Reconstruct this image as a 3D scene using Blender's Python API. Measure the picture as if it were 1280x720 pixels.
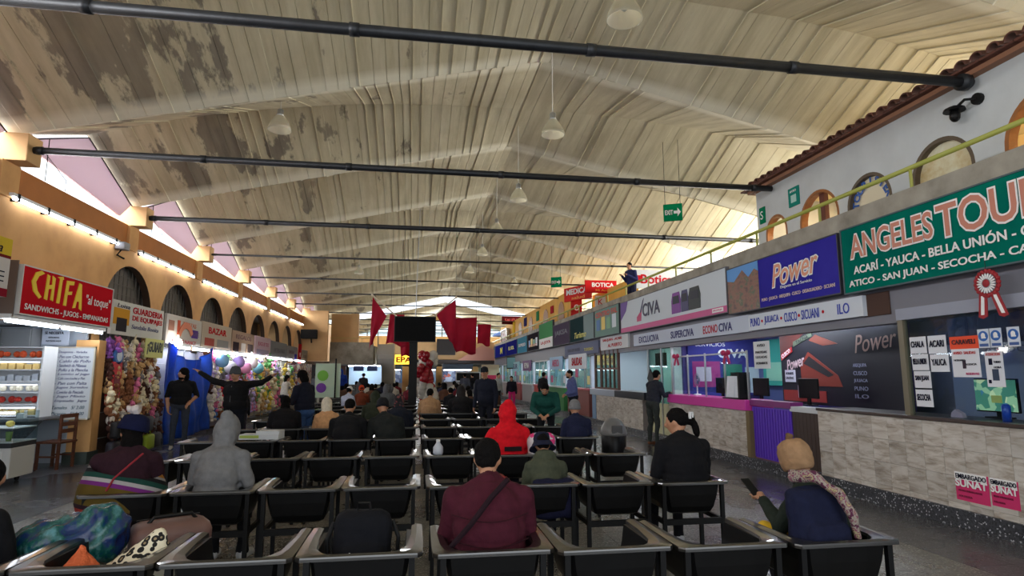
import bpy, bmesh, math, random
import numpy as np
from mathutils import Vector, Matrix, noise
R = math.radians
random.seed(7)
for o in list(bpy.data.objects): bpy.data.objects.remove(o)
scene = bpy.context.scene
COL = scene.collection

# ---------------------------------------------------------------- camera
cam_data = bpy.data.cameras.new('camera')
cam_data.sensor_width = 36.0
cam_data.lens = 750 / 1280 * 36.0
cam_data.clip_start = 0.05; cam_data.clip_end = 400
cam = bpy.data.objects.new('camera', cam_data); COL.objects.link(cam)
_a = Vector((-120.0, 108.0, 750.0)).normalized()            # hall axis in camera space (x right, y down, z forward)
_p = math.atan2(108.0, 750.0)
_u = Vector((0, -math.cos(_p), math.sin(_p)))               # up in camera space
_r = _a.cross(_u); _r = -_r if _r.x < 0 else _r; _r.normalize()
_u = _r.cross(_a) if (_r.cross(_a)).y < 0 else -_r.cross(_a); _u.normalize()
# columns: camera's right, up, back in world space
cx = Vector((_r.x, _a.x, _u.x)); cy = Vector((_r.y, _a.y, _u.y)); cz = Vector((_r.z, _a.z, _u.z))
M = Matrix((cx, -cy, -cz)).transposed().to_4x4()
M.translation = (0, 0, 1.65)
cam.matrix_world = M
scene.camera = cam

# ---------------------------------------------------------------- light
world = bpy.data.worlds.new('overcast_sky'); scene.world = world; world.use_nodes = True
wn = world.node_tree; wn.nodes.clear()
wo = wn.nodes.new('ShaderNodeOutputWorld'); wb = wn.nodes.new('ShaderNodeBackground')
wb.inputs[0].default_value = (0.86, 0.93, 1.0, 1); wb.inputs[1].default_value = 1.7
wn.links.new(wb.outputs[0], wo.inputs[0])

def area(name, loc, rot, sx, sy, power, col=(1, 1, 1), spread=180):
    d = bpy.data.lights.new(name, 'AREA'); d.shape = 'RECTANGLE'; d.size = sx; d.size_y = sy
    d.energy = power; d.color = col; d.spread = R(spread)
    o = bpy.data.objects.new(name, d); COL.objects.link(o); o.location = loc; o.rotation_euler = rot
    return o
# daylight entering by the left gables and the end windows, plus added fill from the right and behind
area('daylight_left', (-7.3, 24, 5.35), (0, R(-98), 0), 1.0, 50, 3000, (0.97, 0.98, 1.0))
area('added_fill_right', (11.2, 24, 4.7), (0, R(100), 0), 1.6, 54, 5200, (1.0, 0.955, 0.86))  # added lamp out of view, brightens the right half of the vault
area('daylight_end', (2.0, 57.6, 6.0), (R(90), 0, R(180)), 15, 1.6, 1200, (0.95, 0.98, 1.0))
area('added_fill_behind', (1.0, -3.5, 3.2), (R(90), 0, 0), 11, 3.0, 90, (0.95, 0.97, 1.0))  # added weak fill from behind the camera

vs = scene.view_settings
vs.view_transform = 'Standard'; vs.look = 'None'; vs.exposure = 0.27; vs.gamma = 1.0; vs.use_curve_mapping = False

# ---------------------------------------------------------------- materials
def lin(c):
    return tuple(((v / 255) / 12.92 if v / 255 <= 0.04045 else ((v / 255 + 0.055) / 1.055) ** 2.4) for v in c) + (1,)
MATS = {}
def mat(name, rgb, rough=0.6, metal=0.0, emit=0, alpha=None, nscale=0, namt=0.15, bump=0.0, bscale=40, spec=0.5, rnd=0.0, coat=0):
    if name in MATS: return MATS[name]
    m = bpy.data.materials.new(name); m.use_nodes = True; MATS[name] = m
    nt = m.node_tree; b = nt.nodes['Principled BSDF']
    b.inputs['Base Color'].default_value = lin(rgb); b.inputs['Roughness'].default_value = rough
    b.inputs['Metallic'].default_value = metal; b.inputs['Specular IOR Level'].default_value = spec
    b.inputs['Coat Weight'].default_value = coat
    if emit:
        b.inputs['Emission Color'].default_value = lin(rgb); b.inputs['Emission Strength'].default_value = emit
    if alpha is not None:
        b.inputs['Alpha'].default_value = alpha
    tc = nt.nodes.new('ShaderNodeTexCoord')
    if nscale or rnd:
        last = None
        hs = nt.nodes.new('ShaderNodeHueSaturation'); hs.inputs['Color'].default_value = lin(rgb)
        ma = nt.nodes.new('ShaderNodeMath'); ma.operation = 'ADD'; ma.inputs[0].default_value = 1; ma.inputs[1].default_value = 0
        if nscale:
            n = nt.nodes.new('ShaderNodeTexNoise'); n.inputs['Scale'].default_value = nscale; n.inputs['Detail'].default_value = 6
            nt.links.new(tc.outputs['Object'], n.inputs['Vector'])
            mr = nt.nodes.new('ShaderNodeMapRange'); mr.inputs[1].default_value = 0.3; mr.inputs[2].default_value = 0.7
            mr.inputs[3].default_value = 1 - namt; mr.inputs[4].default_value = 1 + namt
            nt.links.new(n.outputs['Fac'], mr.inputs[0]); nt.links.new(mr.outputs[0], ma.inputs[0])
        if rnd:
            oi = nt.nodes.new('ShaderNodeObjectInfo')
            mr2 = nt.nodes.new('ShaderNodeMapRange'); mr2.inputs[3].default_value = -rnd; mr2.inputs[4].default_value = rnd
            nt.links.new(oi.outputs['Random'], mr2.inputs[0]); nt.links.new(mr2.outputs[0], ma.inputs[1])
        nt.links.new(ma.outputs[0], hs.inputs['Value']); nt.links.new(hs.outputs[0], b.inputs['Base Color'])
    if bump:
        n2 = nt.nodes.new('ShaderNodeTexNoise'); n2.inputs['Scale'].default_value = bscale; n2.inputs['Detail'].default_value = 4
        nt.links.new(tc.outputs['Object'], n2.inputs['Vector'])
        bp = nt.nodes.new('ShaderNodeBump'); bp.inputs['Strength'].default_value = bump; bp.inputs['Distance'].default_value = 0.02
        nt.links.new(n2.outputs['Fac'], bp.inputs['Height']); nt.links.new(bp.outputs[0], b.inputs['Normal'])
    return m
def ramp(nt, fac, stops, interp='LINEAR'):
    r = nt.nodes.new('ShaderNodeValToRGB'); r.color_ramp.interpolation = interp
    el = r.color_ramp.elements
    while len(el) < len(stops): el.new(0.5)
    for e, (p, c) in zip(el, stops): e.position = p; e.color = lin(c)
    nt.links.new(fac, r.inputs[0]); return r
def new_mat(name, rough=0.6):
    m = bpy.data.materials.new(name); m.use_nodes = True; MATS[name] = m
    nt = m.node_tree; b = nt.nodes['Principled BSDF']; b.inputs['Roughness'].default_value = rough
    tc = nt.nodes.new('ShaderNodeTexCoord'); return m, nt, b, tc
def noise_n(nt, vec, scale, detail=6, rough=0.55, dist=0):
    n = nt.nodes.new('ShaderNodeTexNoise'); n.inputs['Scale'].default_value = scale; n.inputs['Detail'].default_value = detail
    n.inputs['Roughness'].default_value = rough; n.inputs['Distortion'].default_value = dist
    nt.links.new(vec, n.inputs['Vector']); return n
def mapping(nt, vec, scale=(1, 1, 1), rot=(0, 0, 0), loc=(0, 0, 0)):
    mp = nt.nodes.new('ShaderNodeMapping'); mp.inputs['Scale'].default_value = scale; mp.inputs['Rotation'].default_value = rot
    mp.inputs['Location'].default_value = loc
    nt.links.new(vec, mp.inputs['Vector']); return mp
def mixc(nt, fac, a, b):
    mx = nt.nodes.new('ShaderNodeMix'); mx.data_type = 'RGBA'
    for i, v in ((0, fac), (6, a), (7, b)):
        if isinstance(v, bpy.types.NodeSocket): nt.links.new(v, mx.inputs[i])
        elif i == 0: mx.inputs[0].default_value = v
        else: mx.inputs[i].default_value = lin(v)
    return mx.outputs[2]

# board-marked concrete of the vault: flaking cream limewash over grey concrete
def mk_concrete():
    m, nt, b, tc = new_mat('vault_limewash', 0.85)
    g = nt.nodes.new('ShaderNodeNewGeometry')
    st = mapping(nt, g.outputs['Position'], (1.5, 0.55, 0))
    n1 = noise_n(nt, st.outputs[0], 0.9, 9, 0.62)
    r1 = nt.nodes.new('ShaderNodeMapRange'); r1.inputs[1].default_value = 0.515; r1.inputs[2].default_value = 0.545
    # flaking is heavy near the entrance, on the left half
    sx = nt.nodes.new('ShaderNodeSeparateXYZ'); nt.links.new(g.outputs['Position'], sx.inputs[0])
    ma = nt.nodes.new('ShaderNodeMapRange'); ma.inputs[1].default_value = -4; ma.inputs[2].default_value = 6; ma.inputs[3].default_value = 0.05; ma.inputs[4].default_value = -0.22
    nt.links.new(sx.outputs[0], ma.inputs[0])
    mb = nt.nodes.new('ShaderNodeMapRange'); mb.inputs[1].default_value = 6; mb.inputs[2].default_value = 16; mb.inputs[3].default_value = 0.02; mb.inputs[4].default_value = -0.09
    nt.links.new(sx.outputs[1], mb.inputs[0])
    ad = nt.nodes.new('ShaderNodeMath'); ad.operation = 'ADD'; nt.links.new(n1.outputs['Fac'], ad.inputs[0]); nt.links.new(ma.outputs[0], ad.inputs[1])
    ad2 = nt.nodes.new('ShaderNodeMath'); ad2.operation = 'ADD'; nt.links.new(ad.outputs[0], ad2.inputs[0]); nt.links.new(mb.outputs[0], ad2.inputs[1])
    nt.links.new(ad2.outputs[0], r1.inputs[0])
    n2 = noise_n(nt, mapping(nt, g.outputs['Position'], (5, 0.5, 1)).outputs[0], 1.2, 6, 0.6)
    cream = ramp(nt, n2.outputs['Fac'], [(0.25, (178, 168, 138)), (0.5, (200, 190, 160)), (0.75, (216, 207, 178))])
    grey = ramp(nt, n2.outputs['Fac'], [(0.3, (120, 111, 97)), (0.7, (150, 141, 124))])
    c1 = mixc(nt, r1.outputs[0], cream.outputs[0], grey.outputs[0])
    n3 = noise_n(nt, g.outputs['Position'], 0.45, 5, 0.6)
    r3 = nt.nodes.new('ShaderNodeMapRange'); r3.inputs[1].default_value = 0.5; r3.inputs[2].default_value = 0.72; r3.inputs[4].default_value = 0.55
    nt.links.new(n3.outputs['Fac'], r3.inputs[0])
    c2 = mixc(nt, r3.outputs[0], c1, (172, 158, 128))
    # lighter cream strips along the valley creases
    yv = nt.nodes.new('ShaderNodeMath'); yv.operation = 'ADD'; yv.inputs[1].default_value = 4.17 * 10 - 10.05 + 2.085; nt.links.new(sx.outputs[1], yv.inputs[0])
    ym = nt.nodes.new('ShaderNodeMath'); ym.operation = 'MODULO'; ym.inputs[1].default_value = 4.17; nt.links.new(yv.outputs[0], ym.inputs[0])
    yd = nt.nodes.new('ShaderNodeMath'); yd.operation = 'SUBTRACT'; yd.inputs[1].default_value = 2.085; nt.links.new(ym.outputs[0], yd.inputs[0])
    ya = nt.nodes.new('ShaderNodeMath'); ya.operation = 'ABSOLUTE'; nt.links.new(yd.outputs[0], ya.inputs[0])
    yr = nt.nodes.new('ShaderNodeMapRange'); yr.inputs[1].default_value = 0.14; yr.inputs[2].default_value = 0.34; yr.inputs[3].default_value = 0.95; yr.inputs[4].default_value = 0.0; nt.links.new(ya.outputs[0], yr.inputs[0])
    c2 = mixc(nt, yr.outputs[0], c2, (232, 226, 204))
    nt.links.new(c2, b.inputs['Base Color'])
    n4 = noise_n(nt, mapping(nt, g.outputs['Position'], (26, 2.5, 0)).outputs[0], 1, 5)
    bp = nt.nodes.new('ShaderNodeBump'); bp.inputs['Strength'].default_value = 0.25; bp.inputs['Distance'].default_value = 0.012
    nt.links.new(n4.outputs['Fac'], bp.inputs['Height']); nt.links.new(bp.outputs[0], b.inputs['Normal'])
    return m
def mk_terrazzo(name, base, fleck, dark, rough=0.22, scale=60):
    m, nt, b, tc = new_mat(name, rough)
    g = nt.nodes.new('ShaderNodeNewGeometry')
    v = nt.nodes.new('ShaderNodeTexVoronoi'); v.inputs['Scale'].default_value = scale; nt.links.new(g.outputs['Position'], v.inputs['Vector'])
    sp = nt.nodes.new('ShaderNodeSeparateColor'); nt.links.new(v.outputs['Color'], sp.inputs[0])
    r = ramp(nt, sp.outputs[0], [(0.0, dark), (0.35, base), (0.8, base), (0.93, fleck)], 'CONSTANT')
    oi = nt.nodes.new('ShaderNodeObjectInfo')
    n = noise_n(nt, g.outputs['Position'], 0.7, 6)
    mr = nt.nodes.new('ShaderNodeMapRange'); mr.inputs[1].default_value = 0.3; mr.inputs[2].default_value = 0.7; mr.inputs[3].default_value = 0.78; mr.inputs[4].default_value = 1.15
    nt.links.new(n.outputs['Fac'], mr.inputs[0])
    m2 = nt.nodes.new('ShaderNodeMapRange'); m2.inputs[3].default_value = -0.06; m2.inputs[4].default_value = 0.06; nt.links.new(oi.outputs['Random'], m2.inputs[0])
    ad = nt.nodes.new('ShaderNodeMath'); ad.operation = 'ADD'; nt.links.new(mr.outputs[0], ad.inputs[0]); nt.links.new(m2.outputs[0], ad.inputs[1])
    hs = nt.nodes.new('ShaderNodeHueSaturation'); nt.links.new(r.outputs[0], hs.inputs['Color']); nt.links.new(ad.outputs[0], hs.inputs['Value'])
    nt.links.new(hs.outputs[0], b.inputs['Base Color'])
    rr = nt.nodes.new('ShaderNodeMapRange'); rr.inputs[1].default_value = 0.3; rr.inputs[2].default_value = 0.7; rr.inputs[3].default_value = rough * 0.8; rr.inputs[4].default_value = rough * 1.7
    nt.links.new(n.outputs['Fac'], rr.inputs[0]); nt.links.new(rr.outputs[0], b.inputs['Roughness'])
    return m
def mk_travertine():
    m, nt, b, tc = new_mat('travertine_tile', 0.4)
    g = nt.nodes.new('ShaderNodeNewGeometry'); oi = nt.nodes.new('ShaderNodeObjectInfo')
    off = nt.nodes.new('ShaderNodeVectorMath'); off.operation = 'ADD'
    sc = nt.nodes.new('ShaderNodeMath'); sc.operation = 'MULTIPLY'; sc.inputs[1].default_value = 50; nt.links.new(oi.outputs['Random'], sc.inputs[0])
    nt.links.new(g.outputs['Position'], off.inputs[0]); nt.links.new(sc.outputs[0], off.inputs[1])
    n = noise_n(nt, mapping(nt, off.outputs[0], (3, 3, 14)).outputs[0], 1.0, 8, 0.65, 0.6)
    r = ramp(nt, n.outputs['Fac'], [(0.28, (128, 116, 104)), (0.42, (170, 160, 148)), (0.55, (196, 190, 182)), (0.75, (208, 204, 198))])
    hs = nt.nodes.new('ShaderNodeHueSaturation'); nt.links.new(r.outputs[0], hs.inputs['Color'])
    mr = nt.nodes.new('ShaderNodeMapRange'); mr.inputs[3].default_value = 0.86; mr.inputs[4].default_value = 1.08
    nt.links.new(oi.outputs['Random'], mr.inputs[0]); nt.links.new(mr.outputs[0], hs.inputs['Value'])
    nt.links.new(hs.outputs[0], b.inputs['Base Color'])
    return m
def mk_stripes(name, stops, axis_scale, rot, rough=0.9, dist=0.4):
    m, nt, b, tc = new_mat(name, rough)
    mp = mapping(nt, tc.outputs['Object'], (1, 1, 1), rot)
    w = nt.nodes.new('ShaderNodeTexWave'); w.bands_direction = 'Z'; w.wave_profile = 'SAW'; w.inputs['Scale'].default_value = axis_scale
    w.inputs['Distortion'].default_value = dist; w.inputs['Detail'].default_value = 1
    nt.links.new(mp.outputs[0], w.inputs['Vector'])
    r = ramp(nt, w.outputs['Fac'], stops, 'CONSTANT')
    nt.links.new(r.outputs[0], b.inputs['Base Color']); return m
def mk_cells(name, stops, scale, rough=0.7, emit=0):
    m, nt, b, tc = new_mat(name, rough)
    v = nt.nodes.new('ShaderNodeTexVoronoi'); v.inputs['Scale'].default_value = scale; nt.links.new(tc.outputs['Object'], v.inputs['Vector'])
    sp = nt.nodes.new('ShaderNodeSeparateColor'); nt.links.new(v.outputs['Color'], sp.inputs[0])
    r = ramp(nt, sp.outputs[0], stops, 'CONSTANT')
    nt.links.new(r.outputs[0], b.inputs['Base Color'])
    if emit:
        nt.links.new(r.outputs[0], b.inputs['Emission Color']); b.inputs['Emission Strength'].default_value = emit
    return m
def mk_blotch(name, stops, scale, rough=0.7, stretch=(1, 1, 1), interp='LINEAR', bump=0.0, emit=0):
    m, nt, b, tc = new_mat(name, rough)
    n = noise_n(nt, mapping(nt, tc.outputs['Object'], stretch).outputs[0], scale, 7, 0.6)
    r = ramp(nt, n.outputs['Fac'], stops, interp); nt.links.new(r.outputs[0], b.inputs['Base Color'])
    if bump:
        bp = nt.nodes.new('ShaderNodeBump'); bp.inputs['Strength'].default_value = bump; bp.inputs['Distance'].default_value = 0.03
        nt.links.new(n.outputs['Fac'], bp.inputs['Height']); nt.links.new(bp.outputs[0], b.inputs['Normal'])
    if emit:
        nt.links.new(r.outputs[0], b.inputs['Emission Color']); b.inputs['Emission Strength'].default_value = emit
    return m
def mk_glass(name, tint, refl=0.12, rough=0.03):
    m = bpy.data.materials.new(name); m.use_nodes = True; MATS[name] = m; nt = m.node_tree; nt.nodes.clear()
    o = nt.nodes.new('ShaderNodeOutputMaterial'); t = nt.nodes.new('ShaderNodeBsdfTransparent'); t.inputs[0].default_value = lin(tint)
    gl = nt.nodes.new('ShaderNodeBsdfGlossy'); gl.inputs['Roughness'].default_value = rough
    fr = nt.nodes.new('ShaderNodeLayerWeight'); fr.inputs[0].default_value = 0.5
    pw = nt.nodes.new('ShaderNodeMath'); pw.operation = 'POWER'; pw.inputs[1].default_value = 5; nt.links.new(fr.outputs['Facing'], pw.inputs[0])
    mth = nt.nodes.new('ShaderNodeMath'); mth.operation = 'MULTIPLY_ADD'; mth.inputs[1].default_value = 0.5; mth.inputs[2].default_value = refl * 0.4
    nt.links.new(pw.outputs[0], mth.inputs[0])
    mx = nt.nodes.new('ShaderNodeMixShader'); nt.links.new(mth.outputs[0], mx.inputs[0]); nt.links.new(t.outputs[0], mx.inputs[1]); nt.links.new(gl.outputs[0], mx.inputs[2])
    nt.links.new(mx.outputs[0], o.inputs[0]); return m

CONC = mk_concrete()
FLOOR = mk_terrazzo('floor_terrazzo', (118, 114, 106), (178, 174, 164), (84, 82, 78), 0.24, 90)
FLOORB = mk_terrazzo('floor_band_terrazzo', (76, 76, 80), (120, 120, 122), (52, 52, 56), 0.2, 90)
PLINTH = mk_terrazzo('plinth_terrazzo', (58, 60, 66), (176, 178, 184), (34, 36, 42), 0.3, 70)
TRAV = mk_travertine()
GLASS = mk_glass('clear_glass', (235, 243, 245), 0.10)
GLASSG = mk_glass('greenish_glass', (196, 222, 214), 0.12)
ORANGE = mk_blotch('orange_wall_paint', [(0.3, (196, 146, 92)), (0.5, (214, 163, 104)), (0.7, (222, 172, 114))], 1.3, 0.75)
ORANGE_SHADE = mat('shaded_beam_orange', (176, 112, 56), 0.7, nscale=3, namt=0.08)  # wall orange deepened: the recessed beam's shade is put into its colour
TAN = mat('tan_paint', (206, 166, 116), 0.8, nscale=2, namt=0.08)
YELLOWW = mat('yellow_wall_paint', (222, 168, 72), 0.8, nscale=2, namt=0.08)
WHITEW = mat('white_plaster', (196, 200, 202), 0.85, nscale=2.5, namt=0.06, bump=0.15, bscale=12)
SLAB = mk_blotch('bare_concrete', [(0.3, (118, 112, 102)), (0.5, (150, 144, 132)), (0.7, (168, 162, 150))], 2.2, 0.85, bump=0.2)
BLACKP = mat('black_moulded_plastic', (15, 15, 16), 0.38, spec=0.2, nscale=6, namt=0.2)
RIMP = mat('worn_black_rim', (30, 28, 26), 0.3, spec=0.9, nscale=9, namt=0.3, coat=0.6)
FRAMEB = mat('black_steel', (14, 14, 15), 0.5, spec=0.22)
RODM = mat('painted_iron_pipe', (44, 46, 50), 0.45, metal=0.4, nscale=8, namt=0.2)
SKIN = mat('skin', (178, 128, 98), 0.55, nscale=14, namt=0.05)
SKIN2 = mat('skin_deep', (146, 98, 74), 0.55, nscale=14, namt=0.05)
HAIR = mat('black_hair', (13, 11, 11), 0.85, nscale=30, namt=0.3, bump=0.6, bscale=60, spec=0.12)
WHITE = mat('white_plastic', (228, 230, 232), 0.4)
OFFW = mat('offwhite_board', (214, 218, 222), 0.5)
METAL = mat('brushed_aluminium', (176, 178, 180), 0.35, metal=0.8)
TUBE = mat('fluorescent_tube', (236, 244, 255), 0.4, emit=26)
BATTEN = mat('batten_tube', (236, 244, 255), 0.4, emit=7)
TUBE2 = mat('shop_light_panel', (232, 242, 255), 0.4, emit=22)
BULB = mat('bright_bulb', (255, 250, 240), 0.4, emit=30)
DARK = mat('dark_interior', (40, 38, 40), 0.8)
SHOPW = mat('shop_white_panel', (190, 200, 212), 0.6)
WOOD = mk_blotch('stained_wood', [(0.3, (74, 40, 26)), (0.7, (112, 62, 38))], 3, 0.45, (1, 1, 8))
BROWN = mat('brown_panel', (58, 42, 36), 0.5)
RAILM = mat('olive_green_rail', (158, 160, 72), 0.45)
def C(r, g, b, rough=0.6, **k): return mat('paint_%d_%d_%d' % (r, g, b), (r, g, b), rough, **k)
def CL(r, g, b, **k): return mat('fabric_%d_%d_%d' % (r, g, b), (r, g, b), 0.9, nscale=22, namt=0.14, bump=0.35, bscale=28, spec=0.2, **k)
INK = C(34, 34, 52); RED = C(190, 34, 44); NAVY = C(40, 44, 110); CWHITE = C(236, 236, 236)

# ---------------------------------------------------------------- mesh helpers
class MB:
    """collects shapes in one bmesh"""
    def __init__(s): s.bm = bmesh.new()
    def box(s, x0, x1, y0, y1, z0, z1, bev=0):
        v = [s.bm.verts.new(p) for p in ((x0, y0, z0), (x1, y0, z0), (x1, y1, z0), (x0, y1, z0), (x0, y0, z1), (x1, y0, z1), (x1, y1, z1), (x0, y1, z1))]
        fs = [s.bm.faces.new([v[i] for i in f]) for f in ((0, 3, 2, 1), (4, 5, 6, 7), (0, 1, 5, 4), (1, 2, 6, 5), (2, 3, 7, 6), (3, 0, 4, 7))]
        if bev:
            es = list({e for f in fs for e in f.edges})
            bmesh.ops.bevel(s.bm, geom=es, offset=bev, segments=2, affect='EDGES', profile=0.5)
        return s
    def rings(s, rings, cap=True, closed=True):
        vr = [[s.bm.verts.new(p) for p in r] for r in rings]
        n = len(vr[0])
        for a, b in zip(vr, vr[1:]):
            for i in range(n if closed else n - 1):
                j = (i + 1) % n
                try: s.bm.faces.new((a[i], a[j], b[j], b[i]))
                except ValueError: pass
        if cap and closed:
            s.bm.faces.new(list(reversed(vr[0]))); s.bm.faces.new(vr[-1])
        return s
    def tube(s, pts, r, n=8, r2=None, cap=True):
        pts = [Vector(p) for p in pts]; rings = []
        for i, p in enumerate(pts):
            d = (pts[min(i + 1, len(pts) - 1)] - pts[max(i - 1, 0)]).normalized()
            a = Vector((0, 0, 1)) if abs(d.z) < 0.9 else Vector((1, 0, 0))
            u = d.cross(a).normalized(); w = u.cross(d)
            rr = r if r2 is None else r + (r2 - r) * i / (len(pts) - 1)
            rings.append([p + (u * math.cos(2 * math.pi * k / n) + w * math.sin(2 * math.pi * k / n)) * rr for k in range(n)])
        return s.rings(rings, cap)
    def lathe(s, prof, n=16, c=(0, 0, 0), cap=True):
        return s.rings([[(c[0] + r * math.cos(2 * math.pi * k / n), c[1] + r * math.sin(2 * math.pi * k / n), c[2] + z) for k in range(n)] for r, z in prof], cap)
    def ell(s, c, rad, n=12, rot=None):
        mt = Matrix.Translation(c) @ (rot.to_4x4() if rot else Matrix()) @ Matrix.Diagonal((*rad, 1))
        bmesh.ops.create_uvsphere(s.bm, u_segments=n, v_segments=max(6, n * 2 // 3), radius=1, matrix=mt); return s
    def poly(s, pts, thick, axis='y'):
        """pts: (x, z) outline, extruded from y=0 to y=thick"""
        a = [s.bm.verts.new((x, 0, z)) for x, z in pts]; b = [s.bm.verts.new((x, thick, z)) for x, z in pts]
        s.bm.faces.new(a); s.bm.faces.new(list(reversed(b)))
        for i in range(len(pts)):
            j = (i + 1) % len(pts); s.bm.faces.new((a[j], a[i], b[i], b[j]))
        return s
    def move(s, m): bmesh.ops.transform(s.bm, matrix=m, verts=s.bm.verts); return s
    def mesh(s, name, m=None, smooth=False):
        bmesh.ops.recalc_face_normals(s.bm, faces=s.bm.faces)
        me = bpy.data.meshes.new(name); s.bm.to_mesh(me); s.bm.free()
        if m: me.materials.append(m)
        if smooth:
            me.polygons.foreach_set('use_smooth', [True] * len(me.polygons))
        return me
WORK = bpy.data.scenes.new('work')
def evaluated(o):
    """mesh of an object with its modifiers, worked out in a small side scene"""
    WORK.collection.objects.link(o); vl = WORK.view_layers[0]; vl.update()
    me = bpy.data.meshes.new_from_object(o.evaluated_get(vl.depsgraph)); bpy.data.objects.remove(o); return me
def tag(o, label=None, cat=None, group=None, kind=None):
    if label: o['label'] = label
    if cat: o['category'] = cat
    if group: o['group'] = group
    if kind: o['kind'] = kind
    return o
def obj(name, me, parent=None, loc=None, rz=0, label=None):
    o = bpy.data.objects.new(name, me); COL.objects.link(o)
    if parent: o.parent = parent
    if loc is not None: o.location = loc
    if rz: o.rotation_euler = (0, 0, rz)
    if label: o['label'] = label
    return o
def clusters(bm, pad=0.004):
    """islands of the mesh whose boxes touch count as one piece"""
    bm.verts.index_update(); n = len(bm.verts); comp = [-1] * n; isl = []
    for v in bm.verts:
        if comp[v.index] >= 0: continue
        k = len(isl); st = [v]; comp[v.index] = k; vs_ = []
        while st:
            a = st.pop(); vs_.append(a)
            for e in a.link_edges:
                b = e.other_vert(a)
                if comp[b.index] < 0: comp[b.index] = k; st.append(b)
        isl.append(vs_)
    if len(isl) > 120: return [list(bm.verts)]
    bb = [([min(v.co[i] for v in c) - pad for i in range(3)], [max(v.co[i] for v in c) + pad for i in range(3)]) for c in isl]
    par = list(range(len(isl)))
    def find(a):
        while par[a] != a: a = par[a]
        return a
    for i in range(len(isl)):
        for j in range(i):
            if all(bb[i][0][q] <= bb[j][1][q] and bb[j][0][q] <= bb[i][1][q] for q in range(3)): par[find(i)] = find(j)
    out = {}
    for i, c in enumerate(isl): out.setdefault(find(i), []).extend(c)
    return list(out.values())
def part(name, mb, m, parent, smooth=False, label=None, loc=None):
    cl = clusters(mb.bm)
    if len(cl) == 1: return obj(name, mb.mesh(name, m, smooth), parent, loc, label=label)
    bmesh.ops.recalc_face_normals(mb.bm, faces=mb.bm.faces)
    first = None
    for c in cl:
        me = bpy.data.meshes.new(name); ix = {v: i for i, v in enumerate(c)}
        fs = {f for v in c for f in v.link_faces}
        me.from_pydata([tuple(v.co) for v in c], [], [[ix[v] for v in f.verts] for f in fs])
        me.materials.append(m)
        if smooth: me.polygons.foreach_set('use_smooth', [True] * len(me.polygons))
        o = obj(name, me, parent, loc, label=label); first = first or o
    mb.bm.free()
    return first
def thing(name, label, cat, loc=(0, 0, 0), rz=0, group=None):
    return tag(obj(name, None, None, loc, rz), label, cat, group)
def single(name, mb, m, label, cat, loc=(0, 0, 0), rz=0, group=None, smooth=False):
    return tag(obj(name, mb.mesh(name, m, smooth), None, loc, rz), label, cat, group)
def struct(name, mb, m, parent=None, smooth=False):
    o = obj(name, mb.mesh(name, m, smooth), parent)
    if not parent: o['kind'] = 'structure'
    return o
def copy_tree(o, parent=None):
    c = o.copy(); COL.objects.link(c); c.parent = parent
    for ch in CHILD.get(o.name, []): copy_tree(ch, c)
    return c
CHILD = {}
def register(o):
    """note the children of a prototype once so that copies are quick"""
    kids = [x for x in bpy.data.objects if x.parent == o]
    CHILD[o.name] = kids
    for k in kids: register(k)
    return o
_tc = {}
def text_mesh(s, m, w=None, h=None, bold=0.0, shear=0.0, ext=0.002):
    key = (s, bold, shear)
    if key not in _tc:
        cu = bpy.data.curves.new('lettering', 'FONT'); cu.body = s; cu.size = 1; cu.offset = bold; cu.shear = shear; cu.extrude = 0.01
        cu.resolution_u = 3
        me = evaluated(bpy.data.objects.new('t', cu)); bpy.data.curves.remove(cu)
        _tc[key] = me
    me = _tc[key].copy(); me.materials.clear(); me.materials.append(m)
    n = len(me.vertices); co = np.empty(n * 3, np.float32); me.vertices.foreach_get('co', co); co = co.reshape(-1, 3)
    if n == 0: return me
    mn = co.min(0); mx = co.max(0); c = (mn + mx) / 2; sz = mx - mn
    if w and not h: k = w / sz[0]; kx = kz = k
    elif h and not w: k = h / sz[1]; kx = kz = k
    else: kx = w / sz[0]; kz = h / sz[1]
    out = np.stack([(co[:, 0] - c[0]) * kx, -(co[:, 2]) / 0.01 * ext, (co[:, 1] - c[1]) * kz], 1).astype(np.float32)
    me.vertices.foreach_set('co', out.ravel()); me.update()
    return me
def lettering(s, m, parent, x, z, w=None, h=None, y=-0.006, bold=0.0, shear=0.0, name='lettering', roll=0):
    o = obj(name, text_mesh(s, m, w, h, bold, shear), parent, (x, y, z))
    if roll: o.rotation_euler = (0, roll, 0)
    return o
FACE_R, FACE_L, FACE_C = R(-90), R(90), 0.0      # sign faces the hall from the right wall, the left wall, or towards the entrance
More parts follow.
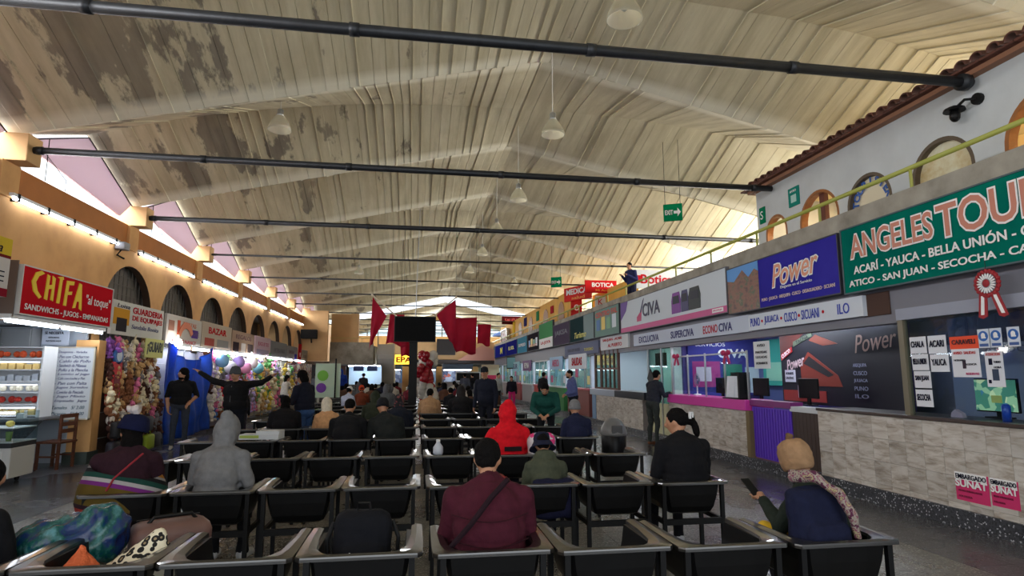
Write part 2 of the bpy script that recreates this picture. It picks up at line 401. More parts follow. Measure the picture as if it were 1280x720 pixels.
def sign(name, label, cat, face, pos, w, h, m, texts=(), rects=(), th=0.08, frame=None, group=None, tilt=0):
    """pos: centre of the bottom edge. texts: (string, u, v, w, h, material[, bold, shear]); rects: (u0, v0, u1, v1, material[, name])"""
    t = thing(name, label, cat, pos, face, group)
    for q in [m] + [r[4] for r in rects]:
        if q.use_nodes and 'Principled BSDF' in q.node_tree.nodes: q.node_tree.nodes['Principled BSDF'].inputs['Specular IOR Level'].default_value = 0.0; q.node_tree.nodes['Principled BSDF'].inputs['Roughness'].default_value = 0.95
    if tilt: t.rotation_euler = (tilt, 0, face)
    part('panel', MB().box(-w / 2, w / 2, 0, th, 0, h), m, t)
    if frame:
        f = MB(); e = 0.018
        f.box(-w / 2 - e, w / 2 + e, -e * .6, th, -e, 0).box(-w / 2 - e, w / 2 + e, -e * .6, th, h, h + e)
        f.box(-w / 2 - e, -w / 2, -e * .6, th, 0, h).box(w / 2, w / 2 + e, -e * .6, th, 0, h)
        part('frame', f, frame, t)
    for i, r in enumerate(rects):
        u0, v0, u1, v1, rm = r[:5]
        part(r[5] if len(r) > 5 else 'printed_patch', MB().box((u0 - .5) * w, (u1 - .5) * w, -0.003 - 0.0006 * i, 0.0, v0 * h, v1 * h), rm, t)
    for s in texts:
        st, u, v, tw, hh, tm = s[:6]
        lettering(st, tm, t, (u - .5) * w, v * h, tw * w if tw else None, hh * h if hh else None, bold=s[6] if len(s) > 6 else 0, shear=s[7] if len(s) > 7 else 0, y=-0.009)
    return t
ORD = ['first', 'second', 'third', 'fourth', 'fifth', 'sixth', 'seventh', 'eighth', 'ninth', 'tenth', 'eleventh', 'twelfth', 'thirteenth', 'fourteenth', 'fifteenth', 'sixteenth', 'seventeenth', 'eighteenth']
# ================================================================ STRUCTURE
YK = [10.05 + 4.17 * k for k in range(-4, 13)]
XC, HALF = 2.2, 8.55
def roof_z(x, y):
    u = min(1.0, abs((x - XC) / HALF))
    zv = 7.32 - 1.97 * u
    zr = 7.34 - 1.14 * u ** 2.3
    t = ((y - 10.05) / 4.17) % 1.0
    t = 1 - abs(2 * t - 1)
    return zv + (zr - zv) * t
def vault_bay(y0, y1, seed, fins=True):
    rnd = random.Random(seed); bm = bmesh.new()
    ys = [y0 + (y1 - y0) * i / 12 for i in range(13)]
    x = XC - HALF; cols = []
    while x < XC + HALF - 0.01:
        w = rnd.uniform(0.16, 0.24); x2 = min(x + w, XC + HALF); o = rnd.uniform(-0.004, 0.004)
        cols.append((x, o)); cols.append((x2, o))
        if rnd.random() < 0.35: cols.append((x2 + 0.001, -0.02)); cols.append((x2 + 0.007, -0.02))
        elif rnd.random() < 0.6: cols.append((x2 + 0.002, 0.03)); cols.append((x2 + 0.007, 0.03))
        x = x2 + 0.008
    grid = []
    for (cxx, o) in cols:
        grid.append([bm.verts.new((cxx, y, roof_z(cxx, y) + o)) for y in ys])
    for a, b in zip(grid, grid[1:]):
        for i in range(12): bm.faces.new((a[i], a[i + 1], b[i + 1], b[i]))
    top = []
    for i in range(25):
        cxx = XC - HALF + 2 * HALF * i / 24
        top.append([bm.verts.new((cxx, y, roof_z(cxx, y) + 0.14)) for y in ys])
    for a, b in zip(top, top[1:]):
        for i in range(12): bm.faces.new((a[i], b[i], b[i + 1], a[i + 1]))
    for g, tt in ((grid[0], top[0]), (grid[-1], top[-1])):
        for i in range(12): bm.faces.new((g[i], g[i + 1], tt[i + 1], tt[i]))
    mb = MB.__new__(MB); mb.bm = bm; return mb
ceiling = tag(obj('ceiling', None), kind='structure')
LITBAY = new_mat('translucent_sheet')
_m, _nt, _b, _x = LITBAY
_t = _nt.nodes.new('ShaderNodeBsdfTranslucent'); _t.inputs[0].default_value = (0.95, 0.97, 1, 1)
_nt.links.new(_t.outputs[0], _nt.nodes['Material Output'].inputs[0]); LITBAY = _m
for k in range(16):
    if k == 12:  # translucent bay added in place of a brightly lit stretch of vault
        bm = bmesh.new(); g = []
        for i in range(25):
            x = XC - HALF + 2 * HALF * i / 24
            g.append([bm.verts.new((x, YK[k] + (YK[k + 1] - YK[k]) * j / 6, roof_z(x, YK[k] + (YK[k + 1] - YK[k]) * j / 6))) for j in range(7)])
        for a, b in zip(g, g[1:]):
            for i in range(6): bm.faces.new((a[i], a[i + 1], b[i + 1], b[i]))
        mb = MB.__new__(MB); mb.bm = bm
        part('bright_vault_bay', mb, LITBAY, ceiling, label='translucent white vault bay added in place of a brightly lit roof strip')
    else:
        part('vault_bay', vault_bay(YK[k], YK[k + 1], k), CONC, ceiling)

# floor: slab, individual tiles near the camera, the rest joined
floor = struct('floor', MB().box(-12, 14, -4, 62, -0.3, -0.012), C(52, 50, 48))
ts = 0.4
tile_me = MB().box(0.002, ts - 0.002, 0.002, ts - 0.002, -0.012, 0.0).mesh('floor_tile', FLOOR)
tile_mb = MB().box(0.002, ts - 0.002, 0.002, ts - 0.002, -0.012, 0.0).mesh('floor_tile', FLOORB)
BX0, BX1 = -4.4, 4.8
far_bm = {0: bmesh.new(), 1: bmesh.new()}
cells = []
for j in range(-6, 148):
    for i in range(-30, 22):
        x = i * ts; y = j * ts
        cells.append((x, y))
near = [c for c in cells if c[1] >= 2.4 and c[1] < 8.0 and -0.75 * c[1] - 0.6 < c[0] < 5.94 and c[0] < 0.95 * c[1] + 0.6]
near.sort(key=lambda c: (c[0] + .2) ** 2 + (c[1] + .2) ** 2)
near = set(near[:296])
for c in cells:
    band = not (BX0 <= c[0] + ts / 2 <= BX1)
    if c in near:
        obj('floor_tile', tile_mb if band else tile_me, floor, (c[0], c[1], 0))
    else:
        bm = far_bm[band]
        v = [bm.verts.new((c[0] + a, c[1] + b, 0)) for a, b in ((0.002, 0.002), (ts - 0.002, 0.002), (ts - 0.002, ts - 0.002), (0.002, ts - 0.002))]
        bm.faces.new(v)
for i, bm in far_bm.items():
    me = bpy.data.meshes.new('floor_tiles_beyond'); bm.to_mesh(me); bm.free(); me.materials.append(FLOORB if i else FLOOR)
    o = obj('dark_border_tiles' if i else 'floor_tiles_beyond', me, floor); o['kind'] = 'stuff'

# ---- left wall with its arcade
AY = [14.35 + 2.76 * j for j in range(8)]
XL = -6.3; AR, AZ, AH, ZB, ZT = 1.13, 2.92, 1.10, 2.25, 4.46
REVEAL = bmesh.new()
def arcade():
    bm = bmesh.new(); T = 0.16
    def quad(*p):
        bm.faces.new([bm.verts.new(q) for q in p])
    def both(y0, z0a, y1, z0b):   # a vertical strip above the curve, front and back
        for x in (XL, XL - T):
            quad((x, y0, z0a), (x, y1, z0b), (x, y1, ZT), (x, y0, ZT))
    prev = 12.9
    for yc in AY:
        both(prev, ZB, yc - AR, ZB)
        pts = [(yc - AR * math.cos(math.pi * i / 20), AZ + AH * math.sin(math.pi * i / 20)) for i in range(21)]
        for (a, b), (c, d) in zip(pts, pts[1:]):
            both(a, b, c, d)
            REVEAL.faces.new([REVEAL.verts.new(q) for q in ((XL, a, b), (XL - T, a, b), (XL - T, c, d), (XL, c, d))])
        for y in (yc - AR, yc + AR): quad((XL, y, ZB), (XL - T, y, ZB), (XL - T, y, AZ), (XL, y, AZ))
        prev = yc + AR
    both(prev, ZB, 60, ZB)
    mb = MB.__new__(MB); mb.bm = bm; return mb
wall_left = tag(obj('wall_left', None), kind='structure')
part('arcade_wall', arcade(), ORANGE, wall_left)
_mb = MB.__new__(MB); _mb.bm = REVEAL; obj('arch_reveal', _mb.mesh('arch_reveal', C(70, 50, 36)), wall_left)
part('upper_wall', MB().box(XL - 0.2, XL, -4, 12.9, 2.5, ZT), ORANGE, wall_left)
part('beam', MB().box(XL - 0.35, XL - 0.02, -4, 35.0, ZT, 4.9), ORANGE_SHADE, wall_left)
part('upper_end_wall', MB().box(XL - 0.35, XL - 0.02, 35.0, 59.6, ZT, 5.35), TAN, wall_left)
for k in range(0, 11):
    y = YK[k]
    o = part('corbel', MB().box(-6.75, -5.98, -0.16, 0.2, 4.9, 5.34, 0.012), TAN, wall_left, loc=(0, y, 0))
    part('pilaster', MB().box(-6.6, XL + 0.04, -0.22, 0.22, 4.36, 4.9, 0.01), ORANGE, wall_left, loc=(0, y, 0))
# pillars between arches run to the ground behind the stalls
for j, yc in enumerate(AY):
    part('arcade_pillar', MB().box(XL - 0.2, XL - 0.02, -0.22, 0.22, 0, ZB + 0.02), ORANGE, wall_left, loc=(0, yc + 1.38, 0))
part('stall_back_wall', MB().box(-8.9, -8.7, -4, 24, 0, 4.4).box(-8.9, -8.7, 24, 62, 0, 2.8).box(-8.9, -8.7, 24, 62, 3.7, 4.4), C(84, 80, 80), wall_left)
part('stall_soffit', MB().box(-8.9, XL - 0.36, -4, 62, 4.4, 4.5), C(70, 68, 68), wall_left)
# grey mesh screens inside the near arches
for j in range(4):
    mbs = MB()
    for i in range(12): mbs.box(-0.01, 0.01, -1.12 + i * 0.2, -1.11 + i * 0.2, 2.3, 4.0)
    for i in range(8): mbs.box(-0.01, 0.01, -1.12, 1.12, 2.4 + i * 0.2, 2.41 + i * 0.2)
    mbs.box(-0.1, -0.08, -1.35, 1.35, 2.2, 4.2)
    part('arch_screen', mbs, C(112, 106, 100), wall_left, loc=(-6.5, AY[j], 0))
# clerestory gables: pinkish sheet over a white open strip
PINK = mat('pinkish_polycarbonate', (226, 206, 216), 0.5)
_nt = PINK.node_tree; _t = _nt.nodes.new('ShaderNodeBsdfTranslucent'); _t.inputs[0].default_value = (0.62, 0.52, 0.58, 1); _mx = _nt.nodes.new('ShaderNodeMixShader'); _mx.inputs[0].default_value = 0.22
_nt.links.new(_nt.nodes['Principled BSDF'].outputs[0], _mx.inputs[1]); _nt.links.new(_t.outputs[0], _mx.inputs[2]); _nt.links.new(_mx.outputs[0], _nt.nodes['Material Output'].inputs[0])
for k in range(3, 11):
    y0, y1 = YK[k], YK[k + 1]; ym = (y0 + y1) / 2
    bm = bmesh.new()
    f = [(y0 + 0.15, 5.36), (ym, 6.16), (y1 - 0.15, 5.36), (y1 - 0.6, 5.0)]
    ra = [bm.verts.new((-6.32, a, b)) for a, b in f]; rb = [bm.verts.new((-6.35, a, b)) for a, b in f]
    bm.faces.new(ra); bm.faces.new(rb[::-1])
    for i in range(4): bm.faces.new((ra[i], ra[(i + 1) % 4], rb[(i + 1) % 4], rb[i]))
    mb = MB.__new__(MB); mb.bm = bm
    part('gable_sheet', mb, PINK, wall_left)
    g = MB()
    g.tube([(-6.3, y0 + 0.15, 5.34), (-6.3, ym, 6.15), (-6.3, y1 - 0.15, 5.34)], 0.012, 5).tube([(-6.3, y0 + 0.9, 4.9), (-6.3, y0 + 0.9, 5.66)], 0.008, 4).tube([(-6.3, y0 + 0.5, 5.5), (-6.3, y0 + 1.5, 5.1), (-6.3, y0 + 1.5, 4.9)], 0.007, 4)
    part('gable_frame', g, FRAMEB, wall_left)

# ---- rods, lamps on the left wall
n = 0
for k in range(3, 15):
    y = YK[k]; x1 = 6.55 if y < 11 else 10.6
    if k == 3: continue
    x0 = -5.98 if k < 11 else -6.4
    r = 0.055 if k < 6 else 0.03
    mb = MB().tube([(x0, y, 5.12), (x1, y, 5.12)], r, 10)
    t = thing('tie_rod', 'dark iron tie rod spanning the hall under the vault, %s back from the camera' % ORD[k - 3], 'tie rod', (0, 0, 0))
    part('pipe', mb, RODM, t, True)
    cb = MB()
    for x in [v for v in (-5.9, -3.5, -1.2, 1.4, 3.9, 6.2, 8.6) if v < x1]: cb.tube([(x - 0.05, y, 5.12), (x + 0.05, y, 5.12)], r * 1.18, 10)
    part('coupling', cb, RODM, t, True)
y = YK[3]
t = thing('tie_rod', 'thickest dark iron tie rod, nearest the camera along the top of the view', 'tie rod')
part('pipe', MB().tube([(-5.98, y, 5.14), (6.55, y, 5.14)], 0.06, 12), RODM, t, True)
cb = MB()
for x in (-3.2, -0.7, 1.8, 4.2, 6.45): cb.tube([(x - 0.05, y, 5.14), (x + 0.05, y, 5.14)], 0.07 if x < 6 else 0.1, 12)
part('coupling', cb, RODM, t, True)
for k in range(4, 10):
    y0 = YK[k] + 0.2 if k > 4 else YK[k]
    t = thing('strip_light', 'white fluorescent batten under the orange beam, %s from the camera' % ORD[k - 4], 'strip light', (XL + 0.06, y0, 4.3), 0, None)
    part('housing', MB().box(-0.05, 0.05, 0, 3.4, 0.08, 0.13), WHITE, t)
    part('tube', MB().tube([(0.03, 0.05, 0.05), (0.03, 3.35, 0.05)], 0.03, 8), BATTEN, t)
    br = MB()
    for i in range(5): br.box(-0.06, 0.06, 0.1 + i * 0.78, 0.15 + i * 0.78, 0.02, 0.14)
    part('bracket', br, FRAMEB, t)
t = thing('conduit_box', 'grey junction fitting with dangling cables at the end of the nearest batten light', 'fitting', (XL + 0.1, 13.55, 4.25))
part('box', MB().box(-0.08, 0.12, -0.12, 0.12, 0.0, 0.16, 0.02), C(150, 150, 156), t)
part('arm', MB().tube([(0, 0, 0), (-0.05, -0.05, -0.12), (0, 0.15, -0.16)], 0.02, 6), FRAMEB, t)

# ---- end wall, far window band
ew = struct('wall_end', MB().box(-12, 20, 59.6, 60, 0, 5.35).box(-12, 20, 59.6, 60, 6.9, 9), TAN)
wf = MB()
for i in range(7): wf.box(-12, 20, 59.6, 59.7, 5.5 + i * 0.22, 5.54 + i * 0.22)
for i in range(14): wf.box(-12 + i * 2.4, -11.9 + i * 2.4, 59.58, 59.72, 5.35, 6.9)
w1 = struct('window_1', wf, C(120, 116, 108))
part('pane', MB().box(-12, 20, 59.8, 59.82, 5.35, 6.9), GLASS, w1)

# ---- left block and concrete gallery far down the hall
blk = struct('wall_far_left', MB().box(-8.7, -4.95, 34.9, 35.2, 2.4, 5.2).box(-5.0, -3.75, 36.6, 36.8, 3.5, 5.2).box(-3.85, -3.4, 36.3, 36.8, 3.3, 5.2), TAN)
part('gallery_parapet', MB().box(-4.95, -2.5, 36.0, 36.3, 2.25, 3.5), SLAB, blk)
part('gallery_floor', MB().box(-6.3, -2.5, 36.3, 40, 2.2, 2.4), SLAB, blk)
part('gallery_side', MB().box(-2.6, -2.4, 36.3, 44, 2.25, 3.3), SLAB, blk)
part('back_panel', MB().box(-8.7, -2.5, 40, 40.2, 0, 2.4), C(92, 86, 84), blk)
g = MB().tube([(-4.95, 36.1, 3.75), (-2.5, 36.1, 3.75)], 0.03, 6)
for i in range(5): g.tube([(-4.9 + i * 0.58, 36.1, 3.5), (-4.9 + i * 0.58, 36.1, 3.75)], 0.02, 6)
part('gallery_rail', g, C(196, 172, 110), blk)
t = thing('staircase', 'pale staircase rising at the far end beside the concrete gallery', 'stairs', (-1.9, 38, 0))
st = MB()
for i in range(14): st.box(-0.5, 0.5, i * 0.3, i * 0.3 + 0.3, max(0, 0.0 + (13 - i) * 0.25 - 0.4), 0.25 * (14 - i))
part('flight', st, C(170, 160, 146), t)
g = MB()
for sx in (-0.5, 0.5):
    g.tube([(sx, 0.1, 4.3), (sx, 4.1, 0.95)], 0.03, 6)
    for i in range(8): g.tube([(sx, 0.15 + i * 0.55, 4.25 - i * 0.46), (sx, 0.15 + i * 0.55, 3.4 - i * 0.46)], 0.015, 5)
part('handrail', g, C(210, 206, 196), t)

# mezzanine far in the middle
mz = struct('wall_far_mezzanine', MB().box(-2.0, 5.9, 46, 46.4, 2.55, 4.1), TAN)
part('mezzanine_floor', MB().box(-2.0, 5.9, 46, 59, 2.4, 2.56), SLAB, mz)
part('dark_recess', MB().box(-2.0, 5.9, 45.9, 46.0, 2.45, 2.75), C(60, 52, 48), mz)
pm = MB().poly([(3.1, 2.7), (5.9, 2.7), (5.9, 3.5), (4.9, 3.85)], 0.3)
pm.move(Matrix.Translation((0, 45.6, 0)))
part('stair_flank', pm, C(196, 140, 122), mz)
part('grille', MB().box(1.5, 2.9, 45.7, 45.9, 3.1, 4.3), C(48, 44, 44), mz)

# ---- right side: slab, parapet, plinth, back walls
wr = struct('wall_right', MB().box(8.6, 8.8, -4, 60, 0, 3.4), C(96, 98, 112))
part('balcony_parapet', MB().box(5.94, 6.08, -4, 59.5, 3.58, 3.92), SLAB, wr)
part('balcony_slab', MB().box(5.98, 11, -4, 59.5, 3.3, 3.62), C(126, 128, 138), wr)
part('plinth', MB().box(5.9, 6.15, -4, 59.5, 0, 0.19), PLINTH, wr)
part('shop_floor', MB().box(6.1, 8.6, -4, 59.5, 0, 0.1), C(90, 88, 86), wr)
part('fascia_beam', MB().box(6.02, 6.2, -4, 59.5, 2.3, 3.4), C(120, 120, 130), wr)
upr = struct('wall_upper_right', MB().box(10.75, 10.95, -4, 60, 3.5, 4.6), C(190, 170, 130))
# partitions between the shops
for yy in (13.68, 20.0, 23.6, 27, 30.5, 34, 38, 42, 46, 50, 54):
    part('partition', MB().box(6.3, 8.6, -0.04, 0.04, 0.1, 3.3), C(84, 78, 150) if yy < 14 else C(196, 206, 212), wr, loc=(0, yy, 0))

# upstairs house with arched openings
XH = 6.6
def house_wall():
    bm = bmesh.new(); T = 0.13; z0, z1 = 3.4, 5.26
    def quad(*p): bm.faces.new([bm.verts.new(q) for q in p])
    def both(y0, a, y1, b, zz=None):
        for x in (XH, XH + T): quad((x, y0, a), (x, y1, b), (x, y1, z1), (x, y0, z1))
    prev = 0.5
    for yc, r, zs in HA:
        both(prev, z0, yc - r, z0)
        pts = [(yc - r * math.cos(math.pi * i / 20), zs + r * math.sin(math.pi * i / 20)) for i in range(21)]
        for (a, b), (c, d) in zip(pts, pts[1:]):
            both(a, b, c, d); quad((XH, a, b), (XH + T, a, b), (XH + T, c, d), (XH, c, d))
        for y in (yc - r, yc + r): quad((XH, y, z0), (XH + T, y, z0), (XH + T, y, zs), (XH, y, zs))
        prev = yc + r
    both(prev, z0, 10.65, z0)
    quad((XH, 10.65, z0), (XH + T + 3.6, 10.65, z0), (XH + T + 3.6, 10.65, z1), (XH, 10.65, z1))
    mb = MB.__new__(MB); mb.bm = bm; return mb
HA = [(3.3, 0.62, 4.2), (5.05, 0.56, 4.2), (6.45, 0.47, 4.2), (7.72, 0.45, 4.18), (8.85, 0.50, 4.22), (10.05, 0.34, 4.28)]
hw = struct('wall_upper_house', house_wall(), WHITEW)
part('room_ceiling', MB().box(XH + 0.3, 10.6, 0.5, 10.6, 5.1, 5.2), C(214, 196, 150), hw)
part('room_back', MB().box(8.6, 8.7, 0.5, 10.6, 3.4, 5.2), C(226, 196, 140), hw)
for i, y in enumerate((3, 6.2, 9.2)):  # ceiling panels added to brighten the room behind the arched windows
    t = thing('added_room_light', 'added warm ceiling panel brightening the upstairs white house, %s' % ['near end', 'middle', 'far end'][i], 'light', (7.7, y, 4.98)); part('diffuser', MB().box(-.25, .25, -.5, .5, 0, .04), mat('warm_panel', (255, 232, 190), .4, emit=30), t); part('rim', MB().box(-.28, .28, -.53, .53, .03, .08), WHITE, t)
WF = mat('varnished_window_frame', (150, 92, 44), 0.4, nscale=10)
for i, (yc, r, zs) in enumerate(HA):
    t = thing('arched_window', 'arched window in the white upstairs wall, %s' % ['above the near end of the green sign', 'cut by the right edge of the view', 'with a faded poster on its pane', 'with blue arched lettering on its pane', 'with a brown vertical mullion', 'smallest, at the far corner of the white wall'][i], 'window', (XH, yc, 3.4))
    f = MB()
    for rr, x0, x1, in ((r, 0.0, 0.12),):
        rings = []
        for (dr, dx) in ((0, x0), (0, x1), (-0.05, x1), (-0.05, x0)):
            rings.append([(dx, -(rr + dr) * math.cos(math.pi * j / 20), zs - 3.4 + (rr + dr) * math.sin(math.pi * j / 20)) for j in range(21)])
        for a, b in zip(rings, rings[1:] + rings[:1]): f.rings([a, b], cap=False, closed=False)
        f.box(x0, x1, -rr, -rr + 0.05, 0, zs - 3.4).box(x0, x1, rr - 0.05, rr, 0, zs - 3.4)
    part('frame', f, WF if i in (1, 4, 5) else C(92, 78, 62), t)
    if i == 4: part('mullion', MB().box(0.08, 0.16, -0.06, 0.06, 0, zs - 3.4 + r), C(96, 48, 34), t)
    if i in (2, 3):
        part('pane', MB().poly([(r * .96 * math.cos(math.pi * q / 16), zs - 3.4 + r * .96 * math.sin(math.pi * q / 16)) for q in range(17)] + [(-r * .96, 0), (r * .96, 0)], .02).move(Matrix.Translation((.1, 0, 0)) @ Matrix.Rotation(R(90), 4, 'Z')), mk_blotch('faded_poster_%d' % i, [(0.35, (196, 170, 120)), (0.5, (216, 206, 170)), (0.65, (226, 226, 206))], 3) if i == 2 else C(226, 214, 186), t)
        if i == 3:
            txtb = C(50, 96, 176)
            for q, ch in enumerate('TOURISTEK'):
                a = math.pi * (0.04 + 0.92 * q / 8); rr = r * 0.74
                o = obj('lettering', text_mesh(ch, txtb, h=0.13, bold=0.03), t, (0.055, rr * math.cos(a), zs - 3.4 + rr * math.sin(a)))
                o.rotation_euler = (0, 0, R(-90)); o.rotation_euler = Matrix.Rotation(R(-90), 3, 'Z').to_4x4().to_3x3().to_euler()
                o.matrix_local = Matrix.Translation((0.055, rr * math.cos(a), zs - 3.4 + rr * math.sin(a))) @ Matrix.Rotation(R(-90), 4, 'Z') @ Matrix.Rotation(math.pi / 2 - a if True else 0, 4, 'Y').inverted()
# clay tile eave
ev = thing('tiled_eave', 'row of dark clay roof tiles along the top of the white upstairs wall', 'roof tiles', (XH, 0, 5.24))
part('eave_board', MB().box(-0.12, 0.3, 1.0, 10.75, -0.04, 0.02), C(150, 104, 78), ev)
def clay(r=0.085):
    rings = []
    for x in (-0.30, 0.32):
        z0 = 0.05 + (x + 0.3) * 0.18; k = 1.0 if x < 0 else 0.85
        outer = [(x, r * k * math.cos(math.pi * j / 8), z0 + r * k * math.sin(math.pi * j / 8)) for j in range(9)]
        inner = [(x, (r - 0.018) * k * math.cos(math.pi * j / 8), z0 + (r - 0.018) * k * math.sin(math.pi * j / 8)) for j in range(8, -1, -1)]
        rings.append(outer + inner)
    return MB().rings(rings)
CLAY = mat('clay_tile', (92, 52, 40), 0.8, nscale=12, namt=0.2, rnd=0.2)
ct = clay().mesh('clay_tile', CLAY)
cg = MB().box(-0.26, 0.3, -0.1, 0.1, 0.02, 0.045).mesh('clay_pan_tile', CLAY)
for i in range(46):
    y = 1.2 + i * 0.21
    obj('clay_tile', ct, ev, (0.05, y, 0.0)); obj('clay_pan_tile', cg, ev, (0.05, y + 0.105, 0.0))
# rail along the gallery
t = thing('gallery_railing', 'long olive green handrail on posts along the upstairs gallery', 'railing', (6.01, 0, 3.92))
part('handrail', MB().tube([(0, -2, 0.27), (0, 58, 0.27)], 0.032, 8), RAILM, t, True)
pm = MB().tube([(0, 0, -0.02), (0, 0, 0.26)], 0.02, 6).mesh('post', RAILM)
for i in range(34): obj('post', pm, t, (0, 1.15 + i * 1.72, 0))
# ================================================================ RIGHT SHOPS
XR = 5.94
tile_mesh = {}
def tile_wall(parent, y0, y1, z0, z1, wdt=0.265, rows=3):
    """travertine tiles set on the counter front, each one a part; last course is a thin strip"""
    n = round((y1 - y0) / wdt); w = (y1 - y0) / n
    hs = [(z1 - z0 - 0.065) / rows] * rows; z = z1
    courses = []
    for h in hs: courses.append((z - h, h)); z -= h
    courses.append((z0, 0.065))
    for zz, h in courses:
        key = (round(w, 4), round(h, 4))
        if key not in tile_mesh:
            tile_mesh[key] = MB().box(-0.012, 0, 0.0015, w - 0.0015, 0.0015, h - 0.0015).mesh('wall_tile', TRAV)
        for i in range(n):
            obj('wall_tile', tile_mesh[key], parent, (XR - parent.location.x + random.uniform(-.001, .001), y0 + i * w - parent.location.y, zz))
# --- near counter
t = thing('tiled_counter', 'long travertine-tiled ticket counter under the big green sign, torn pink stickers on it', 'counter', (6.1, 5, 0))
part('counter_body', MB().box(-0.16, 0.3, -3.0, 3.3, 0.19, 1.12), C(120, 112, 104), t)
part('counter_top', MB().box(-0.2, 0.45, -3.0, 3.3, 1.12, 1.16, 0.006), C(66, 54, 50, 0.3), t)
tile_wall(t, 2.65, 8.3, 0.19, 1.115)
PINKST = C(206, 62, 112)
def sticker(y, z, w, h, label):
    o = sign('torn_sticker', label, 'sticker', FACE_R, (XR - 0.014, y, z), w, h, PINKST, [
        ('EMBARGADO', .5, .86, .9, .17, INK, .01), ('SUNAT', .5, .62, .95, .26, CWHITE, .03), ('BIENES EMBARGADOS', .45, .36, .7, .07, C(120, 20, 60)), ('POR DEUDA', .3, .16, .4, .07, C(120, 20, 60))],
        [(0, .74, .95, 1.0, CWHITE)], th=0.002)
    return o
sticker(5.83, 0.29, 0.4, 0.30, 'torn pink tax-seizure sticker on the tiled counter, left of the pair')
sticker(5.46, 0.31, 0.30, 0.28, 'ragged pink tax-seizure sticker second along the tiled counter')
sticker(5.10, 0.31, 0.30, 0.28, 'ragged pink tax-seizure sticker at the right edge of the view')
# glass front
t = thing('glass_screen', 'clear glass screen above the near tiled counter with notices stuck on it', 'glass screen', (6.0, 5, 1.16))
part('pane', MB().box(-0.005, 0.005, -2.9, -0.6, 0, 1.16), GLASS, t); part('pane', MB().box(-0.005, 0.005, -0.58, 1.6, 0, 1.16), GLASS, t)
part('corner_post', MB().box(-0.04, 0.03, 1.6, 1.68, 0, 1.24), C(112, 104, 84, 0.4), t)
part('header', MB().box(-0.05, 0.05, -3, 1.68, 1.16, 1.3), C(150, 154, 170), t)
part('etched_panel', MB().box(0.006, 0.008, -2.9, 1.58, 0.82, 1.15), mk_glass('frosted_film', (176, 190, 214), 0.05, 0.4), t)
o = lettering('ANGELES TOURS', C(120, 128, 152), t, 0, 0, 3.6, 0.2); o.matrix_local = Matrix.Translation((0.01, -0.6, 1.03)) @ Matrix.Rotation(R(90), 4, 'Z')
o = lettering('ACARI - YAUCA - BELLA UNION - CHALA', C(70, 78, 110), t, 0, 0, 3.0, 0.1); o.matrix_local = Matrix.Translation((0.01, -0.6, .86)) @ Matrix.Rotation(R(90), 4, 'Z')
o = lettering('ATICO - SAN JUAN - SECOCHA', C(70, 78, 110), t, 0, 0, 2.4, 0.09); o.matrix_local = Matrix.Translation((0.01, -0.6, .74)) @ Matrix.Rotation(R(90), 4, 'Z')
def notice(s, y, z, w, h, label, m=None, tm=None, extra=(), rects=()):
    return sign('paper_notice', label, 'notice', FACE_R, (5.985, y, z), w, h, m or C(222, 224, 232), ([(s, .5, .55, .8, .38, tm or INK, .02)] if s else []) + list(extra), rects, th=0.003)
gx = lambda px: None
notice('CHALA', 6.42, 1.90, 0.24, 0.20, 'white notice reading CHALA on the glass, top left')
notice('ACARI', 6.15, 1.89, 0.25, 0.21, 'white notice reading ACARI on the glass, right of CHALA')
notice('BELLA UNION', 6.41, 1.70, 0.24, 0.19, 'white notice reading BELLA UNION below CHALA')
notice('YAUCA', 6.14, 1.68, 0.25, 0.20, 'white notice reading YAUCA below ACARI')
notice('SAN JUAN', 6.40, 1.49, 0.24, 0.20, 'white notice reading SAN JUAN')
notice('SECOCHA', 6.40, 1.27, 0.24, 0.20, 'white notice reading SECOCHA, lowest of the column')
notice('CARAVELI', 5.80, 1.93, 0.36, 0.14, 'orange-red notice reading CARAVELI', C(236, 92, 66), C(60, 20, 30))
notice('', 5.80, 1.62, 0.34, 0.31, 'crowded white timetable sheet below the orange notice', extra=[('AVISO  SALIDAS', .5, .86, .8, .1, RED), ('HORARIO', .3, .6, .4, .07, INK), ('AGENCIA', .7, .45, .4, .07, INK), ('RESERVAS', .72, .12, .45, .08, C(200, 40, 110))], rects=[(.38, .3, .5, .6, C(70, 60, 70))])
for i, (y, lab) in enumerate([(5.56, 'leftmost'), (5.42, 'second'), (5.23, 'third'), (5.03, 'rightmost')]):
    q = thing('safety_pictogram', 'blue round safety pictogram on a white card, %s of four' % lab, 'pictogram', (5.985, y, 1.93), FACE_R)
    part('card', MB().box(-0.065, 0.065, 0, 0.003, 0, 0.2), C(206, 214, 226), q)
    part('disc', MB().rings([[(0.055 * math.cos(2 * math.pi * a / 20), yy, 0.125 + 0.055 * math.sin(2 * math.pi * a / 20)) for a in range(20)] for yy in (-0.003, 0)]), C(30, 92, 170), q)
    part('symbol', MB().ell((0, -0.003, 0.13), (0.025, 0.003, 0.03)).box(-0.02, 0.03, -0.006, -0.003, 0.10, 0.115), CWHITE, q)
    part('caption', MB().box(-0.05, 0.05, -0.002, 0, 0.015, 0.045), C(60, 90, 150), q)
notice('', 5.47, 1.52, 0.2, 0.37, 'white information sheet with a red heading below the blue pictograms', extra=[('ATENCION', .5, .92, .8, .08, C(190, 40, 50)), ('TURNO', .7, .7, .4, .06, INK), ('HORA', .7, .55, .4, .06, INK)], rects=[(.2, .62, .4, .8, INK), (.35, .18, .7, .5, C(70, 80, 100)), (.1, .1, .25, .2, INK)])
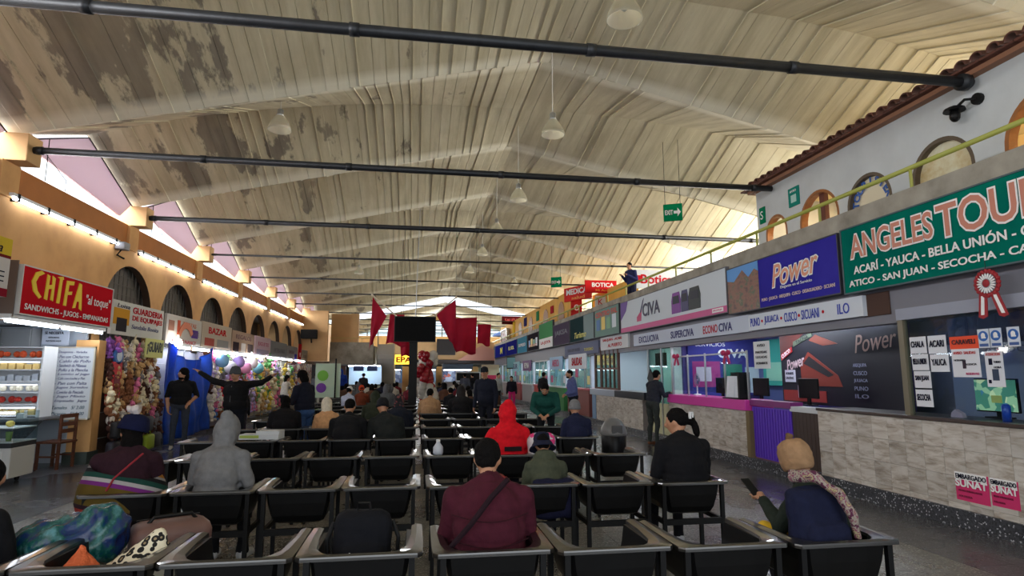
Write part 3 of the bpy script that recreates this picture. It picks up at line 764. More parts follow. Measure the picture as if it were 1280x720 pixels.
notice('', 4.96, 1.55, 0.26, 0.25, 'white sheet with a red line at the right edge of the glass', extra=[('PROMO', .5, .8, .7, .16, RED), ('PASAJES', .5, .5, .7, .16, INK)], rects=[(0, 0, 1, .15, C(200, 210, 90))])
# things behind the glass
MON = mk_cells('green_ticket_screen', [(0, (70, 130, 110)), (0.4, (150, 190, 150)), (0.7, (60, 120, 150)), (0.85, (200, 215, 170))], 14, emit=0.5)
t = thing('monitor', 'wide monitor showing a green booking page behind the glass', 'monitor', (6.35, 5.83, 1.17), FACE_R)
part('screen', MB().box(-0.24, 0.24, -0.01, 0.0, 0.08, 0.42), MON, t); part('shell', MB().box(-0.255, 0.255, 0, 0.03, 0.065, 0.435, 0.008), FRAMEB, t)
part('stand', MB().box(-0.03, 0.03, 0.02, 0.05, 0, 0.2).box(-0.12, 0.12, -0.04, 0.1, 0, 0.015), FRAMEB, t)
part('yellow_note', MB().box(-0.04, 0.08, -0.016, -0.01, 0.17, 0.25), C(226, 230, 130), t)
t = thing('printer', 'dark office printer behind the glass by the blue tin', 'printer', (6.4, 5.05, 1.17), FACE_R)
part('body', MB().box(-0.25, 0.25, -0.1, 0.25, 0, 0.28, 0.03), C(44, 46, 54), t); part('paper_tray', MB().poly([(-.18, .28), (.18, .28), (.14, .42), (-.14, .42)], 0.02), C(70, 74, 84), t)
single('blue_tin', MB().lathe([(0.04, 0), (0.04, 0.16), (0.03, 0.17), (0.03, 0.18)], 14), C(40, 80, 190, 0.3), 'small blue tin standing on the counter behind the glass', 'tin', (6.12, 5.52, 1.16), smooth=True)
single('tape_dispenser', MB().poly([(-.08, 0), (.08, 0), (.07, .05), (-.02, .09), (-.07, .05)], 0.05), C(196, 170, 190), 'pale pinkish desk tape dispenser on the counter behind the notices', 'stationery', (6.15, 6.15, 1.16), FACE_R)
t = thing('office_chair', 'grey office chair back behind the near ticket counter', 'chair', (7.2, 5.0, 0.1))
part('backrest', MB().box(-0.05, 0.05, -0.26, 0.26, 0.9, 1.55, 0.03), C(70, 80, 110), t); part('seat', MB().box(-0.05, 0.45, -0.25, 0.25, 0.45, 0.54, 0.03), C(60, 68, 92), t)
part('pedestal', MB().tube([(0.2, 0, 0), (0.2, 0, 0.45)], 0.03).box(-0.1, 0.5, -0.03, 0.03, 0, 0.05).box(0.17, 0.23, -0.3, 0.3, 0, 0.05), FRAMEB, t)
part('inner_wall', MB().box(8.3, 8.35, 2, 8.3, 0.1, 3.3), C(128, 140, 168), wr)
# ceiling lamp strips of the near booth
for i, (y0, y1, x, zz) in enumerate([(2.6, 4.0, 6.9, 3.2), (4.4, 5.8, 7.0, 3.2), (6.3, 7.7, 7.2, 3.2)]):
    t = thing('shop_ceiling_light', ['light strip over the near booth, right end', 'light strip over the near booth, middle', 'light strip over the near booth, by the dark poster'][i], 'light', (x, y0, zz))
    part('housing', MB().box(-0.08, 0.08, 0, 1.4, 0.02, 0.08), WHITE, t); part('tube', MB().tube([(0, 0.04, 0), (0, 1.36, 0)], 0.02), mat('dim_booth_tube', (214, 226, 255), 0.4, emit=3), t)
# dark poster wall with bus artwork
t = thing('dark_poster_wall', 'dark blue and red bus-line poster wall behind the glass, left of the notices', 'poster', (7.5, 9.9, 1.08), FACE_R)
part('panel', MB().box(-1.65, 1.65, 0, 0.05, 0, 1.45), C(9, 10, 26, 0.5), t)
part('orange_corner', MB().poly([(-1.65, 1.45), (-0.7, 1.45), (-1.65, 0.9)], -0.006), C(90, 30, 22), t)
q = MB().poly([(-1.0, .75), (-.75, 1.0), (.05, .55), (.15, .35), (-.7, .35), (-1.0, .5)], -0.01); part('coach_picture', q, C(120, 40, 26), t)
q = MB().poly([(-.9, .78), (-.72, .92), (-.05, .56), (-.2, .52)], -0.014); part('coach_windows', q, C(16, 14, 20), t)
q = MB().poly([(-.7, 1.22), (-.5, 1.32), (.1, 1.12), (-.3, 1.1)], -0.01); part('rear_coach_picture', q, C(110, 44, 26), t)
part('label_band', MB().poly([(-1.62, 0.85), (-1.25, 1.02), (-1.25, 1.12), (-1.62, 0.98)], -0.012), C(196, 50, 56), t)
lettering('CUSCO', CWHITE, t, -1.44, 0.99, 0.32, 0.08, -0.02, .02, roll=R(-25))
part('city_band', MB().poly([(-1.2, 1.12), (-.6, 1.3), (-.6, 1.38), (-1.2, 1.22)], -0.008), C(84, 98, 78), t)
lettering('TACNA', C(30, 30, 40), t, -0.9, 1.25, 0.4, 0.07, -0.02, roll=R(-17))
lettering('Power', C(196, 170, 176), t, -1.15, 0.8, 0.6, 0.22, -0.02, .01, .4, roll=R(-12))
lettering('Power', C(150, 122, 112), t, 1.0, 1.12, 0.95, 0.3, -0.02, 0, .35, roll=R(-5))
for i, s in enumerate(['AREQUIPA', 'CUSCO', 'JULIACA', 'PUNO', 'ILO']): lettering(s, C(130, 134, 160), t, 0.62, 0.72 - i * 0.13, 0.32, 0.07, -0.02, .01)
for (x, z) in ((-1.35, .42), (-.95, .12)):
    part('white_notice', MB().box(x - .16, x + .16, -0.02, 0, z, z + 0.24), C(190, 190, 204), t)
    lettering('HORARIOS', INK, t, x, z + .17, .24, .05, -0.024); lettering('SALIDAS', INK, t, x, z + .08, .24, .05, -0.024)
part('lower_strip', MB().box(-1.6, -0.3, -0.01, 0, 0.05, 0.26), C(150, 48, 44), t)
# low doors
t = thing('corrugated_door', 'low purple corrugated counter door', 'door', (6.0, 9.63, 0.2), FACE_R)
q = MB()
for i in range(14): q.box(-0.55 + i * 0.079, -0.55 + i * 0.079 + 0.055, -0.015, 0.0, 0.02, 0.86)
q.box(-0.57, 0.57, 0.0, 0.02, 0, 0.88); part('corrugated_sheet', q, C(92, 54, 184, 0.4), t)
part('threshold', MB().box(-0.58, 0.58, -0.02, 0.03, -0.02, 0.0), C(120, 90, 60), t)
part('top_rail', MB().box(-0.6, 0.6, -0.03, 0.2, 0.9, 1.0), C(120, 40, 110, 0.4), t)
t = thing('slatted_door', 'low dark brown slatted counter door beside the purple one', 'door', (6.02, 8.68, 0.2), FACE_R)
slm = MB().box(0, 0.085, -0.015, 0, 0.0, 0.86, 0.004).mesh('door_slat', BROWN)
for i in range(8): obj('door_slat', slm, t, (-0.36 + i * 0.091, 0, 0))
part('backing', MB().box(-0.37, 0.37, 0, 0.02, 0, 0.86), C(30, 24, 22), t); part('pale_top_strip', MB().box(-0.38, 0.38, -0.04, 0.2, 0.86, 0.94), C(196, 200, 206), t)
# --- pink counter shop
t = thing('ticket_counter', 'ticket counter with a magenta top band and beige tiles below', 'counter', (6.1, 12, 0))
part('counter_body', MB().box(-0.16, 0.25, -1.72, 1.68, 0.19, 1.0), C(130, 120, 110), t)
part('magenta_band', MB().box(-0.22, 0.35, -1.76, 1.68, 1.0, 1.19, 0.01), C(206, 62, 160, 0.35), t)
part('end_post', MB().box(-0.2, 0.0, -1.85, -1.74, 0.19, 1.0), C(110, 92, 60), t)
tile_wall(t, 10.3, 13.68, 0.19, 1.0, 0.27)
t = thing('glass_partition', 'row of clear glass panes in thin white posts on the magenta counter', 'glass screen', (6.0, 12, 1.19))
for i in range(4): part('pane', MB().box(-0.004, 0.004, -1.70 + i * 0.82, -0.92 + i * 0.82, 0.1, 0.85), GLASS, t)
for i in range(5): part('post', MB().box(-0.015, 0.015, -1.73 + i * 0.82, -1.70 + i * 0.82, 0, 0.9), METAL, t)
part('top_rail', MB().box(-0.012, 0.012, -1.73, 1.58, 0.85, 0.88), METAL, t)
t = thing('brochure_rack', 'dark rack of white leaflets at the near end of the magenta counter', 'rack', (5.98, 10.75, 1.19), FACE_R)
part('rack', MB().box(-0.32, 0.32, -0.08, 0.14, 0, 0.02).box(0.26, 0.32, -0.08, 0.14, 0, 0.5).box(-0.3, 0.3, 0.1, 0.14, 0, 0.5), FRAMEB, t)
lf = MB().poly([(-0.05, 0), (0.05, 0), (0.05, 0.4), (-0.05, 0.4)], 0.012).mesh('leaflets', C(214, 220, 230))
for i in range(5): o = obj('leaflets', lf, t, (-0.22 + i * 0.11, -0.04 + 0.01 * (i % 2), 0.03)); o.rotation_euler = (R(-6), 0, R(8 if i % 2 else -6))
part('interior_purple', MB().box(8.2, 8.25, 9.0, 11.4, 0.1, 3.2), C(70, 56, 140), wr)
part('interior_blue', MB().box(8.2, 8.25, 11.4, 13.6, 0.1, 3.2), C(72, 84, 130), wr)
part('interior_ceiling', MB().box(6.2, 8.5, 8.4, 20, 2.62, 2.66), C(190, 196, 210), wr)
sign('teal_banner', 'teal wall banner with mirrored white letters inside the magenta-counter shop', 'banner', FACE_R, (8.1, 11.9, 1.4), 2.6, 1.05, C(60, 140, 130), [('amlet', .55, .7, .5, .3, CWHITE, .02)], [(.05, .1, .4, .5, C(120, 170, 150)), (.5, .05, .9, .35, C(40, 90, 110))])
sign('bus_banner', 'violet blue picture banner on the end wall inside the magenta-counter shop', 'banner', FACE_C, (7.35, 13.56, 1.15), 1.9, 1.35, C(66, 68, 140), [('SERVICIOS', .3, .9, .4, .07, CWHITE), ('CIVA', .6, .74, .4, .16, CWHITE, .02)], [(.05, .15, .42, .6, C(170, 70, 130)), (.46, .1, .72, .55, C(60, 130, 110)), (.76, .05, .97, .5, C(170, 190, 200)), (.1, .25, .3, .5, C(206, 196, 206))])
for i, (y, x) in enumerate([(10.6, 7.1), (12.5, 7.1), (9.2, 7.5)]):
    t = thing('recessed_light', 'flat white ceiling light over the magenta counter, %s' % ['near end', 'far end', 'above the purple door'][i], 'light', (x, y, 2.56))
    part('diffuser', MB().box(-0.12, 0.12, -0.6, 0.6, 0.0, 0.02), TUBE2, t); part('frame', MB().box(-0.15, 0.15, -0.63, 0.63, 0.015, 0.05), WHITE, t)
for i, (y, lab) in enumerate([(12.4, 'dark desktop monitor behind the middle pane of the magenta counter'), (9.6, 'dark monitor above the purple door'), (10.9, 'dark monitor behind the leaflet rack')]):
    t = thing('monitor', lab, 'monitor', (6.6 if i != 1 else 6.7, y, 1.12), FACE_R)
    part('shell', MB().box(-0.26, 0.26, 0, 0.04, 0.12, 0.46, 0.01), FRAMEB, t); part('stand', MB().box(-0.03, 0.03, 0, 0.04, 0, 0.15).box(-0.12, 0.12, -0.06, 0.1, 0, 0.015), FRAMEB, t)
t = thing('desk_fan', 'small round desk fan with a pale grille behind the magenta counter glass', 'fan', (6.3, 12.95, 1.19), FACE_R)
part('stand', MB().tube([(0, 0, 0), (0, 0, 0.2)], 0.015).lathe([(0.09, 0), (0.08, 0.02), (0.02, 0.03)], 12), WHITE, t)
q = MB()
for rr in (0.14, 0.1, 0.06): q.tube([(rr * math.cos(2 * math.pi * i / 16), 0, 0.34 + rr * math.sin(2 * math.pi * i / 16)) for i in range(17)], 0.005, 5)
part('grille', q, METAL, t)
q = MB()
for i in range(3): q.ell((0.06 * math.cos(i * 2.1), 0.02, 0.34 + 0.06 * math.sin(i * 2.1)), (0.045, 0.006, 0.045), 8)
part('blades', q, C(120, 150, 190), t)
notice_c = sign('paper_notice', 'long white notice hanging on the glass above the purple door', 'notice', FACE_R, (6.0, 9.8, 1.75), 0.5, 0.48, OFFW, [('AVISO', .5, .85, .5, .1, INK), ('PARTIDAS', .5, .6, .7, .09, INK), ('LLEGADAS', .5, .42, .7, .09, INK), ('HORARIOS', .5, .2, .7, .09, INK)], th=0.004)
for i, y in enumerate((13.3, 11.0)):
    q = MB()
    for s in (-1, 1): q.ell((s * 0.09, 0, 0.02), (0.09, 0.03, 0.055), 8).poly([(0, 0), (s * .05, 0), (s * .14, -.18), (s * .08, -.2)], 0.02)
    q.ell((0, -0.01, 0.01), (0.035, 0.035, 0.035), 8)
    single('ribbon_bow', q, C(178, 26, 84), ['magenta ribbon bow at the far end of the glass panes', 'magenta ribbon bow above the leaflet rack'][i], 'bow', (5.97, y, 2.05), FACE_R)
# --- silver and black counter, frosted door, brown window
t = thing('ticket_counter', 'ticket counter with a silver and black top band, left of the standing customer', 'counter', (6.1, 17, 0))
part('counter_body', MB().box(-0.16, 0.25, -1.6, 3.0, 0.19, 0.98), C(130, 120, 110), t)
part('silver_band', MB().box(-0.2, 0.35, 0.6, 3.2, 0.98, 1.18, 0.01), C(170, 182, 200, 0.3), t); part('black_band', MB().box(-0.2, 0.35, -1.8, 0.6, 0.98, 1.18, 0.01), C(24, 24, 28, 0.3), t)
part('blue_end_panel', MB().box(-0.18, 0.0, 2.6, 3.0, 0.19, 0.98), C(110, 140, 176), t)
tile_wall(t, 15.4, 19.55, 0.19, 0.98, 0.3)
t = thing('glass_door', 'pale frosted glass door lit from within beside the standing customer', 'door', (6.05, 14.45, 0.19), FACE_R)
part('lower_panel', MB().box(-0.72, 0.72, 0, 0.02, 0, 0.75), C(190, 188, 150), t); part('pane', MB().box(-0.72, 0.72, 0, 0.01, 0.75, 2.3), GLASSG, t)
part('frame', MB().box(-0.76, -0.72, -0.02, 0.04, 0, 2.35).box(0.72, 0.76, -0.02, 0.04, 0, 2.35).box(-0.76, 0.76, -0.02, 0.04, 2.3, 2.35).box(0.1, 0.14, -0.02, 0.03, 0, 2.3), METAL, t)
part('interior_pale', MB().box(7.9, 7.95, 13.7, 20, 0.1, 2.6), C(206, 220, 214), wr)
sign('red_poster', 'red and white poster on the pale wall inside the frosted door', 'poster', FACE_R, (7.85, 16.2, 1.1), 1.2, 1.5, C(214, 96, 90), [('OFERTA', .5, .85, .6, .12, CWHITE), ('VIAJES', .5, .5, .6, .1, CWHITE)], [(.1, .05, .9, .35, C(226, 190, 186))])
t = thing('monitor', 'black monitor hanging inside above the black counter', 'monitor', (6.8, 16.2, 1.75), FACE_R)
part('shell', MB().box(-0.36, 0.36, 0, 0.05, 0.1, 0.5, 0.01), FRAMEB, t); part('bracket', MB().box(-0.04, 0.04, 0.05, 0.1, 0.2, 0.9), METAL, t)
t = thing('payment_screen', 'tilted black touch screen standing on the black counter', 'monitor', (6.0, 14.9, 1.18), FACE_R)
q = MB().box(-0.2, 0.2, -0.02, 0.02, -0.16, 0.16, 0.01); q.move(Matrix.Translation((0, 0, 0.36)) @ Matrix.Rotation(R(40), 4, 'Y')); part('shell', q, FRAMEB, t)
part('stand', MB().tube([(0, 0, 0), (0, 0, 0.3)], 0.02).box(-0.1, 0.1, -0.08, 0.08, 0, 0.015), FRAMEB, t)
t = thing('brown_window', 'brown-framed sliding window above the silver counter', 'window', (6.02, 18.7, 1.18), FACE_R)
q = MB()
for x in (-1.2, -0.55, 1.15): q.box(x, x + 0.06, -0.03, 0.05, 0, 1.35)
for z in (0, 0.62, 1.3): q.box(-1.2, 1.2, -0.03, 0.05, z, z + 0.055)
for x in (-0.1, 0.35, 0.75): q.box(x, x + 0.03, -0.02, 0.04, 0, 1.3)
part('frame', q, C(96, 62, 52), t); part('pane', MB().box(-1.2, 1.2, 0.01, 0.02, 0, 1.35), GLASSG, t)
for i in range(2):
    t = thing('recessed_light', 'flat white ceiling light behind the %s' % ['frosted door', 'brown-framed window'][i], 'light', (7.0, 15.2 + 3.2 * i, 2.56))
    part('diffuser', MB().box(-0.12, 0.12, -0.6, 0.6, 0, 0.02), TUBE2, t); part('frame', MB().box(-0.15, 0.15, -0.63, 0.63, 0.015, 0.05), WHITE, t)

# ---------------------------------------------------------------- fascia signs
TEAL = mk_blotch('teal_sign_film', [(0.3, (8, 92, 84)), (0.55, (12, 112, 96)), (0.75, (16, 124, 100))], 0.8, 0.35)
COPPER = C(196, 124, 102, 0.4)
XS = 5.86
t = sign('hanging_sign', 'big teal ANGELES TOURS sign with copper letters above the near counter', 'sign', FACE_R, (XS, 5.82, 2.76), 3.2, 0.88, TEAL, frame=C(70, 90, 96))
def outlined(s, t, x, z, w, h, m_in, m_out, bold, y=-0.01, shear=0, roll=0):
    lettering(s, m_out, t, x, z, w + h * .10, h * 1.12, y, bold + 0.035, shear, name='lettering_outline', roll=roll)
    lettering(s, m_in, t, x, z, w, h, y - 0.004, bold - 0.005, shear, roll=roll)
outlined('ANGELES', t, -.76, 0.61, 1.34, 0.32, COPPER, CWHITE, 0.02)
outlined('TOURS', t, .68, 0.61, 1.42, 0.38, COPPER, CWHITE, 0.02)
lettering('ACARÍ - YAUCA - BELLA UNIÓN - CHALA', CWHITE, t, 0.0, 0.30, 2.8, 0.135, -0.01, .02)
lettering('ATICO - SAN JUAN - SECOCHA - CARAVELÍ', CWHITE, t, -0.03, 0.11, 2.95, 0.135, -0.01, .02)
PURP = mk_blotch('violet_blue_film', [(0.3, (48, 44, 140)), (0.6, (62, 56, 160))], 0.7, 0.35)
t = sign('hanging_sign', 'violet blue sign reading Power in script with a city photo at its left', 'sign', FACE_R, (XS + 0.02, 9.08, 2.79), 3.08, 0.84, PURP, frame=C(60, 60, 70))
part('photo_panel', MB().box(-1.54, -0.48, -0.004, 0, 0, 0.84), mk_blotch('mountain_photo', [(0.3, (52, 44, 46)), (0.5, (130, 84, 66)), (0.62, (70, 84, 60)), (0.75, (160, 120, 100))], 5, 0.4, (1, 1, 1.6)), t)
part('photo_sky', MB().poly([(-1.54, .84), (-1.54, .62), (-1.3, .58), (-1.0, .76), (-.8, .6), (-.6, .72), (-.48, .66), (-.48, .84)], -0.006), C(90, 150, 214), t)
outlined('Power', t, 0.52, 0.52, 1.2, 0.36, C(220, 150, 120), CWHITE, 0.01, shear=.35, roll=R(-4))
lettering('Elegante en el Servicio', CWHITE, t, 0.55, 0.27, 0.8, 0.06, -0.01)
lettering('PUNO · JULIACA · AREQUIPA · CUSCO · DESAGUADERO · SICUANI', C(226, 200, 190), t, 0.52, 0.12, 1.85, 0.07, -0.01)
PALE = C(206, 214, 222, 0.4)
t = sign('hanging_sign', 'long pale CIVA sign with pictures of coaches and a magenta lower stripe', 'sign', FACE_R, (XS + 0.02, 13.72, 2.84), 6.1, 0.86, PALE, frame=C(90, 90, 100))
part('magenta_stripe', MB().poly([(-3.05, 0), (3.05, 0), (3.05, .13), (-3.05, .13)], -0.005), C(198, 84, 140), t)
part('violet_corner', MB().poly([(-3.05, .86), (-2.45, .86), (-2.6, .6), (-3.05, .35)], -0.006), C(100, 66, 150), t)
lettering('CIVA', C(58, 58, 86), t, -0.75, 0.48, 1.15, 0.34, -0.01, .02)
part('emblem', MB().poly([(-1.75, .22), (-1.45, .22), (-1.42, .4), (-1.3, .74), (-1.5, .46), (-1.75, .34)], -0.008), C(190, 60, 110), t)
part('emblem_tail', MB().poly([(-1.52, .44), (-1.42, .44), (-1.22, .8), (-1.3, .74)], -0.01), C(60, 60, 96), t)
def coach(x, w, body, label):
    part('coach_picture', MB().poly([(x - w, .2), (x + w, .2), (x + w * 1.05, .5), (x + w * .8, .68), (x - w * .7, .68), (x - w, .5)], -0.008), body, t, label=label)
    part('coach_windscreen', MB().poly([(x - w * .7, .42), (x + w * .8, .42), (x + w * .7, .6), (x - w * .6, .6)], -0.012), C(40, 42, 58), t)
coach(0.75, .24, C(126, 64, 150), 'violet coach'); coach(1.2, .18, C(70, 70, 110), 'dark blue coach'); coach(1.68, .28, C(50, 58, 60), 'dark green coach')
part('web_label', MB().box(2.45, 2.9, -0.008, 0, .03, .11), CWHITE, t); lettering('civa.com.pe', C(198, 84, 140), t, 2.67, .07, .36, .05, -0.012)
t = sign('hanging_sign', 'narrow pale sign reading EXCLUCIVA SUPERCIVA ECONOCIVA', 'sign', FACE_R, (XS + 0.1, 13.05, 2.42), 5.9, 0.31, C(196, 204, 220, 0.4))
lettering('EXCLUCIVA', NAVY, t, -1.85, .15, 1.35, .17, -0.006, .02); lettering('SUPERCIVA', NAVY, t, 0.15, .15, 1.2, .17, -0.006, .02)
lettering('ECONO', C(178, 30, 60), t, 1.5, .15, .62, .17, -0.006, .02); lettering('CIVA', NAVY, t, 2.12, .15, .52, .17, -0.006, .02)
t = sign('hanging_sign', 'narrow white sign reading PUNO JULIACA CUSCO SICUANI under the violet sign', 'sign', FACE_R, (XS + 0.08, 8.64, 2.43), 2.85, 0.28, C(210, 216, 226, 0.4))
for s, x, w in (('PUNO', -1.2, .3), ('JULIACA', -.7, .42), ('CUSCO', -.17, .34), ('SICUANI', .32, .42), ('ILO', 1.05, .24)): lettering(s, C(40, 60, 170), t, x, .14, w, .15, -0.006, .01)
for x in (-.98, -.42, .05, .62): lettering('•', RED, t, x, .14, .05, .05, -0.006)
BR = C(84, 66, 60)
sign('timber_panel', 'brown timber panel beside the near end of the PUNO sign', 'panel', FACE_R, (6.0, 7.05, 2.42), 0.45, 0.3, BR)
# rosette
t = thing('rosette', 'red and white ribbon rosette with two tails hanging under the teal sign', 'rosette', (5.8, 5.28, 2.22), FACE_R)
q = MB(); w2 = MB()
for i in range(20):
    a = 2 * math.pi * i / 20; q.ell((0.125 * math.cos(a), 0, 0.36 + 0.125 * math.sin(a)), (0.026, 0.016, 0.026), 6)
    w2.ell((0.075 * math.cos(a), -0.012, 0.36 + 0.075 * math.sin(a)), (0.035, 0.006, 0.009), 6, Matrix.Rotation(-a, 3, 'Y'))
REDR = C(150, 20, 32)
part('outer_ruffle', q.lathe([(0.001, 0), (0.001, 0.001)], 3), REDR, t); part('white_pleats', w2, CWHITE, t); part('centre', MB().ell((0, -0.015, 0.36), (0.04, 0.012, 0.04)), REDR, t)
for x0, x1, nm in ((-0.06, -0.085, 'a'), (0.06, 0.14, 'b')):
    part('tail', MB().poly([(x0 - .045, .26), (x0 + .045, .26), (x1 + .05, .02), (x1, .0), (x1 - .05, .02)], 0.008), REDR, t)
    part('tail_stripe', MB().poly([(x0 - .017, .26), (x0 + .017, .26), (x1 + .018, .04), (x1 - .018, .04)], -0.004), CWHITE, t)
part('cord', MB().tube([(0, 0, .5), (0, 0, .6)], 0.004, 4), FRAMEB, t)
# security camera on the white wall
t = thing('security_camera', 'black dome security camera on a bracket on the white upstairs wall', 'camera', (XH, 5.95, 4.82), FACE_R)
part('mount', MB().rings([[(0.11 + 0.07 * math.cos(a * .5236), y, 0.1 + 0.07 * math.sin(a * .5236)) for a in range(12)] for y in (0, -0.05)]), FRAMEB, t)
part('arm', MB().tube([(0.11, -0.05, 0.1), (0.03, -0.12, 0.12), (-0.08, -0.14, 0.06)], 0.018), FRAMEB, t)
part('hood', MB().lathe([(0.02, 0.1), (0.11, 0.06), (0.12, 0.03), (0.06, 0.03)], 14, (-0.1, -0.14, 0)), FRAMEB, t); part('dome', MB().ell((-0.1, -0.14, -0.03), (0.06, 0.06, 0.08)), BLACKP, t)
obj_f = lettering('F', INK, None, 0, 0, .14, .26, 0, .02); obj_f.location = (XH - 0.006, 5.02, 5.03); obj_f.rotation_euler = (0, 0, FACE_R)
tag(obj_f, 'black painted letter F on the white upstairs wall at the right edge', 'lettering')
sign('wall_sign', 'small teal sign high on the far end of the white upstairs wall', 'sign', FACE_R, (XH - 0.02, 9.45, 4.62), 0.3, 0.34, C(40, 130, 116), [('AFORO', .5, .8, .6, .12, CWHITE)], [(.25, .2, .75, .6, C(180, 214, 206))], th=0.02)
sign('wall_sign', 'tiny green sign at the far corner of the white upstairs wall', 'sign', FACE_R, (XH - 0.02, 10.45, 4.55), 0.18, 0.32, C(24, 120, 84), [('S', .5, .5, .5, .5, CWHITE)], th=0.02)
# exit signs
GREEN = C(14, 130, 84)
def exit_sign(x, y, z, w, label, rz=FACE_C):
    t = sign('exit_sign', label, 'exit sign', rz, (x, y, z), w, w * .95, GREEN, [('EXIT', .30, .5, .42, .28, CWHITE, .02)], [], th=0.03)
    hh = w * .95
    part('arrow', MB().poly([(.05 * w, .42 * hh), (.25 * w, .42 * hh), (.25 * w, .25 * hh), (.42 * w, .5 * hh), (.25 * w, .75 * hh), (.25 * w, .58 * hh), (.05 * w, .58 * hh)], -0.008), CWHITE, t)
    part('wire', MB().tube([(-.4 * w, .01, hh), (-.4 * w, .01, roof_z(x, y) - z + .08)], 0.006, 4).tube([(.4 * w, .01, hh), (.4 * w, .01, roof_z(x, y) - z + .08)], 0.006, 4), FRAMEB, t)
    return t
exit_sign(5.72, 12.6, 5.12, 0.42, 'green exit sign with a white arrow hanging near the white upstairs house', R(-28))
exit_sign(5.3, 22.5, 5.0, 0.42, 'smaller green exit sign hanging farther off beside the red pharmacy sign', R(-28))

# ---------------------------------------------------------------- the smaller shops beyond
SH = [  # y0, y1, sign material, texts, label
 (16.85, 19.35, C(170, 206, 196, .4), [('CENTRO FAL', .5, .82, .9, .2, C(200, 60, 50), .02)], 'pale green picture sign headed in red, next to the long pale sign', 'pic'),
 (19.4, 22.6, C(66, 92, 96, .4), [('Turismo', .45, .25, .5, .25, C(196, 190, 70), .02, .3)], 'dark teal sign with yellow lower lettering', 'half'),
 (22.7, 25.5, C(116, 104, 128, .4), [('JAKSA', .5, .55, .8, .3, C(60, 50, 80), .02)], 'grey-violet sign with dark lettering', ''),
 (25.6, 28.6, C(120, 200, 140, .4), [('LA JOYA', .5, .2, .7, .15, RED, .02)], 'bright green and white sign', 'white'),
 (28.7, 31.6, C(70, 64, 74, .4), [('DORADO', .5, .3, .7, .15, C(200, 120, 80), .02)], 'dark square sign with pale panes', 'pic'),
 (31.8, 35.0, C(110, 190, 226, .4), [('EXPRESO', .5, .5, .7, .2, CWHITE, .02)], 'light blue sign', ''),
 (35.1, 39.5, C(56, 60, 170, .4), [('EL SOL', .5, .5, .5, .25, C(226, 220, 60), .02)], 'deep blue sign with yellow vertical mark', ''),
 (39.6, 45.0, C(50, 56, 160, .4), [('M', .6, .5, .2, .5, C(226, 220, 60), .03)], 'deep blue sign with a yellow letter', ''),
 (45.1, 51.0, C(150, 160, 170, .4), [('LINEA', .5, .5, .5, .3, C(90, 90, 110))], 'grey sign second from the far end', ''),
 (51.2, 58.5, C(120, 124, 136, .4), [('NORTE', .5, .5, .5, .3, C(70, 70, 90))], 'grey sign at the far end of the parapet', '')]
for (y0, y1, m, tx, lab, kind) in SH:
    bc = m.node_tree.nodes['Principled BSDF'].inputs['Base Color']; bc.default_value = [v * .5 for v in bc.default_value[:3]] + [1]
    t = sign('hanging_sign', 'fascia sign: ' + lab, 'sign', FACE_R, (XS, (y0 + y1) / 2, 2.86), y1 - y0 - 0.06, 0.86 if kind != 'white' else 1.15, m, tx, frame=C(60, 62, 70))
    w = y1 - y0 - .06
    if kind == 'pic':
        for i in range(4): part('picture_block', MB().box(-w * .42 + i * w * .22, -w * .42 + i * w * .22 + w * .15, -0.006, 0, .2, .55 + .06 * (i % 2)), [C(60, 110, 170), C(220, 190, 80), C(110, 160, 120), C(200, 210, 220)][i], t)
    if kind == 'half': part('plain_half', MB().box(w * .1, w * .5, -0.004, 0, 0, .86), C(78, 108, 110), t)
    if kind == 'white': part('white_lower_half', MB().box(-w * .5, w * .5, -0.004, 0, 0, .45), CWHITE, t)
sign('hanging_sign', 'narrow white sign with red words left of the EXCLUCIVA sign', 'sign', FACE_R, (XS + .1, 17.75, 2.42), 2.6, 0.42, OFFW, [('SAN JUAN - ACARI', .45, .7, .7, .25, RED, .01), ('AL PUERTO', .55, .3, .5, .25, RED, .01)])
sign('hanging_sign', 'narrow grey-blue sign under the dark teal sign', 'sign', FACE_R, (XS + .1, 21.6, 2.36), 4.6, 0.42, C(120, 126, 150), [('TRANSPORTES', .3, .5, .4, .3, C(60, 60, 90), .01), ('TURISMO', .75, .4, .25, .25, C(210, 200, 90), .01)])
cols = [(C(120, 62, 56), C(196, 200, 206)), (C(48, 120, 60), C(150, 176, 206)), (C(176, 62, 54), C(160, 196, 214)), (C(150, 146, 150), C(150, 60, 110)), (C(140, 60, 60), C(120, 190, 210)), (C(160, 150, 150), C(190, 200, 214)), (C(120, 110, 110), C(120, 160, 200)), (C(150, 80, 70), C(180, 190, 200)), (C(130, 120, 120), C(150, 190, 220)), (C(120, 110, 110), C(190, 190, 190))]
bounds = [20, 23.6, 27, 30.5, 34, 38, 42, 46, 50, 54, 59]
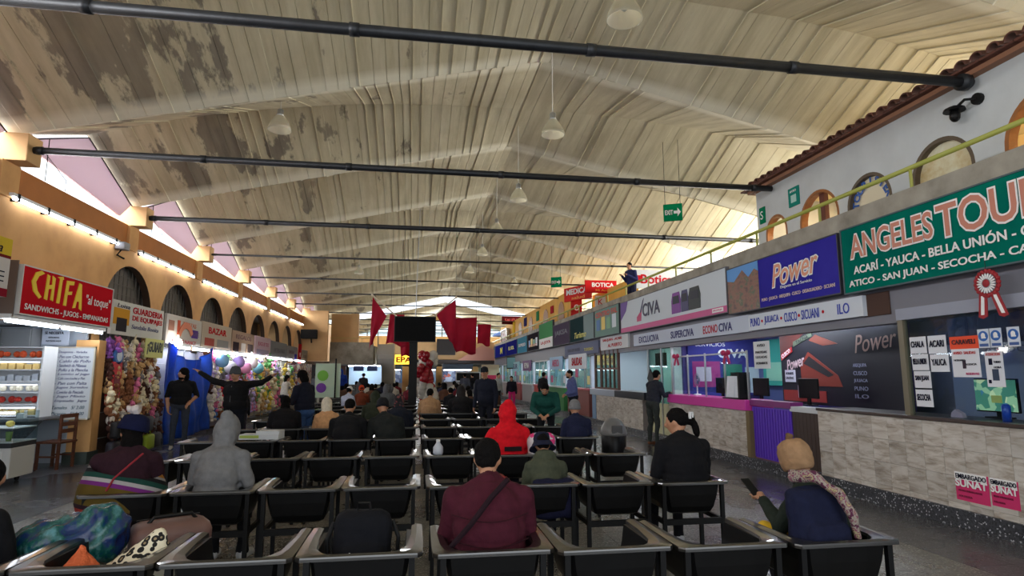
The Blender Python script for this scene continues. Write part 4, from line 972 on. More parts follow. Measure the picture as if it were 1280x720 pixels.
for i, (a, b) in enumerate(zip(bounds, bounds[1:])):
    c1, c2 = cols[i]; ym = (a + b) / 2; w = b - a
    t = thing('ticket_booth', '%s smaller ticket booth beyond the brown-framed window, %s front' % (ORD[i], ['brown-red', 'green', 'orange-red', 'grey', 'dull red', 'pale grey', 'dark grey', 'rusty', 'grey-white', 'warm grey'][i]), 'booth', (6.0, ym, 0.1), FACE_R)
    part('counter', MB().box(-w / 2 + .1, w / 2 - .5, -0.05, 0.5, 0.09, 1.0, 0.01), c1, t)
    part('counter_top', MB().box(-w / 2 + .05, w / 2 - .45, -0.1, 0.55, 1.0, 1.06, 0.008), C(206, 206, 208, .3) if i % 2 else C(190, 70, 90, .3), t)
    part('back_panel', MB().box(-w / 2 + .05, w / 2 - .05, 1.6, 1.65, 0, 2.4), c2, t)
    fr = MB()
    for x in (-w / 2 + .1, -w / 6, w / 6, w / 2 - .5): fr.box(x, x + .04, 0, .05, 1.06, 2.2)
    fr.box(-w / 2 + .1, w / 2 - .46, 0, .05, 2.16, 2.22)
    part('window_frame', fr, METAL, t)
    part('pane', MB().box(-w / 2 + .1, w / 2 - .46, .02, .03, 1.06, 2.16), GLASSG, t)
    part('ceiling_light', MB().box(-w * .3, w * .3, .5, .7, 2.3, 2.33), TUBE2, t)
    for q in range(4):
        x = -w / 2 + .4 + q * w * .22; z = 1.2 + .25 * (q % 3)
        part('pinned_notice', MB().box(x, x + .35, -0.01, -0.004, z, z + .3), [OFFW, C(200, 60, 120), C(90, 170, 200), C(230, 220, 150)][(q + i) % 4], t)
    if i in (0, 1, 3, 4):
        part('booth_banner', MB().box(-w * .4, w * .3, -0.06, -0.02, 1.75, 2.3), [C(206, 214, 226), C(140, 180, 214), 0, C(96, 40, 110), C(150, 200, 214)][i], t)
        lettering(['SALIDAS', 'AMERICA', '', 'REYNA', 'SUR'][i], [RED, C(190, 60, 110), 0, CWHITE, NAVY][i], t, -w * .05, 2.03, w * .4, .3, -0.07, .02)
t = thing('wall_television', 'boxy teal-screened television hanging in a far right booth', 'television', (5.9, 37, 2.0), R(-60))
part('shell', MB().box(-.6, .6, 0, .1, 0, .75, .01), FRAMEB, t); part('screen', MB().box(-.54, .54, -.01, 0, .06, .69), C(96, 160, 176, .3), t)
# ---- upstairs beyond the white house: yellow fronts, pharmacy signs
yf = struct('wall_upper_yellow', MB().box(6.4, 6.6, 24.0, 46, 3.6, 5.2).box(7.2, 7.5, 19.5, 24, 3.6, 4.9).box(7.2, 10.5, 14.5, 14.8, 3.6, 4.3), YELLOWW)
for i, y in enumerate((24.2, 27.5, 31.5, 35)):
    q = MB().rings([[(xx, 0.55 * math.cos(math.pi * j / 10), .75 + .45 * math.sin(math.pi * j / 10)) for j in range(11)] + [(xx, -.55, 0), (xx, .55, 0)] for xx in (-.02, .0)])
    part('arched_opening', q, C(150, 96, 40), yf, loc=(6.4, y + 2, 3.7))
part('inner_wall_pale', MB().box(9.5, 9.6, 10.7, 60, 3.6, 4.6), C(206, 196, 176), upr)
t = sign('shop_sign', 'red sign reading BOTICA facing the camera upstairs', 'sign', FACE_C, (6.95, 22.0, 4.75), 1.25, 0.48, C(206, 40, 44), [('BOTICA', .56, .64, .7, .36, CWHITE, .03), ('Mi Amigo', .6, .18, .55, .2, C(240, 150, 60), .02)])
t = sign('shop_sign', 'red and white MEDICA sign turned towards the hall upstairs', 'sign', R(-68), (6.2, 22.8, 4.55), 1.7, 0.55, C(214, 60, 56), [('MEDICA', .5, .66, .8, .42, CWHITE, .03), ('salud', .55, .2, .5, .22, C(240, 160, 80), .02)])
t = sign('shop_sign', 'white vertical sign with red blocks spelling BOT upstairs', 'sign', FACE_C, (6.35, 23.4, 3.7), 0.45, 1.25, C(206, 60, 60), [('B', .5, .84, .5, .2, CWHITE, .03), ('O', .5, .5, .5, .2, CWHITE, .03), ('T', .5, .16, .5, .2, CWHITE, .03)])
t = sign('shop_sign', 'second white vertical sign beside the pharmacy front upstairs', 'sign', FACE_C, (6.95, 22.1, 3.7), 0.4, 0.95, OFFW, [('K', .5, .75, .5, .25, RED), ('I', .5, .3, .2, .25, RED)])
t = thing('display_case', 'glazed white pharmacy display case behind the upstairs rail', 'case', (7.6, 21.0, 3.6), FACE_C)
part('case_body', MB().box(-.6, .6, 0, .5, 0, .55), C(170, 176, 206), t); part('shelf_goods', MB().box(-.55, .55, -.02, 0, .1, .5), mk_cells('pharmacy_goods', [(0, (120, 130, 200)), (.4, (210, 215, 230)), (.8, (180, 90, 110))], 8), t)
sign('shop_sign', 'white and red bank-like sign above the upstairs rail behind the man', 'sign', FACE_C, (7.9, 18.6, 4.45), 2.2, 0.62, OFFW, [('Botica', .45, .5, .5, .5, RED, .02)], [(.12, .3, .2, .7, RED)])
sign('shop_sign', 'small dark red sign hanging far down the upstairs gallery', 'sign', FACE_C, (6.3, 40, 5.0), 1.3, 0.55, C(90, 30, 34), [('SALIDA', .5, .5, .7, .4, C(220, 90, 90), .02)])
for i, (x, y, z, w, h, m, lab) in enumerate([(6.39, 31.5, 4.5, .6, .5, C(60, 130, 90), 'small green square sign on the yellow upstairs wall'), (6.39, 28.0, 4.55, .6, .35, C(170, 50, 60), 'small red sign on the yellow upstairs wall'), (6.39, 35.2, 4.5, .8, .5, C(60, 60, 110), 'small dark blue sign on the yellow upstairs wall'), (6.39, 39.5, 4.0, .8, 1.1, C(220, 180, 60), 'yellow upright banner far along the upstairs gallery')]):
    sign('gallery_sign', lab, 'sign', FACE_R, (x - .03, y, z), w, h, m, th=.04)
t = thing('parasol', 'blue and white parasol far along the upstairs gallery', 'parasol', (6.5, 45, 3.9))
part('canopy', MB().lathe([(.9, .6), (.7, .8), (.3, .95), (.02, 1.0)], 10), C(104, 134, 196), t); part('pole', MB().tube([(0, 0, -.28), (0, 0, .9)], .03), METAL, t)
t = thing('display_rack', 'rack of pale goods leaning on the gallery rail far off', 'rack', (6.2, 42.5, 3.62))
part('frame', MB().box(-.1, .1, -1.5, 1.5, 0, .05).box(-.1, .1, -1.5, -1.4, 0, 1.2).box(-.1, .1, 1.4, 1.5, 0, 1.2).box(-.1, .1, -1.5, 1.5, 1.15, 1.2), METAL, t)
part('goods', MB().box(-.05, .05, -1.4, 1.4, .1, 1.1), mk_cells('rack_goods', [(0, (206, 196, 190)), (.4, (170, 160, 170)), (.7, (226, 214, 206)), (.9, (180, 90, 100))], 5), t)
# ================================================================ LEFT STALLS
# CHIFA booth, Y 9.6 .. 12.75
CH_RED = C(190, 32, 42, 0.4)
t = sign('hanging_sign', 'red CHIFA sign with yellow brush letters at the left', 'sign', FACE_L, (-5.88, 11.32, 2.56), 2.72, 0.72, CH_RED, frame=C(206, 206, 206))
YEL = C(240, 206, 40)
for x0, poly in ((-1.15, [(.30, .62), (.22, .66), (.08, .60), (0, .42), (.06, .24), (.22, .12), (.28, .16), (.16, .26), (.10, .42), (.16, .54)]),
                 (-.80, [(0, .14), (.03, .62), (.10, .60), (.09, .42), (.18, .44), (.17, .62), (.25, .58), (.24, .12), (.17, .14), (.18, .36), (.09, .34), (.08, .12)]),
                 (-.48, [(.02, .10), (.06, .60), (-.02, .62), (.14, .66), (.16, .60), (.13, .60), (.10, .10)]),
                 (-.28, [(.02, .08), (.06, .60), (.28, .62), (.27, .54), (.13, .52), (.12, .38), (.24, .40), (.23, .33), (.11, .31), (.10, .08)]),
                 (.04, [(-.02, .06), (.12, .62), (.20, .60), (.26, .04), (.18, .08), (.17, .22), (.09, .22), (.06, .08)])):
    part('lettering', MB().poly([(x0 + a, b * .82 + .17) for a, b in poly], -0.012), YEL, t)
lettering('"al toque"', CWHITE, t, .86, .40, .86, .22, -0.008, 0, .1)
lettering('SANDWICHS - JUGOS - EMPANADAS', CWHITE, t, 0, .10, 2.5, .12, -0.008, .01)
sg = thing('sign_box_side', 'grey sheet end closing the red sign box at its near side', 'sign box', (-6.05, 9.93, 2.5))
part('end_sheet', MB().box(-0.2, 0.12, -0.02, 0.0, 0, 0.85), C(112, 98, 92), sg)
t = sign('menu_lightbox', 'yellow and white menu board cut by the left edge of the view', 'sign', FACE_L, (-5.7, 8.85, 2.72), 1.0, 0.82, C(200, 196, 194), [('Carta', .55, .82, .5, .16, INK, 0, .3), ('HELADOS', .5, .07, .6, .07, CWHITE)], [(0, .70, 1, 1, C(206, 178, 60)), (0, .66, 1, .71, C(110, 40, 40)), (0, 0, 1, .14, C(130, 34, 48)), (.1, .3, .25, .45, C(90, 80, 80)), (.5, .25, .9, .27, INK), (.5, .33, .9, .35, INK), (.5, .41, .9, .43, INK)], th=.1)
t = thing('shop_ceiling_light', 'pair of fluorescent tubes under the red sign', 'light', (-6.1, 11.3, 2.44))
for y0, y1 in ((-1.4, -.1), (0.05, 1.35)): part('tube', MB().tube([(0.1, y0, 0), (0.1, y1, 0)], .024), TUBE, t)
part('housing', MB().box(-0.05, 0.16, -1.42, 1.38, 0.03, 0.1), WHITE, t)
bw = MB().box(-8.2, -8.1, 8, 13.2, 0, 2.5)
bb = struct('wall_booth', bw, SHOPW)
part('side_partition', MB().box(-8.2, -6.35, 12.85, 12.92, 0, 2.6), SHOPW, bb); part('booth_ceiling', MB().box(-8.2, -6.3, 8, 12.9, 2.55, 2.6), C(170, 174, 182), bb)
part('mezzanine_panel', MB().box(-8.1, -6.6, 10.3, 10.34, 2.1, 2.5), C(110, 112, 118), bb)
t = thing('wall_cabinet', 'grey wooden cupboard under the booth ceiling above the food display', 'cabinet', (-7.5, 12.3, 2.12), FACE_C)
part('body', MB().box(-.5, .5, 0, .3, 0, .38), C(120, 122, 124), t)
for x in (-.25, .25):
    dr = part('door', MB().box(x - .235, x + .235, -.02, 0, .02, .36), C(134, 136, 138), t); part('knob', MB().ell((x * .2, -.03, .08), (.012, .012, .012), 8), METAL, dr)
# tall food shelves
FOOD = [mk_cells('pastries', [(0, (206, 176, 110)), (.3, (226, 206, 150)), (.6, (190, 150, 90)), (.85, (236, 226, 200))], 22), mk_cells('packets', [(0, (196, 60, 44)), (.4, (220, 96, 50)), (.7, (200, 170, 60))], 18)]
t = thing('food_display', 'tall white shelving of pastries and packets at the back of the left food booth', 'shelving', (-7.35, 11.95, 0), FACE_C)
sh = MB().box(-.75, .75, .38, .42, 0.9, 2.15)
for i in range(7): sh.box(-.75, .75, 0, .4, .92 + i * .2, .94 + i * .2)
sh.box(-.78, -.75, 0, .42, .9, 2.15).box(.75, .78, 0, .42, .9, 2.15); part('shelves', sh, WHITE, t)
for i in range(6):
    q = MB(); rr = random.Random(i)
    for j in range(11):
        if i in (0, 3, 4): q.box(-.71 + j * .13, -.61 + j * .13, .06, .16, .94 + i * .2, 1.02 + i * .2 + .04 * rr.random())
        else: q.ell((-.66 + j * .13, .12 + .05 * (j % 2), 1.0 + i * .2 + .01), (.055, .06, .045 + .02 * rr.random()), 7)
    part('food_row', q, [C(214, 186, 120), C(206, 60, 46), C(226, 216, 190), C(190, 196, 206), C(212, 180, 110), C(222, 90, 44)][i], t)
for i in (0, 2, 4): part('shelf_light', MB().box(-.7, .7, .02, .05, 1.06 + i * .2, 1.075 + i * .2), mat('shelf_led', (226, 236, 255), .4, emit=4), t)
# glass case on wheels
t = thing('display_case', 'wheeled white glass display case of fruit and drinks at the far left', 'display case', (-6.72, 10.35, 0), FACE_C)
W = 1.45
part('base', MB().box(-W / 2, W / 2, 0, .6, .1, .55, .01), C(206, 206, 204), t); part('door_panel', MB().box(-.62, -.02, -.01, 0, .14, .5).box(.02, .62, -.01, 0, .14, .5), C(216, 216, 214), t)
part('black_band', MB().box(-W / 2, W / 2, -.01, .61, .55, .62), C(36, 38, 44), t)
part('glass', MB().rings([[(x, y, z) for y, z in ((0.0, .62), (-.03, .8), (.02, 1.0), (.15, 1.1), (.6, 1.1), (.6, .62))] for x in (-W / 2, W / 2)], cap=False), GLASS, t)
part('end_glass', MB().box(W / 2, W / 2 + .006, .02, .6, .62, 1.08).box(-W / 2 - .006, -W / 2, .02, .6, .62, 1.08), GLASS, t)
part('shelf', MB().box(-W / 2, W / 2, .05, .58, .83, .845).box(-W / 2, W / 2, .02, .6, .62, .635), WHITE, t)
part('light', MB().box(-W / 2 + .05, W / 2 - .05, .05, .09, 1.06, 1.08), mat('case_led', (236, 240, 255), .4, emit=8), t)
for i in range(4):
    w = MB().lathe([(.045, -.015), (.045, .015)], 10); w.move(Matrix.Translation((-.55 + 1.1 * (i % 2), .08 + .44 * (i // 2), .045)) @ Matrix.Rotation(R(90), 4, 'Y')); part('caster', w, FRAMEB, t)
case = (-5.95, 9.35)
k = 0
for row, z in ((0, .635), (1, .845)):
    for i in range(8):
        x = -6.72 - .55 + i * .155; y = 10.35 + .14 + .1 * (i % 2)
        if row == 0:
            c = [C(222, 84, 36), C(226, 96, 40), C(60, 110, 70), C(180, 60, 60), C(210, 190, 120), C(226, 120, 40), C(200, 60, 60), C(120, 150, 90)][i]
            o = single('drink_cup', MB().lathe([(.034, 0), (.045, .13), (.046, .14), (.03, .142)], 10), c, 'cup of coloured drink on the lower shelf of the wheeled display case', 'cup', (x, y, z), group='cups in the wheeled display case', smooth=True)
        else:
            c = [C(196, 60, 50), C(186, 90, 40), C(214, 190, 70), C(220, 196, 80), C(206, 180, 90), C(196, 200, 90), C(206, 190, 120), C(190, 170, 80)][i]
            o = single('fruit', MB().ell((0, 0, .05), (.06, .06, .05), 10), c, 'piece of fruit or pastry on the upper shelf of the wheeled display case', 'fruit', (x, y, z), group='fruit in the wheeled display case', smooth=True)
# counter with whiteboard, chair
t = thing('booth_counter', 'grey folding counter top behind the wooden chair', 'counter', (-6.9, 11.9, 0))
part('top', MB().box(-.3, .45, -.4, .75, .86, .9), C(120, 122, 128), t); part('front', MB().box(-.3, -.26, -.4, .75, 0, .86), C(176, 184, 198), t); part('bracket', MB().poly([(0, .86), (.45, .86), (0, .3)], .03), C(90, 94, 100), t)
t = thing('orange_pillar', 'short orange pillar with a dark foot beside the wooden chair', 'pillar', (-6.15, 12.72, 0))
part('shaft', MB().box(-.25, .15, -.1, .16, .22, 2.3), ORANGE, t); part('foot', MB().box(-.26, .16, -.19, .21, 0, .22), C(60, 70, 66), t)
t = thing('whiteboard', 'whiteboard with a handwritten menu in blue marker', 'whiteboard', (-6.36, 12.5, .84), FACE_C)
part('board', MB().box(-.36, .34, 0, .03, 0, 1.3), OFFW, t)
part('frame', MB().box(-.385, -.36, -.01, .03, -.025, 1.325).box(.34, .365, -.01, .03, -.025, 1.325).box(-.385, .365, -.01, .03, 1.3, 1.325).box(-.385, .365, -.01, .03, -.025, 0), C(206, 196, 176), t)
for i, s in enumerate(['Desayunos - Variados', '- Pan con Chicharron', '- Caldo de Pollo', '- Sandwich de Milanesa', '- Pollo a la Plancha', '- Lomito al jugo', '- Cafe con Leche y Pan', '- Pan con Palta', '- Jugos Surtidos', '- Ceviche de Pescado', '- Jugo Mixto', '- Empanadas   Jugos']):
    lettering(s, NAVY, t, -.01 + .01 * (i % 3 - 1), 1.22 - i * .082, .54 + .05 * ((i * 7) % 3 - 1), .055, -.004, 0, .25)
lettering('Tamales   S/ 2.00', C(50, 90, 110), t, -.01, .2, .55, .06, -.004, 0, .25); lettering('Picante   S/ 5.00', C(50, 90, 110), t, -.01, .09, .55, .06, -.004, 0, .25)
sign('wall_notice', 'white notice headed SE NECESITA on the booth wall above the whiteboard', 'notice', FACE_C, (-6.72, 12.52, 2.2), .46, .28, C(196, 204, 218), [('SE NECESITA', .45, .8, .7, .18, INK, .02), ('SEÑORITA', .45, .5, .4, .12, INK), ('INFORMES AQUI', .45, .25, .55, .1, INK)], th=.01)
sign('wall_notice', 'blue and white notice left of the whiteboard', 'notice', FACE_C, (-7.02, 12.7, 1.86), .36, .2, C(40, 70, 176), [('LIBRO DE', .5, .75, .8, .25, CWHITE, .02), ('RECLAMOS', .5, .4, .8, .25, CWHITE, .02)], [(0, 0, 1, .2, CWHITE)], th=.01)
t = thing('wooden_chair', 'dark stained wooden chair with a slatted back beside the whiteboard', 'chair', (-6.32, 12.15, 0), R(-8))
for y in (-.19, .19):
    part('leg', MB().box(-.2, -.16, y - .02, y + .02, 0, .45), WOOD, t, loc=(0, 0, 0))
    part('leg', MB().box(.16, .2, y - .02, y + .02, 0, .95), WOOD, t)
part('seat', MB().box(-.22, .22, -.22, .22, .44, .48, .008), WOOD, t)
for z in (.62, .74, .88): part('back_slat', MB().box(.165, .19, -.19, .19, z, z + .07), WOOD, t)
for y in (-.19, .19): part('stretcher', MB().box(-.18, .18, y - .012, y + .012, .2, .23), WOOD, t)
single('napkin_holder', MB().box(-.06, .06, -.05, .05, 0, .09, .01).tube([(0, .1, 0), (0, .1, .14)], .025), C(226, 226, 226), 'small white condiment holder standing on the booth counter', 'condiment holder', (-6.7, 11.75, .9))

# --------------------------------------------------------------- sign band over the merchandise stalls
XF = -5.98
SG = [  # y0,y1,z0,z1
 (12.95, 15.4, 2.45, 3.14, C(206, 206, 202), 'white sign with red letters reading GUARDERIA DE EQUIPAJES', [('GUARDERIA', .66, .80, .62, .2, RED, .02), ('DE EQUIPAJES', .66, .54, .62, .2, RED, .02), ('Sandalia Bonita', .62, .30, .55, .13, NAVY, 0, .2), ('Luisa', .18, .86, .22, .12, INK, 0, .2)], [(.02, .3, .3, .78, C(206, 150, 60)), (.08, .1, .26, .5, C(60, 56, 60))]),
 (15.6, 18.0, 2.4, 3.12, C(196, 190, 184), 'pale picture sign with an orange arc over the blue tarpaulin', [('TORTAS', .62, .75, .4, .16, C(206, 110, 60)), ('CAFE', .8, .45, .25, .16, C(90, 50, 120)), ('MODAS NANCY', .5, .12, .7, .14, C(190, 60, 70), .01)], [(.7, .3, .9, .6, C(100, 70, 150)), (.05, .45, .2, .8, C(150, 110, 96)), (.28, .35, .36, .85, C(190, 90, 70))]),
 (18.05, 20.8, 2.4, 3.15, C(190, 176, 160), 'cream sign with small red pictures, right of the arc sign', [('BAZAR', .5, .7, .6, .25, RED, .02)], [(.1, .1, .4, .4, C(170, 90, 80)), (.5, .1, .9, .4, C(150, 150, 150))]),
 (20.9, 23.6, 2.35, 3.1, C(176, 150, 132), 'brown and white checked banner over the stalls', [('REGALOS', .5, .75, .7, .2, C(100, 40, 44), .02)], [(.05, .1, .3, .5, C(70, 60, 66)), (.4, .1, .6, .5, C(206, 200, 196)), (.7, .1, .95, .5, C(90, 80, 84))]),
 (23.8, 26.2, 2.35, 3.1, C(206, 178, 190), 'pinkish sign with pale panels farther along the stalls', [('JUGUETES', .5, .6, .7, .25, C(170, 50, 90), .02)], [(.1, .1, .9, .35, C(160, 150, 170))]),
 (26.3, 29.4, 2.3, 3.05, C(130, 128, 132), 'grey sheet sign under the fifth arch', [('ARTESANIAS', .5, .5, .7, .25, C(70, 66, 72), .02)], []),
 (29.5, 32.0, 2.3, 3.0, C(144, 140, 142), 'grey sheet sign with a blue square', [('LIBRERIA', .4, .6, .5, .2, C(90, 40, 46), .01)], [(.7, .1, .95, .5, C(70, 60, 150))]),
 (32.9, 34.9, 2.25, 2.95, C(160, 152, 142), 'beige sheet sign at the end of the stall row', [('DULCES', .5, .5, .6, .25, C(110, 90, 80), .01)], [])]
for (y0, y1, z0, z1, m, lab, tx, rc) in SG:
    sign('stall_sign', lab, 'sign', FACE_L, (XF, (y0 + y1) / 2, z0), y1 - y0, z1 - z0, m, tx, rc, th=.06)
q = MB(); pts = []
for i in range(9):
    a = math.pi * (.15 + .75 * i / 8); pts.append((math.cos(a), math.sin(a)))
q.poly([(-.0 + .55 * a, .0 + .5 * b) for a, b in pts] + [(-.0 + .38 * a, .33 * b) for a, b in reversed(pts)], -0.01)
o = single('painted_arc', q, C(206, 110, 66), 'orange painted rainbow arc on the pale picture sign', 'painted arc', (XF + .012, 16.85, 2.5), FACE_L)
sign('stall_sign', 'red vertical banner between the grey sheet signs', 'banner', FACE_L, (XF + .06, 32.4, 2.1), .7, 1.1, C(170, 36, 44), [('OK', .5, .5, .5, .2, CWHITE)], th=.04)
sign('price_board', 'pale yellow board with hand-painted black letters among the plush toys', 'board', FACE_L, (XF + .12, 14.75, 2.02), .95, .42, C(222, 222, 150), [('¡GUIAR!', .5, .5, .85, .7, C(40, 50, 40), .03, .1)], th=.02)

# --------------------------------------------------------------- merchandise
def plush(kind):
    mb = MB()
    mb.ell((0, 0, 0), (.075, .06, .09), 8).ell((.02, 0, .125), (.065, .06, .06), 8).ell((.07, 0, .115), (.03, .028, .025), 6)
    for s in (-1, 1):
        if kind == 0: mb.ell((.0, s * .05, .18), (.015, .025, .025), 6)
        if kind == 1: mb.ell((0, s * .03, .22), (.012, .018, .06), 6)
        mb.ell((.03, s * .075, .02), (.028, .028, .055), 6, Matrix.Rotation(s * .5, 3, 'X')).ell((.05, s * .045, -.09), (.05, .03, .03), 6)
    if kind == 2: mb.ell((0, 0, .21), (.03, .03, .05), 6)
    return mb
PC = [('brown', (142, 92, 64)), ('tan', (206, 166, 116)), ('pink', (232, 128, 168)), ('white', (226, 216, 206)), ('purple', (150, 92, 176)), ('dark brown', (84, 54, 46)), ('red', (196, 44, 52)), ('yellow', (226, 196, 86)), ('blue', (86, 130, 200)), ('green', (104, 160, 96)), ('lilac', (196, 176, 226)), ('cream', (236, 222, 188)), ('grey', (130, 126, 130))]
pm = {(i, kd): plush(kd).mesh('plush_toy', CL(*PC[i][1]), True) for i in range(len(PC)) for kd in range(3)}
rnd = random.Random(11)
zones = [('brown toy stall', 12.95, 15.35, .35, 2.3, [0, 1, 5, 3, 3, 11, 0, 5, 11, 1, 12, 0, 2, 1], 128, .9),
         ('bright toy stall', 18.75, 24.0, .3, 2.25, [10, 3, 11, 2, 3, 10, 7, 12, 5, 9, 11, 3, 0, 8, 6], 104, 1.25),
         ('farther toy stalls', 24.0, 31.0, .3, 2.2, [1, 11, 7, 3, 9, 10, 2, 12], 68, 1.6)]
for zn, y0, y1, z0, z1, cs, N, sc in zones:
    ncol = int(math.sqrt(N * (y1 - y0) / (z1 - z0))); nrow = math.ceil(N / ncol); c = 0
    for i in range(nrow):
        for j in range(ncol):
            if c >= N: break
            c += 1
            ci = rnd.choice(cs)
            y = y0 + (j + .5 + rnd.uniform(-.25, .25)) * (y1 - y0) / ncol; z = z0 + (i + .5 + rnd.uniform(-.2, .2)) * (z1 - z0) / nrow
            if zn.startswith('brown') and z < .75 and rnd.random() < .5: ci = rnd.choice([5, 12, 5])
            if zn.startswith('brown') and y < 13.5 and z > 1.9: ci = 2 if rnd.random() < .6 else 4
            x = XF - .1 + (z1 - z) * .12 + rnd.uniform(-.04, .04)
            o = obj('plush_toy', pm[(ci, rnd.randrange(3))], None, (x, y, z)); s = sc * rnd.uniform(.85, 1.25)
            o.scale = (s, s, s); o.rotation_euler = (rnd.uniform(-.3, .3), rnd.uniform(-.3, .3), rnd.uniform(-.5, .5))
            lb = '%s plush toy in the %s %s part of the %s' % (PC[ci][0], ['lower', 'middle', 'upper'][min(2, int(3 * (z - z0) / (z1 - z0)))], ['near', 'far'][y > (y0 + y1) / 2], zn.replace('blue tarpaulin', 'tarpaulin'))
            tag(o, lb, 'plush toy', lb.replace('plush toy', 'plush toys'))
# stall racks behind the toys
for i, (y0, y1) in enumerate(((12.93, 15.4), (18.72, 24.0), (24.05, 31.0), (15.42, 18.7))):
    t = thing('stall_rack', ['wire display rack behind the brown plush toys', 'wire display rack of the bright toy stall', 'wire display rack of the farther toy stalls', 'rack of the closed stall behind the tarpaulin'][i], 'rack', (-6.3, (y0 + y1) / 2, 0))
    w = (y1 - y0) / 2
    part('backing', MB().box(-.04, 0, -w, w, 0.05, 2.3), [C(96, 70, 56), C(170, 160, 180), C(176, 168, 150), C(170, 170, 178)][i], t)
    q = MB()
    for z in (.4, .9, 1.4, 1.9, 2.3): q.tube([(.12, -w, z), (.12, w, z)], .01, 5)
    for j in range(int(w * 2) + 1): q.tube([(.12, -w + j, 0), (.12, -w + j, 2.3)], .012, 5)
    part('wires', q, METAL, t)
# bags, boxes and dolls low down
t = thing('toy_case', 'tall red boxed toy hanging beside the whiteboard', 'toy box', (XF + .05, 13.28, 1.05), FACE_L)
part('box', MB().box(-.18, .18, 0, .12, 0, .85, .01), C(196, 30, 44), t); part('window', MB().box(-.12, .12, -.006, 0, .1, .6), C(120, 20, 36), t)
t = thing('toy_clock', 'round blue and white toy clock above the red boxed toy', 'toy', (XF + .05, 13.3, 2.02), FACE_L)
part('disc', MB().rings([[(.17 * math.cos(a * .39), y, .17 * math.sin(a * .39)) for a in range(16)] for y in (0, .05)]), C(60, 110, 180), t); part('face', MB().rings([[(.11 * math.cos(a * .39), y, .11 * math.sin(a * .39)) for a in range(16)] for y in (-.006, 0)]), C(206, 220, 236), t)
for i in range(9):
    c = [C(30, 30, 44), C(34, 50, 110), C(30, 28, 30), C(150, 170, 40), C(44, 40, 50), C(20, 20, 24), C(26, 24, 30), C(40, 36, 40), C(60, 58, 66)][i]
    nm = ['blue-black', 'navy', 'soot-dark', 'lime', 'charcoal', 'black', 'purplish black', 'brown-black', 'grey'][i]
    t = thing('hanging_bag', '%s bag stacked low in the brown toy stall' % nm, 'bag', (XF + .3 + .05 * (i % 2), 12.98 + (i % 5) * .46, .05 + .38 * (i // 5)), FACE_L)
    part('body', MB().box(-.2, .2, -.02, .14, 0, .32, .05), c, t, True); part('handle', MB().tube([(-.08, .05, .3), (-.06, .05, .38), (.06, .05, .38), (.08, .05, .3)], .01, 5), c, t)
for i in range(6):
    q = MB().ell((0, 0, 0), (.2, .2, .2), 12)
    single('foil_balloon', q, [C(140, 190, 236, .15), C(226, 226, 236, .15), C(176, 150, 226, .15), C(236, 160, 200, .15), C(250, 240, 240, .15), C(120, 200, 220, .15)][i], '%s shiny balloon at the top of the bright toy stall' % ['sky-blue', 'silvery', 'violet', 'pink', 'pearl', 'aqua'][i], 'balloon', (XF + .25, 19.2 + i * .85, 2.05 - .18 * (i % 2)), smooth=True)
for i, (y0, w) in enumerate([(15.8, 1.1), (17.2, 1.2), (18.9, 1.6), (20.9, 1.8), (23.0, 1.8), (25.4, 2.0), (28, 2.2), (31.2, 2.2)]):
    t = thing('stall_tube_light', 'white tube light over the left stalls, %s from the camera' % ORD[i], 'light', (XF + .1, y0, 2.32))
    part('tube', MB().tube([(0, 0, 0), (0, w, 0)], .03), TUBE, t); part('housing', MB().box(-.04, .04, 0, w, .03, .08), WHITE, t)
t = thing('stall_bulb', 'bright round bulb hanging at the top of the blue tarpaulin', 'light', (XF + .15, 15.95, 2.42)); part('bulb', MB().ell((0, 0, 0), (.11, .11, .11), 12), BULB, t, True); part('socket', MB().tube([(0, 0, .1), (0, 0, .2)], .03), WHITE, t)
t = thing('stall_bulb', 'bright lamp over the farther bright stall', 'light', (XF + .2, 22.6, 2.2)); part('bulb', MB().ell((0, 0, 0), (.14, .14, .14), 12), BULB, t, True); part('socket', MB().tube([(0, 0, .1), (0, 0, .25)], .03), WHITE, t)

# blue tarpaulin
def tarp():
    bm = bmesh.new(); N, Mz = 46, 34; g = []
    for i in range(N + 1):
        u = i / N; y = 15.45 + u * 3.3; col = []
        top = 2.44 - .42 * math.sin(math.pi * min(1, max(0, (u - .06) / .94))) ** .8
        if u < .06: top = 2.42
        bot = 0.02 + .1 * u
        for j in range(Mz + 1):
            v = j / Mz; z = bot + (top - bot) * v
            f = .07 * math.sin(u * 34 + 3 * v) * (.4 + .6 * v) + .05 * math.sin(u * 13 - 6 * v + 1) + .05 * noise.noise(Vector((u * 5, v * 4, 0)))
            col.append(bm.verts.new((-5.88 + f + .05 * (1 - v), y - .35 * (1 - v) * (u > .5) * (u - .5), z)))
        g.append(col)
    for a, b in zip(g, g[1:]):
        for j in range(Mz): bm.faces.new((a[j], b[j], b[j + 1], a[j + 1]))
    r = bmesh.ops.solidify(bm, geom=bm.faces[:], thickness=.006)
    mb = MB.__new__(MB); mb.bm = bm; return mb
o = single('tarpaulin', tarp(), mat('blue_tarpaulin', (36, 92, 206), .5, nscale=5, namt=.15, bump=.3, bscale=14), 'crumpled bright blue tarpaulin hanging over a closed stall', 'tarpaulin', smooth=True)
